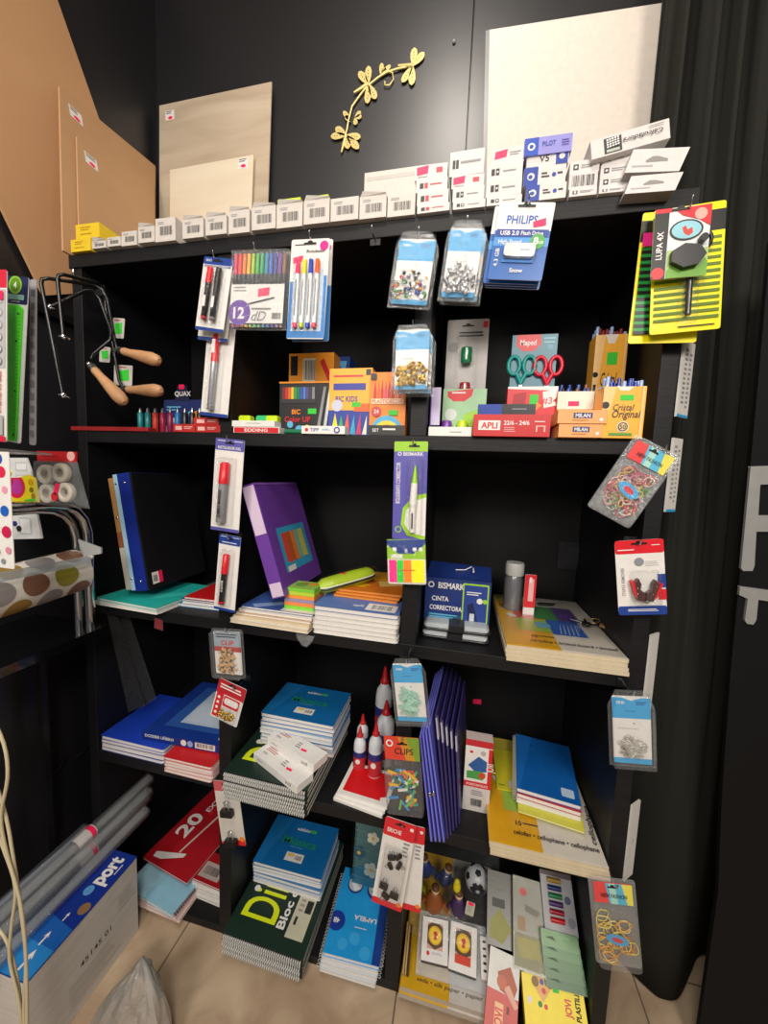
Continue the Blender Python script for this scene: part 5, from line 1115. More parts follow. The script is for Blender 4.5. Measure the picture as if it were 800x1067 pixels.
# flat box with folder sleeves
zb = max(ZB, z) + .001
a = HP(148, 770, zb); b = HP(233, 786, zb); c = HP(213, 708, zb + .02); x = (b - a).normalized()
M = frame((a.x, a.y, zb), b - a, (0, 0, 1)); w = (b - a).length; I = M.inverted(); dd = (I @ c).y; dd = .26
def dos(a_):
    a_.rect(0,0,1,1,mat('#16388f')); a_.rect(.16,.10,.84,.86,mat('#2f5aa8')); a_.rect(.30,.16,.80,.78,mat('#b9cbe0',.3)); a_.poly([(.32,.2),(.78,.2),(.55,.5)],mat('#9fb6d4')); a_.rect(.34,.3,.72,.74,mat('#c6d5e6')); a_.rect(.5,.44,.6,.5,PINK); a_.lines(.86,.1,.97,.3,3,WHITE); a_.circ(.93,.9,.05,WHITE); a_.circ(.93,.9,.04,mat('#16388f'))
o = thing('sleeve_box', 'flat blue box of plastic sleeves with a pale envelope picture on the lid', 'box', M)
m = MB(); m.box(0, w, 0, dd, 0, .024, mat('#17368c', .4)); dos(Art(m, w, dd, TOPF(.024))); af = Art(m, w, .024, FACE); af.rect(0,.0,1,1,mat('#14307e')); af.txt('DOSSIER UÑERO', .22,.4,.34,WHITE,width=.36,bold=.02); af.circ(.52,.5,.035,WHITE); af.circ(.60,.5,.035,mat('#8fb0e0')); af.rect(.66,.15,.9,.85,WHITE); af.bars(.68,.2,.88,.7); m.build('box_body', o)
# clear sheets leaning
o = thing('clear_sheet_sleeve', 'tall clear plastic sleeve leaning at the left end on the royal blue notebooks', 'plastic sleeve')
P = [FP(112,640,.03), FP(122,643,.03), FP(152,735,.03), FP(134,742,.06)]
m = MB(); m.loft([[tuple(p) for p in (P[0],P[1],P[2],P[3])], [tuple(p + Vector((.002,.035,0))) for p in (P[0],P[1],P[2],P[3])]], clear(gloss=.10, haze=.02), False); m.build('sheet', o)
m = MB(); m.tube([tuple(P[0]), tuple(P[3])], .0018, BLACK, 5); m.tube([tuple(P[1]), tuple(P[2])], .0018, BLACK, 5); m.build('black_edge', o)
# ---- Dina blocks
GDK = mat('#1c3128', .4); WIREB = mat('#1b1b1d', .4, .3, var=0); BRY = mat('#d9e81c', .4, emit=.03)
def dina(full):
    def f(a):
        a.rect(0,0,1,1,GDK); z0 = a.z
        a.txt('Dina', .31,.60,.33,BRY,rot=PI/2,bold=.01,width=.50); a.circ(.135,.625,.036,WHITE)
        a.txt('Bloc de dibujo', .61,.50,.070,WHITE,rot=PI/2,bold=.03,width=.72)
        a.rect(.70,.56,.92,.90,mat('#c9c5ae')); a.lines(.74,.74,.78,.88,1,DK); a.rect(.82,.60,.9,.70,DK); a.lines(.74,.6,.8,.72,3,mat('#9a968a'))
    return f
def dinastack(x0, y0, z0, n, lab, grp, t=.0104):
    z = z0
    for k in range(n):
        notebook(at(x0 + random.uniform(-.002,.002), y0 + random.uniform(-.002,.003), z, -.012 + random.uniform(-.006,.006)), .228, .305, t, GDK, PG, f'dark green wire-bound pad, {from_top(k,n)} of the {lab}', 'notepad', bind='front', nring=38, wire=mat('#d6d6d2', .4, var=0), q=.0013, tape=mat('#101412', .5), art=dina(True) if k == n - 1 else None, name='wirebound_pad', group=grp, nname='wire_binding')  # tape here is a near-black strip standing in for page-edge shade
        z += t + .0006
    return z
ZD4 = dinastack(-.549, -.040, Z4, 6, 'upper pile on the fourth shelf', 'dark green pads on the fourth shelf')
MUSB = mat('#1467a8', .35); MGRN = mat('#1f8a5a', .4)
def musica(a):
    a.rect(0,0,1,1,MUSB); a.poly([(0,0),(.3,0),(.1,1),(0,1)],mat('#1a72b4')); a.txt('additio', .50,.2,.06,WHITE,bold=.02,width=.2); a.rect(.60,.17,.70,.23,mat('#3fae5a'),.003)
    a.txt('Música', .52,.46,.15,MGRN,bold=.02,width=.52); a.lines(.4,.57,.6,.585,1,mat('#7fb0d8')); a.rect(.40,.68,.66,.84,WHITE); a.rect(.43,.70,.52,.76,mat('#e8c86a')); a.bars(.54,.72,.64,.8)
def musstack(x0, y0, z0, n, lab, grp, t=.0105, rz=0, d=.155):
    z = z0
    for k in range(n):
        notebook(at(x0 + random.uniform(-.002,.003), y0 + random.uniform(-.003,.003) - .0*k, z, rz + random.uniform(-.02,.02)), .212, d, t, MUSB if k == n-1 else mat(['#d4d9de','#8fb2d2','#3f77ae'][k % 3], .4), PG, f'blue music notebook, {from_top(k,n)} of the {lab}', 'music notebook', art=musica if k == n - 1 else None, name='music_notebook', group=grp, r=.004)
        z += t + .0006
    return z
musstack(-.512, .068, ZD4 + .0005, 8, 'pile on the upper green pads', 'blue music notebooks on the fourth shelf', .0108, .01)
# two white flat boxes
def jbox(a): a.lines(.1,.2,.35,.5,3,mat('#c06a6a')); a.lines(.5,.3,.6,.7,3,GREY); a.poly([(.62,.55),(.72,.5),(.74,.62),(.64,.68)],PINK); a.rect(.1,.6,.2,.7,mat('#b9b4b0'))
jf = lambda a: (a.txt('JOVI',.82,.5,.35,DK,rot=PI,width=.12), a.lines(.1,.4,.3,.6,1,GREY))
p = HP(264, 792, ZD4)
for k, (dx, dy, dz, rz) in enumerate(((0,0,0,-.42),(.018,.036,.0215,-.36))):
    M = at(p.x + dx, p.y + dy, ZD4 + .0003 + dz, rz)
    m = MB(); m.box(0, .17, 0, .052, 0, .021, GLOSSW); jbox(Art(m, .17, .052, TOPF(.021))); jf(Art(m, .17, .021, FACE))
    tag(m.build('clay_box', world=M, bevel=.001), ['lower','upper'][k] + ' long white flat box lying askew on the green pads beside the music notebooks', 'box')
# ---- glue bottles
GLB = mat('#dfe3ea', .3); 
def bottle(px, py, y, ptop, r, label, lab=True):
    X = FP(px, py, y); top = FP(px, ptop, y).z - Z4; o = thing('glue_bottle', label, 'glue bottle', at(X.x, y, Z4), 'white glue bottles')
    b = top * .80; m = MB(); m.lathe([(r*.85, 0), (r, .004), (r*.97, b*.35), (r, b*.62), (r*.98, b*.80), (r*.86, b*.90), (r*.55, b*.96), (r*.46, b)], GLB, 20); bb = m.build('bottle_body', o)
    m = MB(); m.lathe([(r*.99+.0004, b*.18), (r*1.0+.0006, b*.34), (r*1.0+.0006, b*.60), (r*1.0, b*.66)], mat('#c23238', .4), 20); m.lathe([(r*1.0+.0010, b*.52), (r*1.0+.0010, b*.66)], mat('#2a2f7a', .4), 20)
    m.prism(ell(0, 0, r*.4, b*.06, 14), 0, .0006, WHITE, X=Matrix.Translation((0, -r - .0012, b*.44)) @ FACE); m.build('label_band', bb)
    m = MB(); m.lathe([(r*.52, b), (r*.55, b + top*.03), (r*.36, b + top*.05), (r*.28, b + top*.12), (r*.13, top)], mat('#c21f26', .35), 14); m.build('red_nozzle', o)
bottle(374, 800, .113, 757, .0165, 'small white glue bottle with a red nozzle, front left of the group')
bottle(390, 808, .100, 753, .0185, 'white glue bottle with a red nozzle half behind the coloured peg box')
bottle(377, 780, .165, 744, .0165, 'small glue bottle right behind the front left one')
bottle(401, 780, .170, 730, .0260, 'large glue bottle behind the two front ones, under the paper clip box')
bottle(399, 760, .235, 694, .0265, 'tallest glue bottle, rearmost of the group')
# red-topped card pads
p = HP(347, 834, Z4)
for k in range(3):
    def rc(a): a.rect(0,0,1,1,GLOSSW); a.rect(.08,.10,.92,.90,mat('#d8141c'),.003); a.poly([(.82,.82),(.92,.76),(.92,.9),(.84,.9)],WHITE)
    slab(at(p.x + .004*k, p.y + .002*k, Z4 + .0072*k, -.14 + .03*k), .132, .105, .0068, GLOSSW, f'white card pad with a red sheet, {["lowest","middle","topmost"][k]} of three beside the glue bottles', 'card pad', 'card_pad', art=rc if k == 2 else None)
# ---- folders
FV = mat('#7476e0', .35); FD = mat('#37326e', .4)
for k in range(9):
    front = k < 4
    bx = (449 + 4.4*k) if front else (466 + 3.1*(k-4)); by = (884 - 1.5*k) if front else (880 - 5.2*(k-4))
    yy = [-.030,-.028,-.026,-.024,-.014,-.004,.008,.018,.030][k]
    FB = FP(bx, by, yy); tx = (437.5 + 3.0*k) if front else (454 + 5.2*(k-4)); ty = (768 - 3*k) if front else (744 + 5*(k-4))
    FT = FP(tx, ty, yy); FB.z = Z4 + .001
    dv = Vector((.018, .20, 0)); tb = .045 if front else .02
    q = [FB, FT, FT + dv + Vector((0, 0, tb)), FB + dv]
    O = q[0].copy(); L4 = [p_ - O for p_ in q]; nrm = (L4[1]).cross(L4[3]).normalized() * .0018
    if k == 0: gl_ = 'frontmost light violet elastic folder at the left of the folder row'
    lab = (['frontmost', 'second', 'third', 'fourth'][k] + ' light violet folder, counted from the middle divider') if front else (ORD[k-4] + ' dark violet folder, counted from the light violet ones')
    o = thing('document_folder', lab, 'folder', Matrix.Translation(O), 'violet folders standing on the fourth shelf')
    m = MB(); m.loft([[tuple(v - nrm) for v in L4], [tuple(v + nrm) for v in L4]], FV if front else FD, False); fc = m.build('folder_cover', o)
    if not front:
        m = MB(); a_ = L4[1]; b_ = L4[0]; e = Vector((0, -.0006, 0)); m.loft([[tuple(a_*.97 + e - nrm*.9), tuple(a_*.97 + e + nrm*.9), tuple(a_*.80 + e + nrm*.9), tuple(a_*.80 + e - nrm*.9)], [tuple(a_*.97 + dv*.05 - nrm*1.2), tuple(a_*.97 + dv*.05 + nrm*1.2), tuple(a_*.8 + dv*.05 + nrm*1.2), tuple(a_*.8 + dv*.05 - nrm*1.2)]], mat('#b9b6cc', .4), False); m.build('label_tab', fc)
    elif k in (1, 2):
        m = MB(); m.ball(tuple(L4[1]*.45 + Vector((0,-.003,0))), .004, CHROME, 8, (.8, .8, 1.6)); m.build('metal_corner', fc)
# ---- white/red clay box standing
def jovi(a):
    a.rect(0,0,1,1,mat('#d2cbc6')); a.rect(0,0,1,.66,CARDW); a.rect(0,0,1,.09,mat('#c02832')); a.rect(.86,.1,1,.66,RED); a.rect(0,.58,1,.66,RED); a.circ(.22,.17,.07,RED,.05); a.circ(.66,.17,.1,mat('#b8aeb0')); a.poly([(.12,.36),(.5,.22),(.82,.28),(.82,.42),(.4,.44)],mat('#2a5a9c')); a.poly([(.08,.44),(.6,.42),(.8,.45),(.7,.54),(.1,.54)],mat('#4a9a4a')); a.circ(.66,.48,.13,mat('#c84a2a')); a.txt('PORTAFOLIO',.5,.62,.035,WHITE,width=.8); a.bars(.3,.82,.72,.92); a.lines(.3,.7,.75,.78,3,GREY); a.txt('JOVI',.93,.35,.09,WHITE,rot=PI/2,width=.12)
carton('craft_box', 'upright white and red craft box between the violet folders and the card packs', 'box', sbox(481, 509, 771, 845, Z4, .03, y=.075), mat('#c9b9b4', .5), jovi)
# ---- cellophane packs
packs(.102, .342, -.026, .345, Z4, 4, .0062, 'yellow and white cellophane pack on the fourth shelf, %s of four', 'celofan • cellophane • cellophane', 'cellophane')
ZC4 = Z4 + 4*.0066 + .004
def ygf(a): a.rect(0,0,1,1,mat('#c8bf2c')); a.rect(.35,.78,.95,.95,mat('#c9c4b4')); a.bars(.5,.81,.85,.92); a.lines(.05,.9,.3,.94,1,DK)
p = HP(516, 822, ZC4); q = HP(512, 778, ZC4)
slab(at(p.x + .004, p.y, ZC4), .085, .145, .003, mat('#c8bf2c', .4), 'yellow-green card sleeve with a barcode lying on the cellophane packs', 'sleeve', 'card_sleeve', art=ygf)
z = ZC4 + .0035; BN = mat('#135fae', .3)
for k, (c, lab) in enumerate((('#d3cf4a','pale yellow-edged'), ('#e2dedb','lowest white-backed blue'), ('#b8242c','second red-edged blue'), ('#135fae','topmost blue'))):
    def bn(a): a.rect(0,0,1,1,BN); a.circ(.24,.16,.06,mat('#0d4a8c')); a.circ(.24,.16,.02,WHITE); a.rect(.72,.80,.92,.93,mat('#b9d0e6'),.004); a.poly([(0,0),(.3,0),(.05,1),(0,1)],mat('#1a6abc'))
    t = .004 if k == 0 else .0105
    M = at(.170 + (.001 if k == 0 else 0), .082 - (.02 if k == 0 else 0) + .003*k, z, -.14 + .02*(k % 2))
    notebook(M, .142, .205, t, mat(c, .35), PG, f'{lab} spiral notebook lying on the cellophane packs', 'notebook', bind='left' if k else None, nring=30, wire=WIREW, art=bn if k == 3 else None, group=None)
    z += t + .0007
# pink sticker on the back wall
p = FP(497, 731, YB - .0125); m = MB(); m.prism(rr(-.013,-.008,.013,.008,.002), 0, .0005, PINK); tag(m.build('price_sticker', world=frame((p.x, YB - .0125, p.z), (1,0,.1), (0,-1,0))), 'small pink sticker on the black back panel of the fourth shelf', 'sticker')
# ================================================================== bottom compartments (z5)
# left: light blue pads and red magazines
z = Z5
for k, (c, lab, w, d, x) in enumerate((('#d9b8b0', 'pink-edged spiral pad, lowest of the pile in the bottom left corner', .20, .24, -.905), ('#c9a0a4', 'rose-edged pad in the middle of the bottom left pile', .20, .235, -.912), ('#8fc4dc', 'light blue spiral pad with a fold line, top of the bottom left pile', .195, .23, -.915))):
    def lb(a): a.rect(0,0,1,1,mat('#92c6de')); a.poly([(.0,0),(.5,0),(.4,1),(0,1)],mat('#a3d0e4')); a.rect(.35,.2,.7,.23,NAVY)
    notebook(at(x + .01, -.012 + .006*k, z, -.05 - .05*k), w - .006, d, .009, mat(c, .4), PG, lab, 'notebook', bind='right' if k == 2 else None, nring=34, wire=WIREB, art=lb if k == 2 else None, name='spiral_pad')
    z += .0098
ZL5 = z
for k in range(4):
    notebook(at(-.731 + .003*k, .045 + .002*k, Z5 + .0098*k, -.06 + .02*(k % 2)), .118, .24, .0092, mat('#d8d4d0', .5), PG, f'white drawing pad, {from_top(k,4)} of four in the bottom left compartment', 'pad', name='drawing_pad', group='white pads under the red ones')
def redm(a):
    R1 = mat('#a31620', .4); a.rect(0,0,1,1,R1); a.poly([(.28,0),(1,0),(1,1),(.36,1)],mat('#b01a26')); a.txt('20', .22,.55,.15,WHITE,rot=PI/2,bold=.03,width=.28); a.txt('EXTRA', .30,.2,.06,WHITE,rot=PI/2,bold=.02,width=.3); a.poly([(.12,.90),(.62,.80),(.62,.84),(.3,.94),(.14,.95)],PG); a.poly([(.60,.1),(.64,.1),(.5,.82),(.47,.82)],mat('#d8c8c0')); a.circ(.4,.35,.04,RED); a.rect(.45,.12,.6,.3,mat('#c9a0a0'))
def redm2(a): a.rect(0,0,1,1,mat('#a31620', .4)); a.rect(.55,.3,1,.70,BLK2); a.txt('10', .80,.50,.14,WHITE,rot=.2,bold=.03,width=.2); a.rect(.55,.8,.9,.96,mat('#b8a8a0')); a.bars(.6,.84,.85,.92)
notebook(at(-.822, .062, Z5 + .041, -.08), .200, .27, .006, mat('#a31620', .4), PG, 'red pad with a black 10 patch, lower of the two large red pads', 'pad', name='red_drawing_pad', art=redm2)
notebook(at(-.905, .062, Z5 + .0476, -.16), .185, .30, .006, mat('#a31620', .4), PG, 'red pad marked 20, upper of the two large red pads', 'pad', name='red_drawing_pad', art=redm)
# middle: green pads + music + blue pads
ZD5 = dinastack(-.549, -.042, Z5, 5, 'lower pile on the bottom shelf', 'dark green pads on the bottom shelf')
musstack(-.540, .084, ZD5 + .0005, 6, 'pile on the lower green pads', 'blue music notebooks on the bottom shelf', .0106, .005)
def lan(a):
    a.rect(0,0,1,1,mat('#1f9ae0')); a.poly([(.84,.15),(1,.0),(1,1),(.86,1)],NAVY); a.circ(.3,.20,.16,mat('#1d2f7a')); a.circ(.3,.19,.14,mat('#b9c4cc')); a.circ(.72,.22,.17,mat('#1d2f7a')); a.circ(.72,.20,.15,mat('#aab4bc')); a.circ(.1,.66,.16,mat('#1a3a9a'))
    for pts in ([(.22,.2),(.3,.1),(.34,.2),(.42,.24),(.3,.28)], [(.62,.22),(.72,.12),(.8,.2),(.84,.28),(.7,.24)]): a.poly(pts, mat('#e9eef2'))
    a.txt('LAMELA', .62,.58,.05,WHITE,rot=PI,bold=.03,width=.42); a.lines(.45,.68,.7,.70,1,WHITE); a.txt('48', .1,.66,.055,WHITE,rot=PI,bold=.03); a.circ(.5,.8,.1,mat('#38a8e8')); a.circ(.3,.88,.09,mat('#38a8e8')); a.circ(.72,.92,.1,mat('#38a8e8'))
z = Z5
for k in range(4):
    notebook(at(-.288 + .002*k, -.022 + .003*k, z, .03 + random.uniform(-.015,.015)), .147, .21, .0105, mat('#cfd3d8' if k < 3 else '#1f9ae0', .35), PG, f'bright blue spiral notebook, {from_top(k,4)} of the pile beside the lower green pads', 'notebook', bind='right' if k % 2 else 'left', nring=26, wire=WIREW, art=lan if k == 3 else None, name='spiral_notebook', group='bright blue spiral notebooks on the bottom shelf', r=.004)
    z += .0112
ZL = z
def flow(a):
    a.rect(0,0,1,1,mat('#4f7472')); a.poly([(0,.75),(.5,.6),(1,.7),(1,1),(0,1)],mat('#2a6a86'))
    for x, y, r, c in ((.42,.2,.14,'#e8e4cc'),(.42,.72,.17,'#b8c4bc'),(.12,.48,.16,'#33586a'),(.9,.45,.08,'#9ab4ae')):
        for q in range(5): a.circ(x + r*.6*math.cos(q*1.256), y + r*.45*math.sin(q*1.256), r*.42, mat(c))
        a.circ(x, y, r*.25, mat('#d8b83a'))
    for k in range(6): a.poly([(0,.1+.15*k),(1,.14+.15*k),(1,.145+.15*k),(0,.105+.15*k)],mat('#7aa3a0'))
a0 = FP(361, 857, .178)
P0 = Vector((a0.x, .185, a0.z)); B0 = Vector((FP(366,935,.16).x, .160, ZL + .002)); up = P0 - B0
M = frame(B0, (1, 0, 0), Vector((1,0,0)).cross(up)); hh = up.length; w = .132
o = thing('flower_notebook', 'grey-green spiral notebook with pale flowers leaning at the back of the bottom shelf', 'notebook', M)
m = MB(); m.prism(rr(0,0,w,hh,.004), 0, .001, mat('#5f8a88', .4)); flow(Art(m, w, hh, TOPF(.001))); m.build('front_cover', o)
m = MB(); m.prism(rr(.001,.001,w-.001,hh-.001,.004), -.010, 0, PG); m.build('page_block', o)
m = MB(); rings(m, (0, .01, -.004), (0, hh-.01, -.004), 28, .008, .0008, WIREB); m.build('spiral_binding', o)
# right compartment -------------------------------------------------
def seda(a): a.rect(0,0,.5,1,mat('#d8a824',.35)); a.rect(.5,0,1,1,mat('#cfc9c2',.35)); a.txt('seda • silk paper • papier soie', .56,.93,.024,INK,bold=.01,shear=.15,width=.80)
p = HP(416, 1040, Z5)
for k in range(2):
    o = thing('silk_paper_pack', ['lower','upper'][k] + ' yellow and white silk paper pack at the bottom under the playing cards', 'paper pack', at(-.083 + .003*k, -.020 + .004*k, Z5 + .0125*k, -.0))
    m = MB(); m.box(0, .235, 0, .34, 0, .012, mat('#b5ab9c', .5)); seda(Art(m, .235, .34, TOPF(.012)))
    m.build('paper_sheets', o)
ZS = Z5 + .026
# playing card decks, tilted on a bed of boxes
NP = Vector((0, -.34, .94)).normalized()
def slopeframe(TL, TR, BL, p0, n=NP):
    a = PP(*TL, p0, n); b = PP(*TR, p0, n); c = PP(*BL, p0, n); x = (b - a).normalized(); up = Vector(n).normalized().cross(x); h = (a - c).dot(up)
    return frame(a - up*h, x, n), (b - a).length, h
def sloped(name, label, cat, TL, TR, BL, p0, th, mt, art, n=NP, group=None, top=None, part=None):
    M, w, h = slopeframe(TL, TR, BL, p0, n)
    if part:
        o = thing(name, label, cat, M, group); m = MB(); m.prism(rr(0, 0, w, h, .002), -th, 0, mt); art(Art(m, w, h)); m.build(part, o); return o, w, h
    m = MB(); m.prism(rr(0, 0, w, h, .002), -th, 0, mt)
    if art: art(Art(m, w, h))
    return tag(m.build(name, world=M), label, cat, group), w, h
def deck(n_):
    def f(a):
        a.rect(0,0,1,1,WHITE); a.rect(.2,.12,.8,.84 if n_ else .72,mat('#d8a89a')); a.poly([(.2,.2),(.35,.12),(.65,.12),(.8,.2),(.8,.6),(.5,.72),(.2,.6)],mat('#5a4632')); a.circ(.5,.4,.26,mat('#e8b41c')); a.circ(.5,.4,.21,mat('#f2d03a')); a.poly([(.42,.33),(.55,.30),(.6,.38),(.54,.42),(.58,.5),(.44,.5),(.47,.42)],RED)
        if n_: a.rect(.22,.66,.78,.84,mat('#d0402a')); 
        else: a.circ(.25,.82,.06,RED); a.lines(.4,.78,.8,.84,2,mat('#b0b0c8'))
    return f
P0_ = (0, .0, ZS + .028)
for k, (TL, TR, BL, lab) in enumerate((((441,954),(467,960),(434,999),'Spanish playing card box with a yellow coin picture, left of the two'), ((470,959),(497,968),(464,1008),'Spanish playing card box with a yellow coin picture and red foot, right of the two'))):
    M, w, h = slopeframe(TL, TR, BL, P0_); o = thing('playing_card_box', lab, 'card box', M)
    m = MB(); m.prism(rr(0, 0, w, h, .002), -.016, 0, BLK2); deck(k)(Art(m, w, h)); m.build('printed_box', o)
# clear bags with boxes under the decks
sloped('clear_card_tray', 'clear plastic tray holding the card boxes on the silk paper pack', 'tray', (438,948), (506,966), (428,1013), (0, .0, ZS + .0085), .006, clear(gloss=.12, haze=.25), lambda a: None)
sloped('domino_box', 'white strip box with small black marks right of the card boxes', 'box', (500,975), (508,977), (494,1018), (0, .0, ZS + .022), .010, WHITE, lambda a: [a.rect(.3,.1+.17*k,.7,.16+.17*k,INK) for k in range(5)])
M, w, h = slopeframe((424,960), (432,962), (420,1015), (0, .01, ZS + .020)); o = thing('wooden_rulers', 'narrow tan strips in a clear bag left of the card boxes', 'wooden strips', M); m = MB(); m.box(0, .004, 0, h, -.012, 0, mat('#b5905a', .5)); m.box(.006, .009, 0, h*.94, -.012, 0, mat('#c9a26a', .5)); m.box(.011, .015, 0, h*.97, -.012, 0, BLK2); m.build('strips', o)
# toy bag behind, with a football
def blob(name, lab, cat, px, py, y, sc, c, rot=0):
    p = FP(px, py, y); m = MB(); r = .02; m.ball((0,0,0), r, mat(c, .5), 14, sc)
    if name == 'toy_figure':
        m.ball((0,0,r*sc[2]*1.15), r*.55, mat('#e8c89a', .5), 10); m.tube([(-r*sc[0],0,r*.3),(-r*sc[0]*1.5,-.004,-r*.6)], [.006,.004], mat(c, .5), 8); m.tube([(r*sc[0],0,r*.3),(r*sc[0]*1.5,-.004,-r*.6)], [.006,.004], mat(c, .5), 8)
        m.ball((0,0,r*sc[2]*1.15 + .005), r*.56, mat('#5a3a20', .6), 10, (1, 1, .7))
    return tag(m.build(name, world=Matrix.Translation(p) @ Matrix.Rotation(rot, 4, 'Y')), lab, cat)
zf = Z5 + .03
bp = FP(497, 916, .19)
o = thing('toy_football', 'small black and white toy football on the bottom shelf behind the cards', 'ball', Matrix.Translation(bp)); m = MB(); R = .034; m.ball((0,0,0), R, mat('#b9bcc0', .35), 24); m.build('ball_skin', o)
m = MB()
for a_ in range(3):
    for b_ in range(6):
        th = .35 + a_*.85; ph = b_*1.047 + a_*.5; c = Vector((math.sin(th)*math.cos(ph), -math.cos(th)*.9, math.sin(th)*math.sin(ph))).normalized(); u = c.orthogonal().normalized(); v = c.cross(u)
        ri = [[tuple((c + (u*math.cos(t) + v*math.sin(t))*g).normalized()*(R*1.02)) for t in [2*PI*q/5 for q in range(5)]] for g in (.02, .14, .28)]; m.loft(ri, INK, False)
m.build('black_patches', o)
m = MB(); m.box(-.05,.05,-.05,.05,0,bp.z - ZS - R - .001, mat('#2a2420', .6)); tag(m.build('brown_carton', world=at(bp.x, bp.y, ZS + .0006)), 'dark brown carton under the toy football', 'box')
blob('toy_figure', 'toy figure with a yellow body at the left of the bottom right compartment', 'toy', 434, 924, .14, (1.0,.8,1.5), '#a8a023', .1)
blob('toy_figure', 'toy figure with a blue body behind the yellow one', 'toy', 443, 905, .20, (1.0,.8,1.4), '#26408a', -.1)
blob('toy_figure', 'toy figure with a brown body in front of the blue one', 'toy', 452, 940, .10, (1.2,.8,1.7), '#8a4a1c', .05)
blob('toy_figure', 'toy figure with a dark purple body under the football', 'toy', 478, 945, .12, (1.1,.8,1.6), '#3c2450', -.05)
blob('toy_figure', 'toy figure with a navy body beside the football', 'toy', 464, 915, .19, (.9,.8,1.4), '#1c2c6a', .2)
m = MB(); m.ball((0,0,0), .012, mat('#d6c61e', .35), 12, (.9,.8,1.3)); m.ball((0,0,.014), .008, mat('#d6c61e', .35), 10); tag(m.build('yellow_bottle_cap', world=Matrix.Translation(FP(476, 924, .12))), 'small yellow plastic cap shape left of the toy football', 'cap')
m = MB(); a = Art(m, .022, .030); m.prism(rr(0,0,.022,.030,.002), -.001, 0, mat('#b5b3a0')); a.lines(.2,.2,.8,.8,4,GREY); a.poly([(.2,.0),(.8,.02),(.9,.2),(.2,.25)],PINK); tag(m.build('price_tag', world=frame(FP(484, 952, .085), (1,0,-.15), (0,-1,.3))), 'pale price tag with a pink sticker on the toys', 'tag')
m = MB()
P = [FP(424,1000,.06), FP(520,1000,.06), FP(520,880,.26), FP(432,876,.26)]; P[0].z = P[1].z = ZS + .05
o = thing('toy_bag', 'crumpled clear bag over the toys on the bottom shelf', 'bag'); c = sum(P, Vector())/4
NN = 9; rows = []
for i in range(NN):
    rw = []
    for j in range(NN):
        u, v = i/(NN-1), j/(NN-1); p_ = P[0]*(1-u)*(1-v) + P[1]*u*(1-v) + P[2]*u*v + P[3]*(1-u)*v
        rw.append(tuple(p_ + Vector((0, -.03*math.sin(PI*u)*math.sin(PI*v) + random.uniform(-.006,.006), random.uniform(-.006,.006)))))
    rows.append(rw)
m.loft(rows, clear(gloss=.10, rough=.1, haze=.03), False, closed=False); m.build('bag_film', o)
# craft packs on the right, stacked upright and leaning back
NS = Vector((0, -.62, .78)).normalized()
def bagart(c, c2, full=0):
    def f(a):
        a.rect(0,0,1,1,mat(c, .35)); a.rect(.06,.3,.94,.62,mat(c2, .4)); a.lines(.1,.05,.9,.2,3,mat('#a8a8a0')); a.circ(.3,.22,.1,RED) if full else None
        a.poly([(.1,.7),(.9,.68),(.85,.92),(.15,.9)],mat('#8a8430'))
    return f
sloped('felt_shape_bag', 'clear bag with olive shapes between the football and the craft packs', 'craft pack', (508,905), (533,912), (513,985), (0, .04, Z5 + .085), .008, mat('#4a4a42', .3), lambda a: (a.poly([(.1,.7),(.5,.5),(.95,.75),(.6,.95),(.1,.9)],mat('#8a8a2c')), a.lines(.1,.1,.8,.3,3,mat('#77776c')), a.rect(.2,.38,.7,.5,mat('#2a2a26'))), n=NS)
o, w, h = sloped('craft_bead_pack', 'grey-green craft pack with a red spot, left of the glitter tubes', 'craft pack', (534,911), (564,920), (540,1010), (0, .02, Z5 + .095), .014, mat('#8f917c', .3), lambda a: (a.rect(0,.03,1,.62,mat('#9c9c8e')), a.circ(.35,.17,.12,RED,.10), a.rect(.15,.45,.4,.6,mat('#9a7a4a')), a.poly([(.4,.3),(.9,.35),(.8,.42),(.4,.38)],mat('#6e6a5c')), a.rect(.03,.63,.97,.97,mat('#85825c')), a.poly([(.1,.68),(.8,.66),(.85,.85),(.2,.88)],mat('#9c9440'))), n=NS, part='printed_bag')
m = MB(); m.prism(rr(-.001,-.001,w+.001,h+.001,.003), .001, .006, clear(gloss=.08)); m.build('clear_wrapper', o)
o, w, h = sloped('glitter_tube_pack', 'white card pack holding gold, green, violet and red glitter tubes', 'craft pack', (562,905), (594,912), (563,968), (0, .03, Z5 + .118), .012, mat('#a9a9ad', .4), lambda a: (a.rect(0,0,1,1,mat('#b0b0b4')), a.poly([(0,0),(1,0),(1,.1),(0,.08)],mat('#6a5a5a')), a.circ(.8,.45,.1,mat('#4a5a7a')), a.circ(.85,.8,.12,mat('#8a8f9a'))), n=NS, part='backing_card')
for k, c in enumerate(('#a9862a','#1a2f6a','#1f7a4a','#4a2a6a','#a31a30','#c81e26')):
    m = MB(); yy = h*(.84 - .13*k); m.tube([(w*(.2), yy, .005), (w*(.62), yy, .005)], .0052, mat(c, .25), 10); m.build('glitter_tube', o)
for k in range(5):
    n = 4 - k
    sloped('felt_sheet_pack', f'green felt sheet pack, {from_top(n,5)} of the fan under the glitter tubes', 'felt pack', (563 + 1*k, 966 + 11*k), (602 + 2*k, 977 + 11*k), (565 + 1*k, 984 + 11*k), (0, .0 - .006*k, Z5 + .105 - .012*k), .008, mat(['#6d9a66','#5c8a58','#4f7d4e','#4a7648','#3f6b42'][k], .35), lambda a: (a.lines(.1,.2,.9,.5,1,mat('#86b07e')), a.poly([(.1,.5),(.3,.35),(.4,.6)],mat('#33542f'))), n=NS)
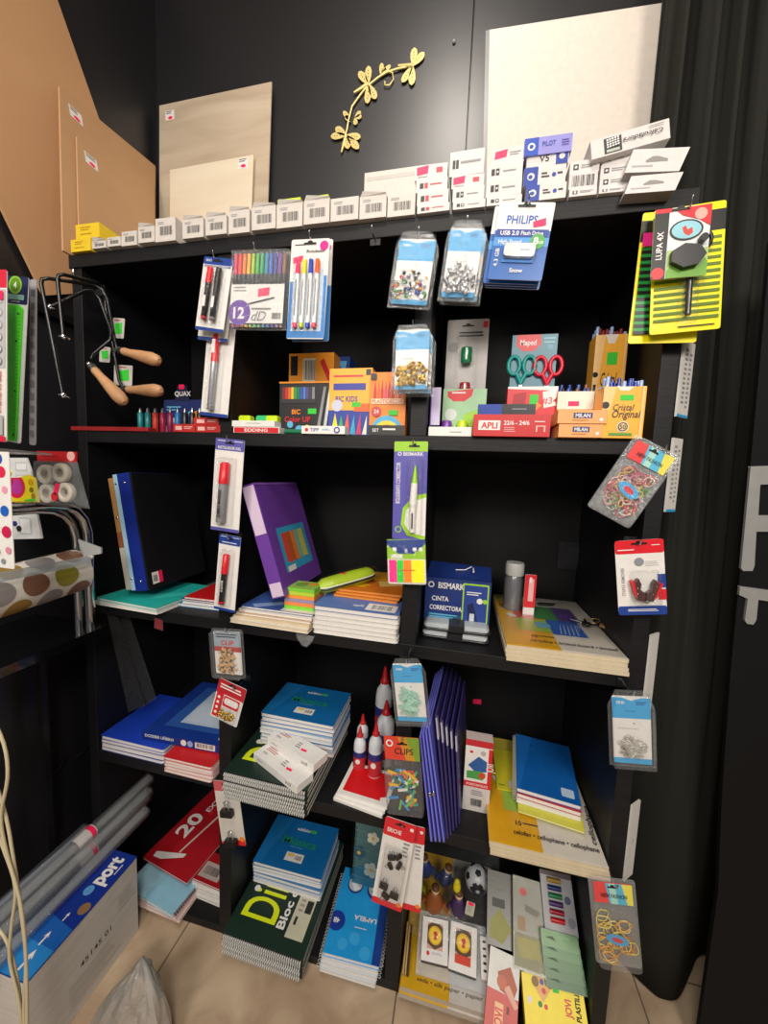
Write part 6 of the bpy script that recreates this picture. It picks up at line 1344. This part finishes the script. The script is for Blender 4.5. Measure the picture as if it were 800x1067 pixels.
sloped('modelling_clay_pack', 'red and white clay pack with a hand shaping clay, left of the yellow box', 'clay pack', (511,985), (542,1000), (506,1100), (0, -.015, Z5 + .062), .02, mat('#c8504a', .4), lambda a: (a.rect(0,0,1,1,mat('#cf5a52')), a.rect(0,0,1,.40,mat('#dcdcd6')), a.poly([(.3,.22),(.7,.12),(.95,.3),(.85,.42),(.4,.38)],mat('#b0573c')), a.poly([(.5,.34),(.7,.3),(1,.46),(.9,.5)],mat('#e0a890')), a.circ(.45,.3,.16,mat('#c4694a')), a.rect(.28,.50,.55,.80,mat('#f0c08a')), a.txt('JOVI',.41,.65,.1,RED,rot=PI/2,bold=.03,width=.2), a.lines(.65,.5,.75,.8,2,mat('#7a2a28'))), n=NS)
def plas(a):
    YJ = mat('#f2dc10', .4, emit=.02); a.rect(0,0,1,1,YJ); a.poly([(.18,.02),(.45,.0),(.50,.12),(.32,.34),(.2,.16)],mat('#e8b46a')); a.circ(.22,.09,.06,mat('#8a6a2a')); a.circ(.46,.08,.06,mat('#8a6a2a')); a.circ(.33,.08,.035,NAVY); a.circ(.35,.19,.035,RED); a.circ(.27,.36,.035,mat('#2a8a3a')); a.circ(.36,.38,.03,RED); a.rect(.50,.04,.60,.18,GST); a.circ(.1,.33,.04,WHITE)
    a.txt('JOVI',.72,.34,.11,RED,rot=PI/2-.05,bold=.03,width=.22); a.txt('PLASTILINA',.88,.24,.085,INK,rot=PI/2-.05,bold=.03,width=.46)
sloped('plasticine_box', 'bright yellow plasticine box with red and black lettering at the bottom right', 'clay pack', (543,1012), (606,1026), (545,1100), (0, -.018, Z5 + .050), .022, mat('#f2dc10', .4), plas, n=NS)
# ================================================================== left foreground: display rack with rulers and paper
ACR = clear('#e6ecee', gloss=.45, haze=.28); XR = -.92
# black glossy shelf of the rack, running along the left
e = FP(113, 651, -.045); XS = e.x; zt = e.z; GLB = mat('#0d0d0f', .12, coat=.5)
rack = thing('display_rack', 'black and chrome display rack standing left of the shelving unit', 'display rack', Matrix.Translation((XS, -.3, 0)))
m = MB(); m.box(-.30, 0, -.35, .255, zt - .020, zt, GLB); m.build('black_shelf', rack)
m = MB(); m.box(-.30, .0, -.35, -.005, zt - .085, zt - .070, mat('#5b5a58', .5)); 
m2 = MB(); m2.box(-.20, -.185, .22, .235, 0, zt - .02, BLACK); m2.build('rack_post', rack)
m2 = MB(); m2.box(-.20, -.185, -.34, -.325, 0, zt - .02, BLACK); m2.build('rack_post', rack)
def rp(px, py, x=XR): q = XP(px, py, x); return (q.x - XS, q.y + .3, q.z)
def pipe(off):
    pts = [(-30,528+off),(11,528+off),(50,526+off),(68,527+off),(79,532+off*.9),(87,541+off*.5),(91.5,554),(92.5,570),(93,600),(92.5,640),(92,658)]
    return pts
m = MB(); P = [rp(x, y) for x, y in pipe(0)]; P = [P[0]] + P[1:]
fx = P[-3][0]; fy = P[-3][1]
P[-2] = (fx, fy, P[-2][2]); P[-1] = (fx, fy, zt); m.tube(P, .0105, CHROME, 12); m.build('chrome_tube', rack)
m = MB(); P2 = [(p_[0] - .022, p_[1] - .012, p_[2] - .012) for p_ in P]; P2[-1] = (P2[-1][0], P2[-1][1], zt); m.tube(P2, .0095, CHROME, 12); m.build('chrome_tube', rack)
# acrylic strip + end bracket
m = MB(); a_ = rp(-30, 607, XR + .058); b_ = rp(93, 583, XR + .058)
m.loft([[(a_[0]+dx, a_[1], a_[2]+dz) for dx, dz in ((0,-.009),(.006,-.009),(.006,.009),(0,.009))], [(b_[0]+dx, b_[1], b_[2]+dz) for dx, dz in ((0,-.009),(.006,-.009),(.006,.009),(0,.009))]], ACR, False); m.build('acrylic_strip', rack)
m = MB(); q = [rp(81,562,XR+.03), rp(105,571,XR+.075), rp(105,577,XR+.075), rp(88,580,XR+.04), rp(84,575,XR+.03)]
m.loft([q, [(x, y + .004, z) for x, y, z in q]], mat('#a3a6a6', .3), False); m.ball(rp(95,580,XR+.05), .006, WHITE, 8); m.build('corner_bracket', rack)
# dotted paper roll lying along the rack
A0 = Vector(rp(-40, 628)) + Vector((XS, -.3, 0)); B0 = Vector(rp(80, 594)) + Vector((XS, -.3, 0)); B0.x = A0.x = XR; ax = B0 - A0; dn = ax.normalized(); R = .051
o = thing('dotted_paper_roll', 'roll of white wrapping paper with gold, bronze and grey dots on the chrome rack', 'paper roll', Matrix.Translation(A0))
s1 = dn.cross(Vector((0,0,1))).normalized(); s2 = s1.cross(dn)
def cylp(t, an, r): return tuple(ax*t + (s1*math.cos(an) + s2*math.sin(an))*r)
m = MB(); m.loft([[cylp(t, 2*PI*k/32, R) for k in range(32)] for t in (0, .98, 1)], mat('#e3ded4', .45)); m.build('paper_roll', o)
m = MB(); Lr = ax.length; gc = ['#a39a3a','#8f6650','#a09a98','#b08a3c']
i = 0
for row in range(5):
    an0 = -.75 + row*.95
    n = int(Lr/.062)
    for k in range(n + 1):
        t0 = (k + .5*(row % 2))*.062/Lr; rr_ = .025; c = mat(gc[(k*3 + row*2) % 4], .4, .25)
        if t0*Lr + rr_ > Lr - .002: continue
        m.loft([[cylp(t0 + g*rr_*math.cos(q)/Lr, an0 + g*rr_*math.sin(q)/R, R + .0008) for q in [2*PI*u/20 for u in range(20)]] for g in (.01, .25, .5, .75, 1)], c, True, caps=False)
m.build('printed_dots', o)
# sheet with coloured dots
def dots(a):
    for x, y, r, c in ((.5,.06,.2,'#2a4fb0'),(.62,.17,.2,'#d8264a'),(.75,.32,.13,'#e79ab0'),(.3,.3,.14,'#d6b8cc'),(.7,.50,.19,'#1f5fb8'),(.2,.5,.1,'#e8b43a'),(.45,.66,.1,'#e8e0d8'),(.75,.68,.21,'#c81e50'),(.8,.84,.13,'#d88aa0'),(.3,.86,.12,'#c8a06a'),(.55,.94,.1,'#8a8f9a')): a.circ(x, y, r, mat(c))
M, w, h = cardframe((-14,470), (9,471), (-9,590), -.36)
m = MB(); m.prism(rr(0,0,w,h,.002), -.001, 0, GLOSSW); dots(Art(m, w, h)); tag(m.build('dotted_sticker_sheet', world=M), 'white sheet of red, blue and pink dots at the left edge above the dotted roll', 'sticker sheet')
# paint palettes
M, w, h = cardframe((6,477), (31,477), (14,562), -.13)
w = w*1.25
o = thing('paint_palette', 'white plastic paint palette with paint pots behind the chrome tube', 'palette', M)
m = MB(); m.prism([(0,0),(w,.006),(w*.86,h*.45),(w*.80,h*.85),(w*.68,h),(0,h)], -.004, 0, mat('#dfe0e0', .35)); a = Art(m, w, h)
for y0, y1 in ((.05,.16),(.20,.32),(.72,.93)): a.rect(.30,y0,.70,y1,mat('#c9cccc', .35),.002); a.rect(.34,y0+.02,.66,y1-.02,mat('#eceeee', .35),.002)
m.build('palette_tray', o)
for fx, fy, c, r in ((.12,.18,'#d6cf3a',.006),(.22,.38,'#c81f3c',.007),(.1,.45,'#1f4fb0',.006),(.16,.80,'#26357c',.006),(.30,.86,'#2b2b30',.007),(.34,.52,'#b03a8a',.009)):
    m = MB(); m.prism(ell(w*fx, h*(1-fy), r), 0, .003, mat(c, .35)); m.build('paint_pot', o)
m = MB(); m.prism(ell(0, 0, .052, .062, 24), -.003, 0, mat('#39466f', .4)); tag(m.build('blue_disc', world=frame(FP(15, 518, -.11), (1,0,0), (0,-1,0))), 'dark blue round disc behind the white palette', 'disc')
M, w, h = cardframe((8,498), (36,497), (14,524), -.17)
o = thing('paint_set_card', 'bright yellow, pink and green paint set card in front of the palette', 'paint set', M)
m = MB(); m.prism([(0,0),(w*1.1,0),(w*1.05,h*.95),(w*.8,h*1.1),(0,h*.9)], -.001, 0, mat('#e8d41c', .4)); a = Art(m, w, h); a.circ(.28,.35,.34,mat('#d81f4a')); a.circ(.3,.36,.22,mat('#b83a9a')); a.poly([(.55,.9),(.95,.8),(1,1),(.5,1.02)],mat('#3ac83a')); a.circ(.85,.2,.1,mat('#c9a01a')); a.circ(.85,.5,.08,mat('#8a6a1c')); a.circ(.9,.75,.08,mat('#a8781c')); a.circ(.05,.1,.15,mat('#c81f3c')); m.build('hanging_card', o)
# bag of tape rolls
M, w, h = cardframe((41,470), (81,471), (46,524), -.17)
o = thing('tape_roll_bag', 'clear bag of white tape rolls with a red header below the rulers', 'bag', M)
m = MB(); m.prism([(-.003,h*.80),(w*.98,h*.80),(w*1.0,h),(-.003,h)], .0, .003, mat('#b81f24', .35)); a = Art(m, w, h, z=.0031); a.circ(.86,.08,.1,mat('#e8b0a8')); a.lines(.1,.08,.7,.14,1,mat('#8a1014')); m.build('header_card', o)
for k, (fx, fy) in enumerate(((.30,.56),(.74,.60),(.32,.20),(.84,.24))):
    m = MB(); m.lathe([(.010,-.006),(.0195,-.006),(.0205,-.004),(.0205,.004),(.0195,.006),(.010,.006),(.0095,.004),(.0095,-.004),(.010,-.006)], mat('#d3cbbc', .5), 20, X=Matrix.Translation((w*fx, h*fy, .010 + .004*(k % 2)))); m.build('tape_roll', o)
m = MB(); X = Matrix.Translation((w*.66, h*.22, .022)) @ Matrix.Rotation(-.35, 4, 'Z'); m.prism(rr(-.005,-.002,.005,.022,.001), 0, .0004, PINK, X=X); m.prism(ell(0,-.008,.009), 0, .0004, RED, X=X); m.build('price_sticker', o)
m = MB(); m.loft([[(0,h*.82,.002),(w,h*.82,.002),(w*1.3,-.006,.004),(.002,-.004,.004)], [(.002,h*.80,.014),(w*.98,h*.80,.014),(w*1.1,.006,.020),(.008,.004,.020)]], CLEARHZ, False); m.build('clear_bag', o)
# acrylic ledge with rulers
a0 = FP(-30, 466, -.36); b0 = FP(54, 470, -.20)
m = MB(); m.loft([[(-.03+a0.x,a0.y,a0.z-.004),(a0.x+.06,a0.y,a0.z-.004),(a0.x+.06,a0.y,a0.z),(-.03+a0.x,a0.y,a0.z)], [(b0.x-.12,b0.y,a0.z-.004),(b0.x,b0.y,a0.z-.004),(b0.x,b0.y,a0.z),(b0.x-.12,b0.y,a0.z)]], ACR, False); m.build('acrylic_ledge', rack, world=None).matrix_parent_inverse = Matrix.Translation((XS, -.3, 0)).inverted()
def rul1(a):
    a.rect(0,0,1,.10,mat('#d01f3c')); a.circ(.5,.05,.2,WHITE); a.circ(.5,.05,.14,RED); a.rect(.05,.11,.95,.56,mat('#b5b5b8'))
    for k in range(6): a.circ(.7,.17+.07*k,.14,mat('#8f8f94')); a.circ(.7,.17+.07*k,.11,mat('#c4c4c8'))
    a.rect(.5,.12,.9,.17,PINK); a.txt('UNBREAKABLE', .62,.70,.055,RED,rot=PI/2,bold=.02,width=.25); a.rect(.1,.84,.9,.96,mat('#a8a8aa')); a.rect(0,.965,1,1,mat('#d01f3c'))
card('ruler_set_card', 'white and red ruler set card at the left edge of the rack', 'ruler set', (-16,281), (7,281), (-8,459), -.345, mat('#dedbd6', .35), rul1, hole=False)
def rul2(a): a.rect(0,0,1,.16,mat('#141c4a'),.003); a.circ(.42,.05,.30,mat('#8fbf2a')); a.circ(.42,.05,.24,mat('#5a8a1c')); a.txt('4',.42,.05,.035,WHITE,bold=.02); a.rect(.1,.105,.86,.135,mat('#7fa8a0'),.002); a.lines(.3,.145,.7,.15,1,WHITE)
o, w, h = card('green_ruler_card', 'white card with a bright green plastic ruler and a navy head', 'ruler', (7,287), (30,289), (19,462), -.315, mat('#dedede', .35), rul2, hole=False)
GR = mat('#4fdc1e', .35)
m = MB(); m.prism(rr(w*.10, h*.01, w*.86, h*.83, .006), .001, .004, GR); z_ = .0041
for k in range(36):
    yy = h*(.04 + .76*k/36); L_ = w*(.14 if k % 5 == 0 else .07); m.box(w*.10, w*.10 + L_, yy, yy + .0006, z_, z_ + .0002, mat('#1a5a10')); m.box(w*.86 - L_, w*.86, yy, yy + .0006, z_, z_ + .0002, mat('#1a5a10'))
for fx, fy in ((.2,.79),(.74,.78),(.72,.62),(.26,.5),(.76,.32),(.3,.16),(.78,.05)): m.prism(ell(w*fx, h*fy, .0016, .0016, 8), .004, .0045, INK)
m.prism(rr(w*.42, h*.06, w*.5, h*.16, .002), .004, .0046, mat('#3cb81a')); m.build('green_ruler', o)
def sten(a):
    for k in range(12): a.rect(.2,.06+.077*k,.8,.10+.077*k,mat('#6f7074'))
o, w, h = card('stencil_strip', 'grey transparent stencil strip right of the green ruler', 'stencil', (31,291), (38,291), (44,465), -.295, mat('#97989c', .3), sten, hole=False)
# ------------------------------------------------------------------ coping saws hanging at the left panel
BKS = mat('#151517', .28); BEECH = grain_mat('beech_handle', '#b98a60', '#cf9f74', axis_stretch=(1, 1, 1), nscale=20)
hk = FP(104, 298, -.04)
def pth(pts): return [FP(x, y, d) for x, y, d in pts]
def saw(label, frame_pts, ha, hb, bar=None, n_end=None):
    O = ha; o = thing('coping_saw', label, 'saw', Matrix.Translation(O))
    m = MB(); m.tube([p_ - O for p_ in frame_pts], .0038, BKS, 8); bf = m.build('bow_frame', o)
    d = hb - ha; m = MB(); prof = [(0,.0075),(.06,.0095),(.2,.0090),(.5,.0125),(.8,.0150),(.94,.0125),(1,.005)]
    m.tube([ha + d*t - O for t, r in prof], [r for t, r in prof], BEECH, 14); wh = m.build('wooden_handle', o)
    m = MB(); m.tube([ha - d*.10 - O, ha + d*.02 - O], .0085, STEEL, 12); m.ball(tuple(ha - d*.16 - O), .0065, CHROME, 8); m.build('ferrule', wh)
    e = frame_pts[0]; m = MB(); m.ball(tuple(e - O), .0065, CHROME, 8); m.tube([e - O + Vector((-.010,0,.001)), e - O + Vector((.016,0,-.005))], [.003,.0022], CHROME, 6); m.build('wing_nut', bf)
    return o
H1 = (FP(128,366,-.035), FP(166,376,-.055)); H2 = (FP(133,406,-.03), FP(168,407,-.05)); H3 = (FP(98,385,-.07), FP(130,420,-.085))
saw('coping saw with its long black bow reaching furthest left, upper of the two level handles', pth([(66,412,-.16),(43,296,-.16),(44,291,-.16),(50,290,-.155),(96,297,-.06),(106,301,-.045),(112,312,-.040),(119,352,-.035),(122,364,-.034)]), *H1)
saw('coping saw whose handle lies level just above the refill tubes', pth([(66,351,-.14),(60,292,-.14),(61,287,-.14),(66,286,-.135),(100,294,-.05),(108,300,-.035),(110,320,-.030),(118,360,-.028),(124,396,-.027),(128,404,-.028)]), *H2)
saw('coping saw with its handle pointing down to the right', pth([(52,320,-.12),(88,303,-.085),(96,302,-.065),(104,312,-.055),(116,345,-.045),(115,354,-.05),(97,369,-.065),(95,374,-.068)]), *H3)
for k, (x, y, w_, h_, lab) in enumerate(((118,331,12,21,'small white and green price tag at the top of the hanging saws'),(104,361,11,16,'green price tag behind the lowest saw handle'),(119,380,19,21,'green price tag between the two level saw handles'))):
    M, w, h = cardframe((x,y),(x+w_,y+1),(x+1,y+h_), -.018); m = MB(); m.prism(rr(0,0,w,h,.003), -.0008, 0, mat('#c4bfb8', .4)); a = Art(m, w, h); a.poly([(.15,.3),(.8,.2),(.85,.75),(.3,.8)],GST); a.lines(.1,.08,.9,.2,1,mat('#b04a4a')); tag(m.build('hanging_price_tag', world=M), lab, 'tag')
o = thing('display_hook', 'thick wire hook on the left panel holding the coping saws', 'hook', Matrix.Translation((FP(105,303,0).x, 0, FP(105,303,0).z)))
m = MB(); m.tube([(0,0,0),(0,-.06,-.002),(0,-.066,.002),(0,-.066,.016)], .0026, CHROME, 8); m.build('prong', o)
m = MB(); m.box(-.014,.014,-.002,.0,-.012,.012,BLACK); m.build('mounting_plate', o)
# small hinge details on the dark wall left
for k, (x, y) in enumerate(((60,800),(85,783))):
    p = XP(x, y, XL + .002); m = MB(); m.tube([(0,-.02,-.008),(.006,0,0),(0,.02,.008)], .005, mat('#2a2a2c', .2, .6), 8); tag(m.build('wall_clip', world=Matrix.Translation(p)), ['dark glossy clip on the left wall, nearer one','dark glossy clip on the left wall, farther one'][k], 'clip')
# ------------------------------------------------------------------ paper box on the floor
BXW = grain_mat('white_corrugated_board', '#c9c3bc', '#d6d1ca', axis_stretch=(1, 1, 14), nscale=6, rough=.6); hB = .222
yb0 = -.046; yb1 = -.305; xb = -.812
o = thing('paper_box', 'large white and blue office paper box standing on the floor in the left corner', 'box', Matrix.Translation((xb, yb1, .0004)))
m = MB(); m.box(-.215, 0, 0, yb0 - yb1, 0, hB, BXW); XSd = Matrix(((0,0,1,0),(1,0,0,0),(0,1,0,0),(0,0,0,1))); a = Art(m, yb0 - yb1, hB, XSd)
a.txt('45145 01', .55,.50,.06,DK,bold=.01,width=.30); a.lines(.3,.62,.8,.9,6,mat('#bdb6ae')); a.lines(.78,.25,.97,.45,4,mat('#bdb6ae')); m.build('carton_body', o)
m = MB(); LB = mat('#14308c', .35); m.box(-.217, .001, -.001, yb0 - yb1 + .001, hB, hB + .002, LB)
Xt = Matrix(((0,-1,0,0),(1,0,0,0),(0,0,1,hB + .002),(0,0,0,1))); a = Art(m, yb0 - yb1, .215, Xt)
# art x runs away from the camera, art y runs to the left wall
a.poly([(0,0),(.5,0),(.35,1),(0,1)],mat('#1c5fb4', .35)); a.poly([(0,.1),(.25,.2),(.2,1),(0,1)],mat('#2a86d0', .35)); a.txt('port', .82,.80,.17,WHITE,bold=.04,width=.26); a.lines(.80,.92,.93,.945,1,WHITE); a.circ(.63,.80,.045,mat('#5a9ad0')); a.circ(.50,.93,.05,mat('#8a6a4a'))
def arrow(x, y, s): a.poly([(x-s,y-s*.15),(x+s*.1,y-s*.15),(x-s*.1,y-s*.5),(x+s*.7,y-.0*s),(x-s*.1,y+s*.5),(x+s*.1,y+s*.15),(x-s,y+s*.15)], WHITE)
arrow(.12,.82,.08); arrow(.26,.80,.06); arrow(.42,.82,.04); arrow(.36,.3,.045)
m.build('printed_lid', o)
# clear film rolls
FILM = clear(gloss=.30, rough=.05, haze=.05); FILM2 = clear(gloss=.45, rough=.2, haze=.20)
for k, (x, z, y0_, y1_, lab) in enumerate(((-.895,.0,-.37,.06,'rightmost of the lower layer'),(-.931,.0,-.38,.10,'second from the right of the lower layer'),(-.967,.0,-.37,.12,'second from the wall in the lower layer'),(-1.004,.0,-.37,-.03,'nearest the wall'),(-.913,.034,-.38,.09,'right one of the upper layer'),(-.949,.034,-.37,.13,'left one of the upper layer'))):
    A = Vector((x, y0_, hB + .0205 + z)); B = Vector((x + .006, y1_, hB + .0205 + z)); d = B - A; O = A.copy()
    o = thing('film_roll', f'long clear film roll on the paper box, {lab}', 'film roll', Matrix.Translation(O))
    m = MB(); rg = [[tuple(d*t + Vector((math.cos(q)*.0175, 0, math.sin(q)*.0165*(1 + .12*math.sin(5*q + t*6 + k))))) for q in [2*PI*u/22 for u in range(22)]] for t in [v/14 for v in range(15)]]; m.loft(rg, FILM, False, caps=False); m.build('clear_film', o)
    m = MB(); rg = [[tuple(d*t + Vector((math.cos(q)*.011, 0, math.sin(q)*.010*(1 + .2*math.sin(3*q + t*9 + k))))) for q in [2*PI*u/14 for u in range(14)]] for t in [v/10 for v in range(11)]]; m.loft(rg, FILM2, False, caps=False); m.build('inner_layer', o)
    if k in (1, 5):
        m = MB(); t = (.62, .60)[k == 5]; m.tube([tuple(d*(t-.07)), tuple(d*(t+.03))], .0182, mat('#cfcac8', .4), 14, caps=False); m.tube([tuple(d*t), tuple(d*(t+.024))], .0185, PINK, 14, caps=False); m.build('price_label', o)
# foil bag
o = thing('foil_bag', 'crumpled silver foil bag standing on the floor at the bottom left', 'bag'); yb = -.21
prof = [(147,998,.0),(156,1008,.5),(168,1032,.8),(176,1067,1),(182,1110,1)]; left = [(147,998),(139,1012),(122,1036),(101,1067),(84,1110)]
FO = mat('#bdbab6', .3, .5, var=.10, scale=22, bump=.9); rings_ = []
r3 = random.Random(2); NR = 22; ZTOP = FP(147, 998, yb).z
def edge(P, t):
    s_ = t*(len(P)-1); i = min(int(s_), len(P)-2); f = s_ - i; return P[i][0]*(1-f) + P[i+1][0]*f, P[i][1]*(1-f) + P[i+1][1]*f
for i in range(NR + 1):
    t = i/NR; lx, ly = edge(left, t); x, y = edge([(p_[0], p_[1]) for p_ in prof], t); a_ = FP(lx, ly, yb); b_ = FP(x, y, yb); c = (a_ + b_)/2; hw = max((b_.x - a_.x)/2, .0015); th = .004 + .034*min(1, t*1.4)
    if rings_ and rings_[-1][0][2] <= .0007: break
    zc = max(c.z, .0006)
    rings_.append([(c.x + hw*math.cos(q)*(1 + .05*math.sin(7*q + 9*t)), yb + th*math.sin(q)*(1 + .25*math.sin(5*q + 8*t) + .15*math.sin(9*q - 14*t)), max(zc + (.010*math.sin(3*q + 4*t)*t if c.z > .02 else 0) if zc > .0006 else .0006, .0006)) for q in [2*PI*k/30 for k in range(30)]])
m = MB(); m.loft(list(reversed(rings_)), FO, False); m.build('foil_pouch', o)
# cables
for k, pts in enumerate(([(-12,740),(4,775),(8,810),(1,850),(6,885),(20,935),(26,980),(28,1030),(29,1090)], [(-10,800),(6,850),(14,895),(22,950),(27,1000),(25,1050),(27,1090)], [(-12,845),(4,885),(16,925),(12,965),(10,1000),(20,1045),(24,1090)], [(-14,960),(4,975),(16,1010),(22,1050),(26,1090)])):
    y = -.385 + .006*k; P = [FP(px, py, y) for px, py in pts]; P.append(Vector((P[-1].x, y, .004))); O = P[-1].copy(); sm = []
    for i in range(len(P)-1):
        for u in (0, .25, .5, .75):
            p0, p1, p2, p3 = P[max(i-1,0)], P[i], P[i+1], P[min(i+2,len(P)-1)]
            sm.append(.5*((2*p1) + (p2-p0)*u + (2*p0-5*p1+4*p2-p3)*u*u + (-p0+3*p1-3*p2+p3)*u**3) - O)
    sm.append(P[-1] - O)
    m = MB(); m.tube(sm, .0026, mat('#c9bc9a', .5), 8); tag(m.build('white_cable', world=Matrix.Translation(O)), 'cream cable hanging at the left edge, ' + ['topmost strand','second strand from the top','third strand, wavy','lowest strand'][k], 'cable')
# ================================================================== right: curtain and lettered banner
CUR = mat('#23231f', .85, var=.08, scale=300, spec=.2); CUR2 = mat('#0e0e0f', .7, spec=.2)
bot = [(.388,.275),(.43,.245),(.49,.19),(.535,.150),(.56,.14),(.60,.152),(.66,.215),(.70,.258),(.736,.269),(.775,.235),(.808,.205),(.85,.215),(.90,.26),(.96,.235),(1.03,.19),(1.10,.24),(1.2,.25)]
def lerp_path(P, t):
    s_ = t*(len(P)-1); i = min(int(s_), len(P)-2); f = s_ - i; f2 = f
    p0, p1, p2, p3 = P[max(i-1,0)], P[i], P[i+1], P[min(i+2,len(P)-1)]
    return tuple(.5*((2*p1[c]) + (p2[c]-p0[c])*f2 + (2*p0[c]-5*p1[c]+4*p2[c]-p3[c])*f2*f2 + (-p0[c]+3*p1[c]-3*p2[c]+p3[c])*f2**3) for c in (0,1))
rows = []; NU = 150
for j in range(25):
    v = j/24; zz = .012 + v*(ZC - .05); rw = []
    for i in range(NU + 1):
        u = i/NU; bx, by = lerp_path(bot, u); tx = .388 + u*.81; ty = .262 + .030*math.sin(u*2*PI*15) + .010*math.sin(u*2*PI*37 + 1)
        k = max(0, min(1, (v - .08)*1.15)); k = k*k*(3-2*k); k2 = v**.5
        x = bx*(1-k2) + tx*k2; y = by*(1-k) + ty*k + .006*math.sin(u*2*PI*11 + v*2)*(1 - abs(2*v-1))
        rw.append((x, min(y, YB - .02), zz))
    rows.append(rw)
m = MB(); m.loft(rows, CUR, True, caps=False, closed=False); c = m.build('curtain'); tag(c, 'long dark pleated curtain hanging right of the shelving unit down to the floor', 'curtain')
sd = c.modifiers.new('thickness', 'SOLIDIFY'); sd.thickness = .003
yB = .06
pl = [(803,250),(786,440),(761,700),(752,830),(748,930)]
Pq = [FP(x, y, yB) for x, y in pl]; O = Vector((Pq[-1].x, yB, 0)); pts = [(Pq[-1].x - O.x, .01)] + [(p_.x - O.x, p_.z) for p_ in reversed(Pq)] + [(.45, Pq[0].z), (.45, .01)]
o = thing('lettered_banner', 'black banner at the right edge with large silver letters', 'banner', frame(O, (1,0,0), (0,-1,0)))
m = MB(); m.prism(list(reversed(pts))[::-1], -.01, 0, CUR2); m.build('banner_cloth', o)
SL = mat('#b0b0ae', .3, .45); I = frame(O, (1,0,0), (0,-1,0)).inverted()
def letter(pl_, nm='silver_letter'):
    L_ = [tuple((I @ FP(x, y, yB - .006)))[:2] for x, y in pl_]; m = MB(); m.prism(L_[::-1], 0, .006, SL); ob = m.build(nm, o); b = ob.modifiers.new('bevel', 'BEVEL'); b.width = .002; b.segments = 2; b.limit_method = 'ANGLE'
letter([(782,486),(840,484),(838,504),(792,505),(790,537),(836,537),(834,554),(788,554),(786,590),(784,595),(774,595),(772,592)])
letter([(771,611),(830,619),(829,631),(790,625),(788,646),(785,651),(778,650),(776,646),(779,624),(770,620)])
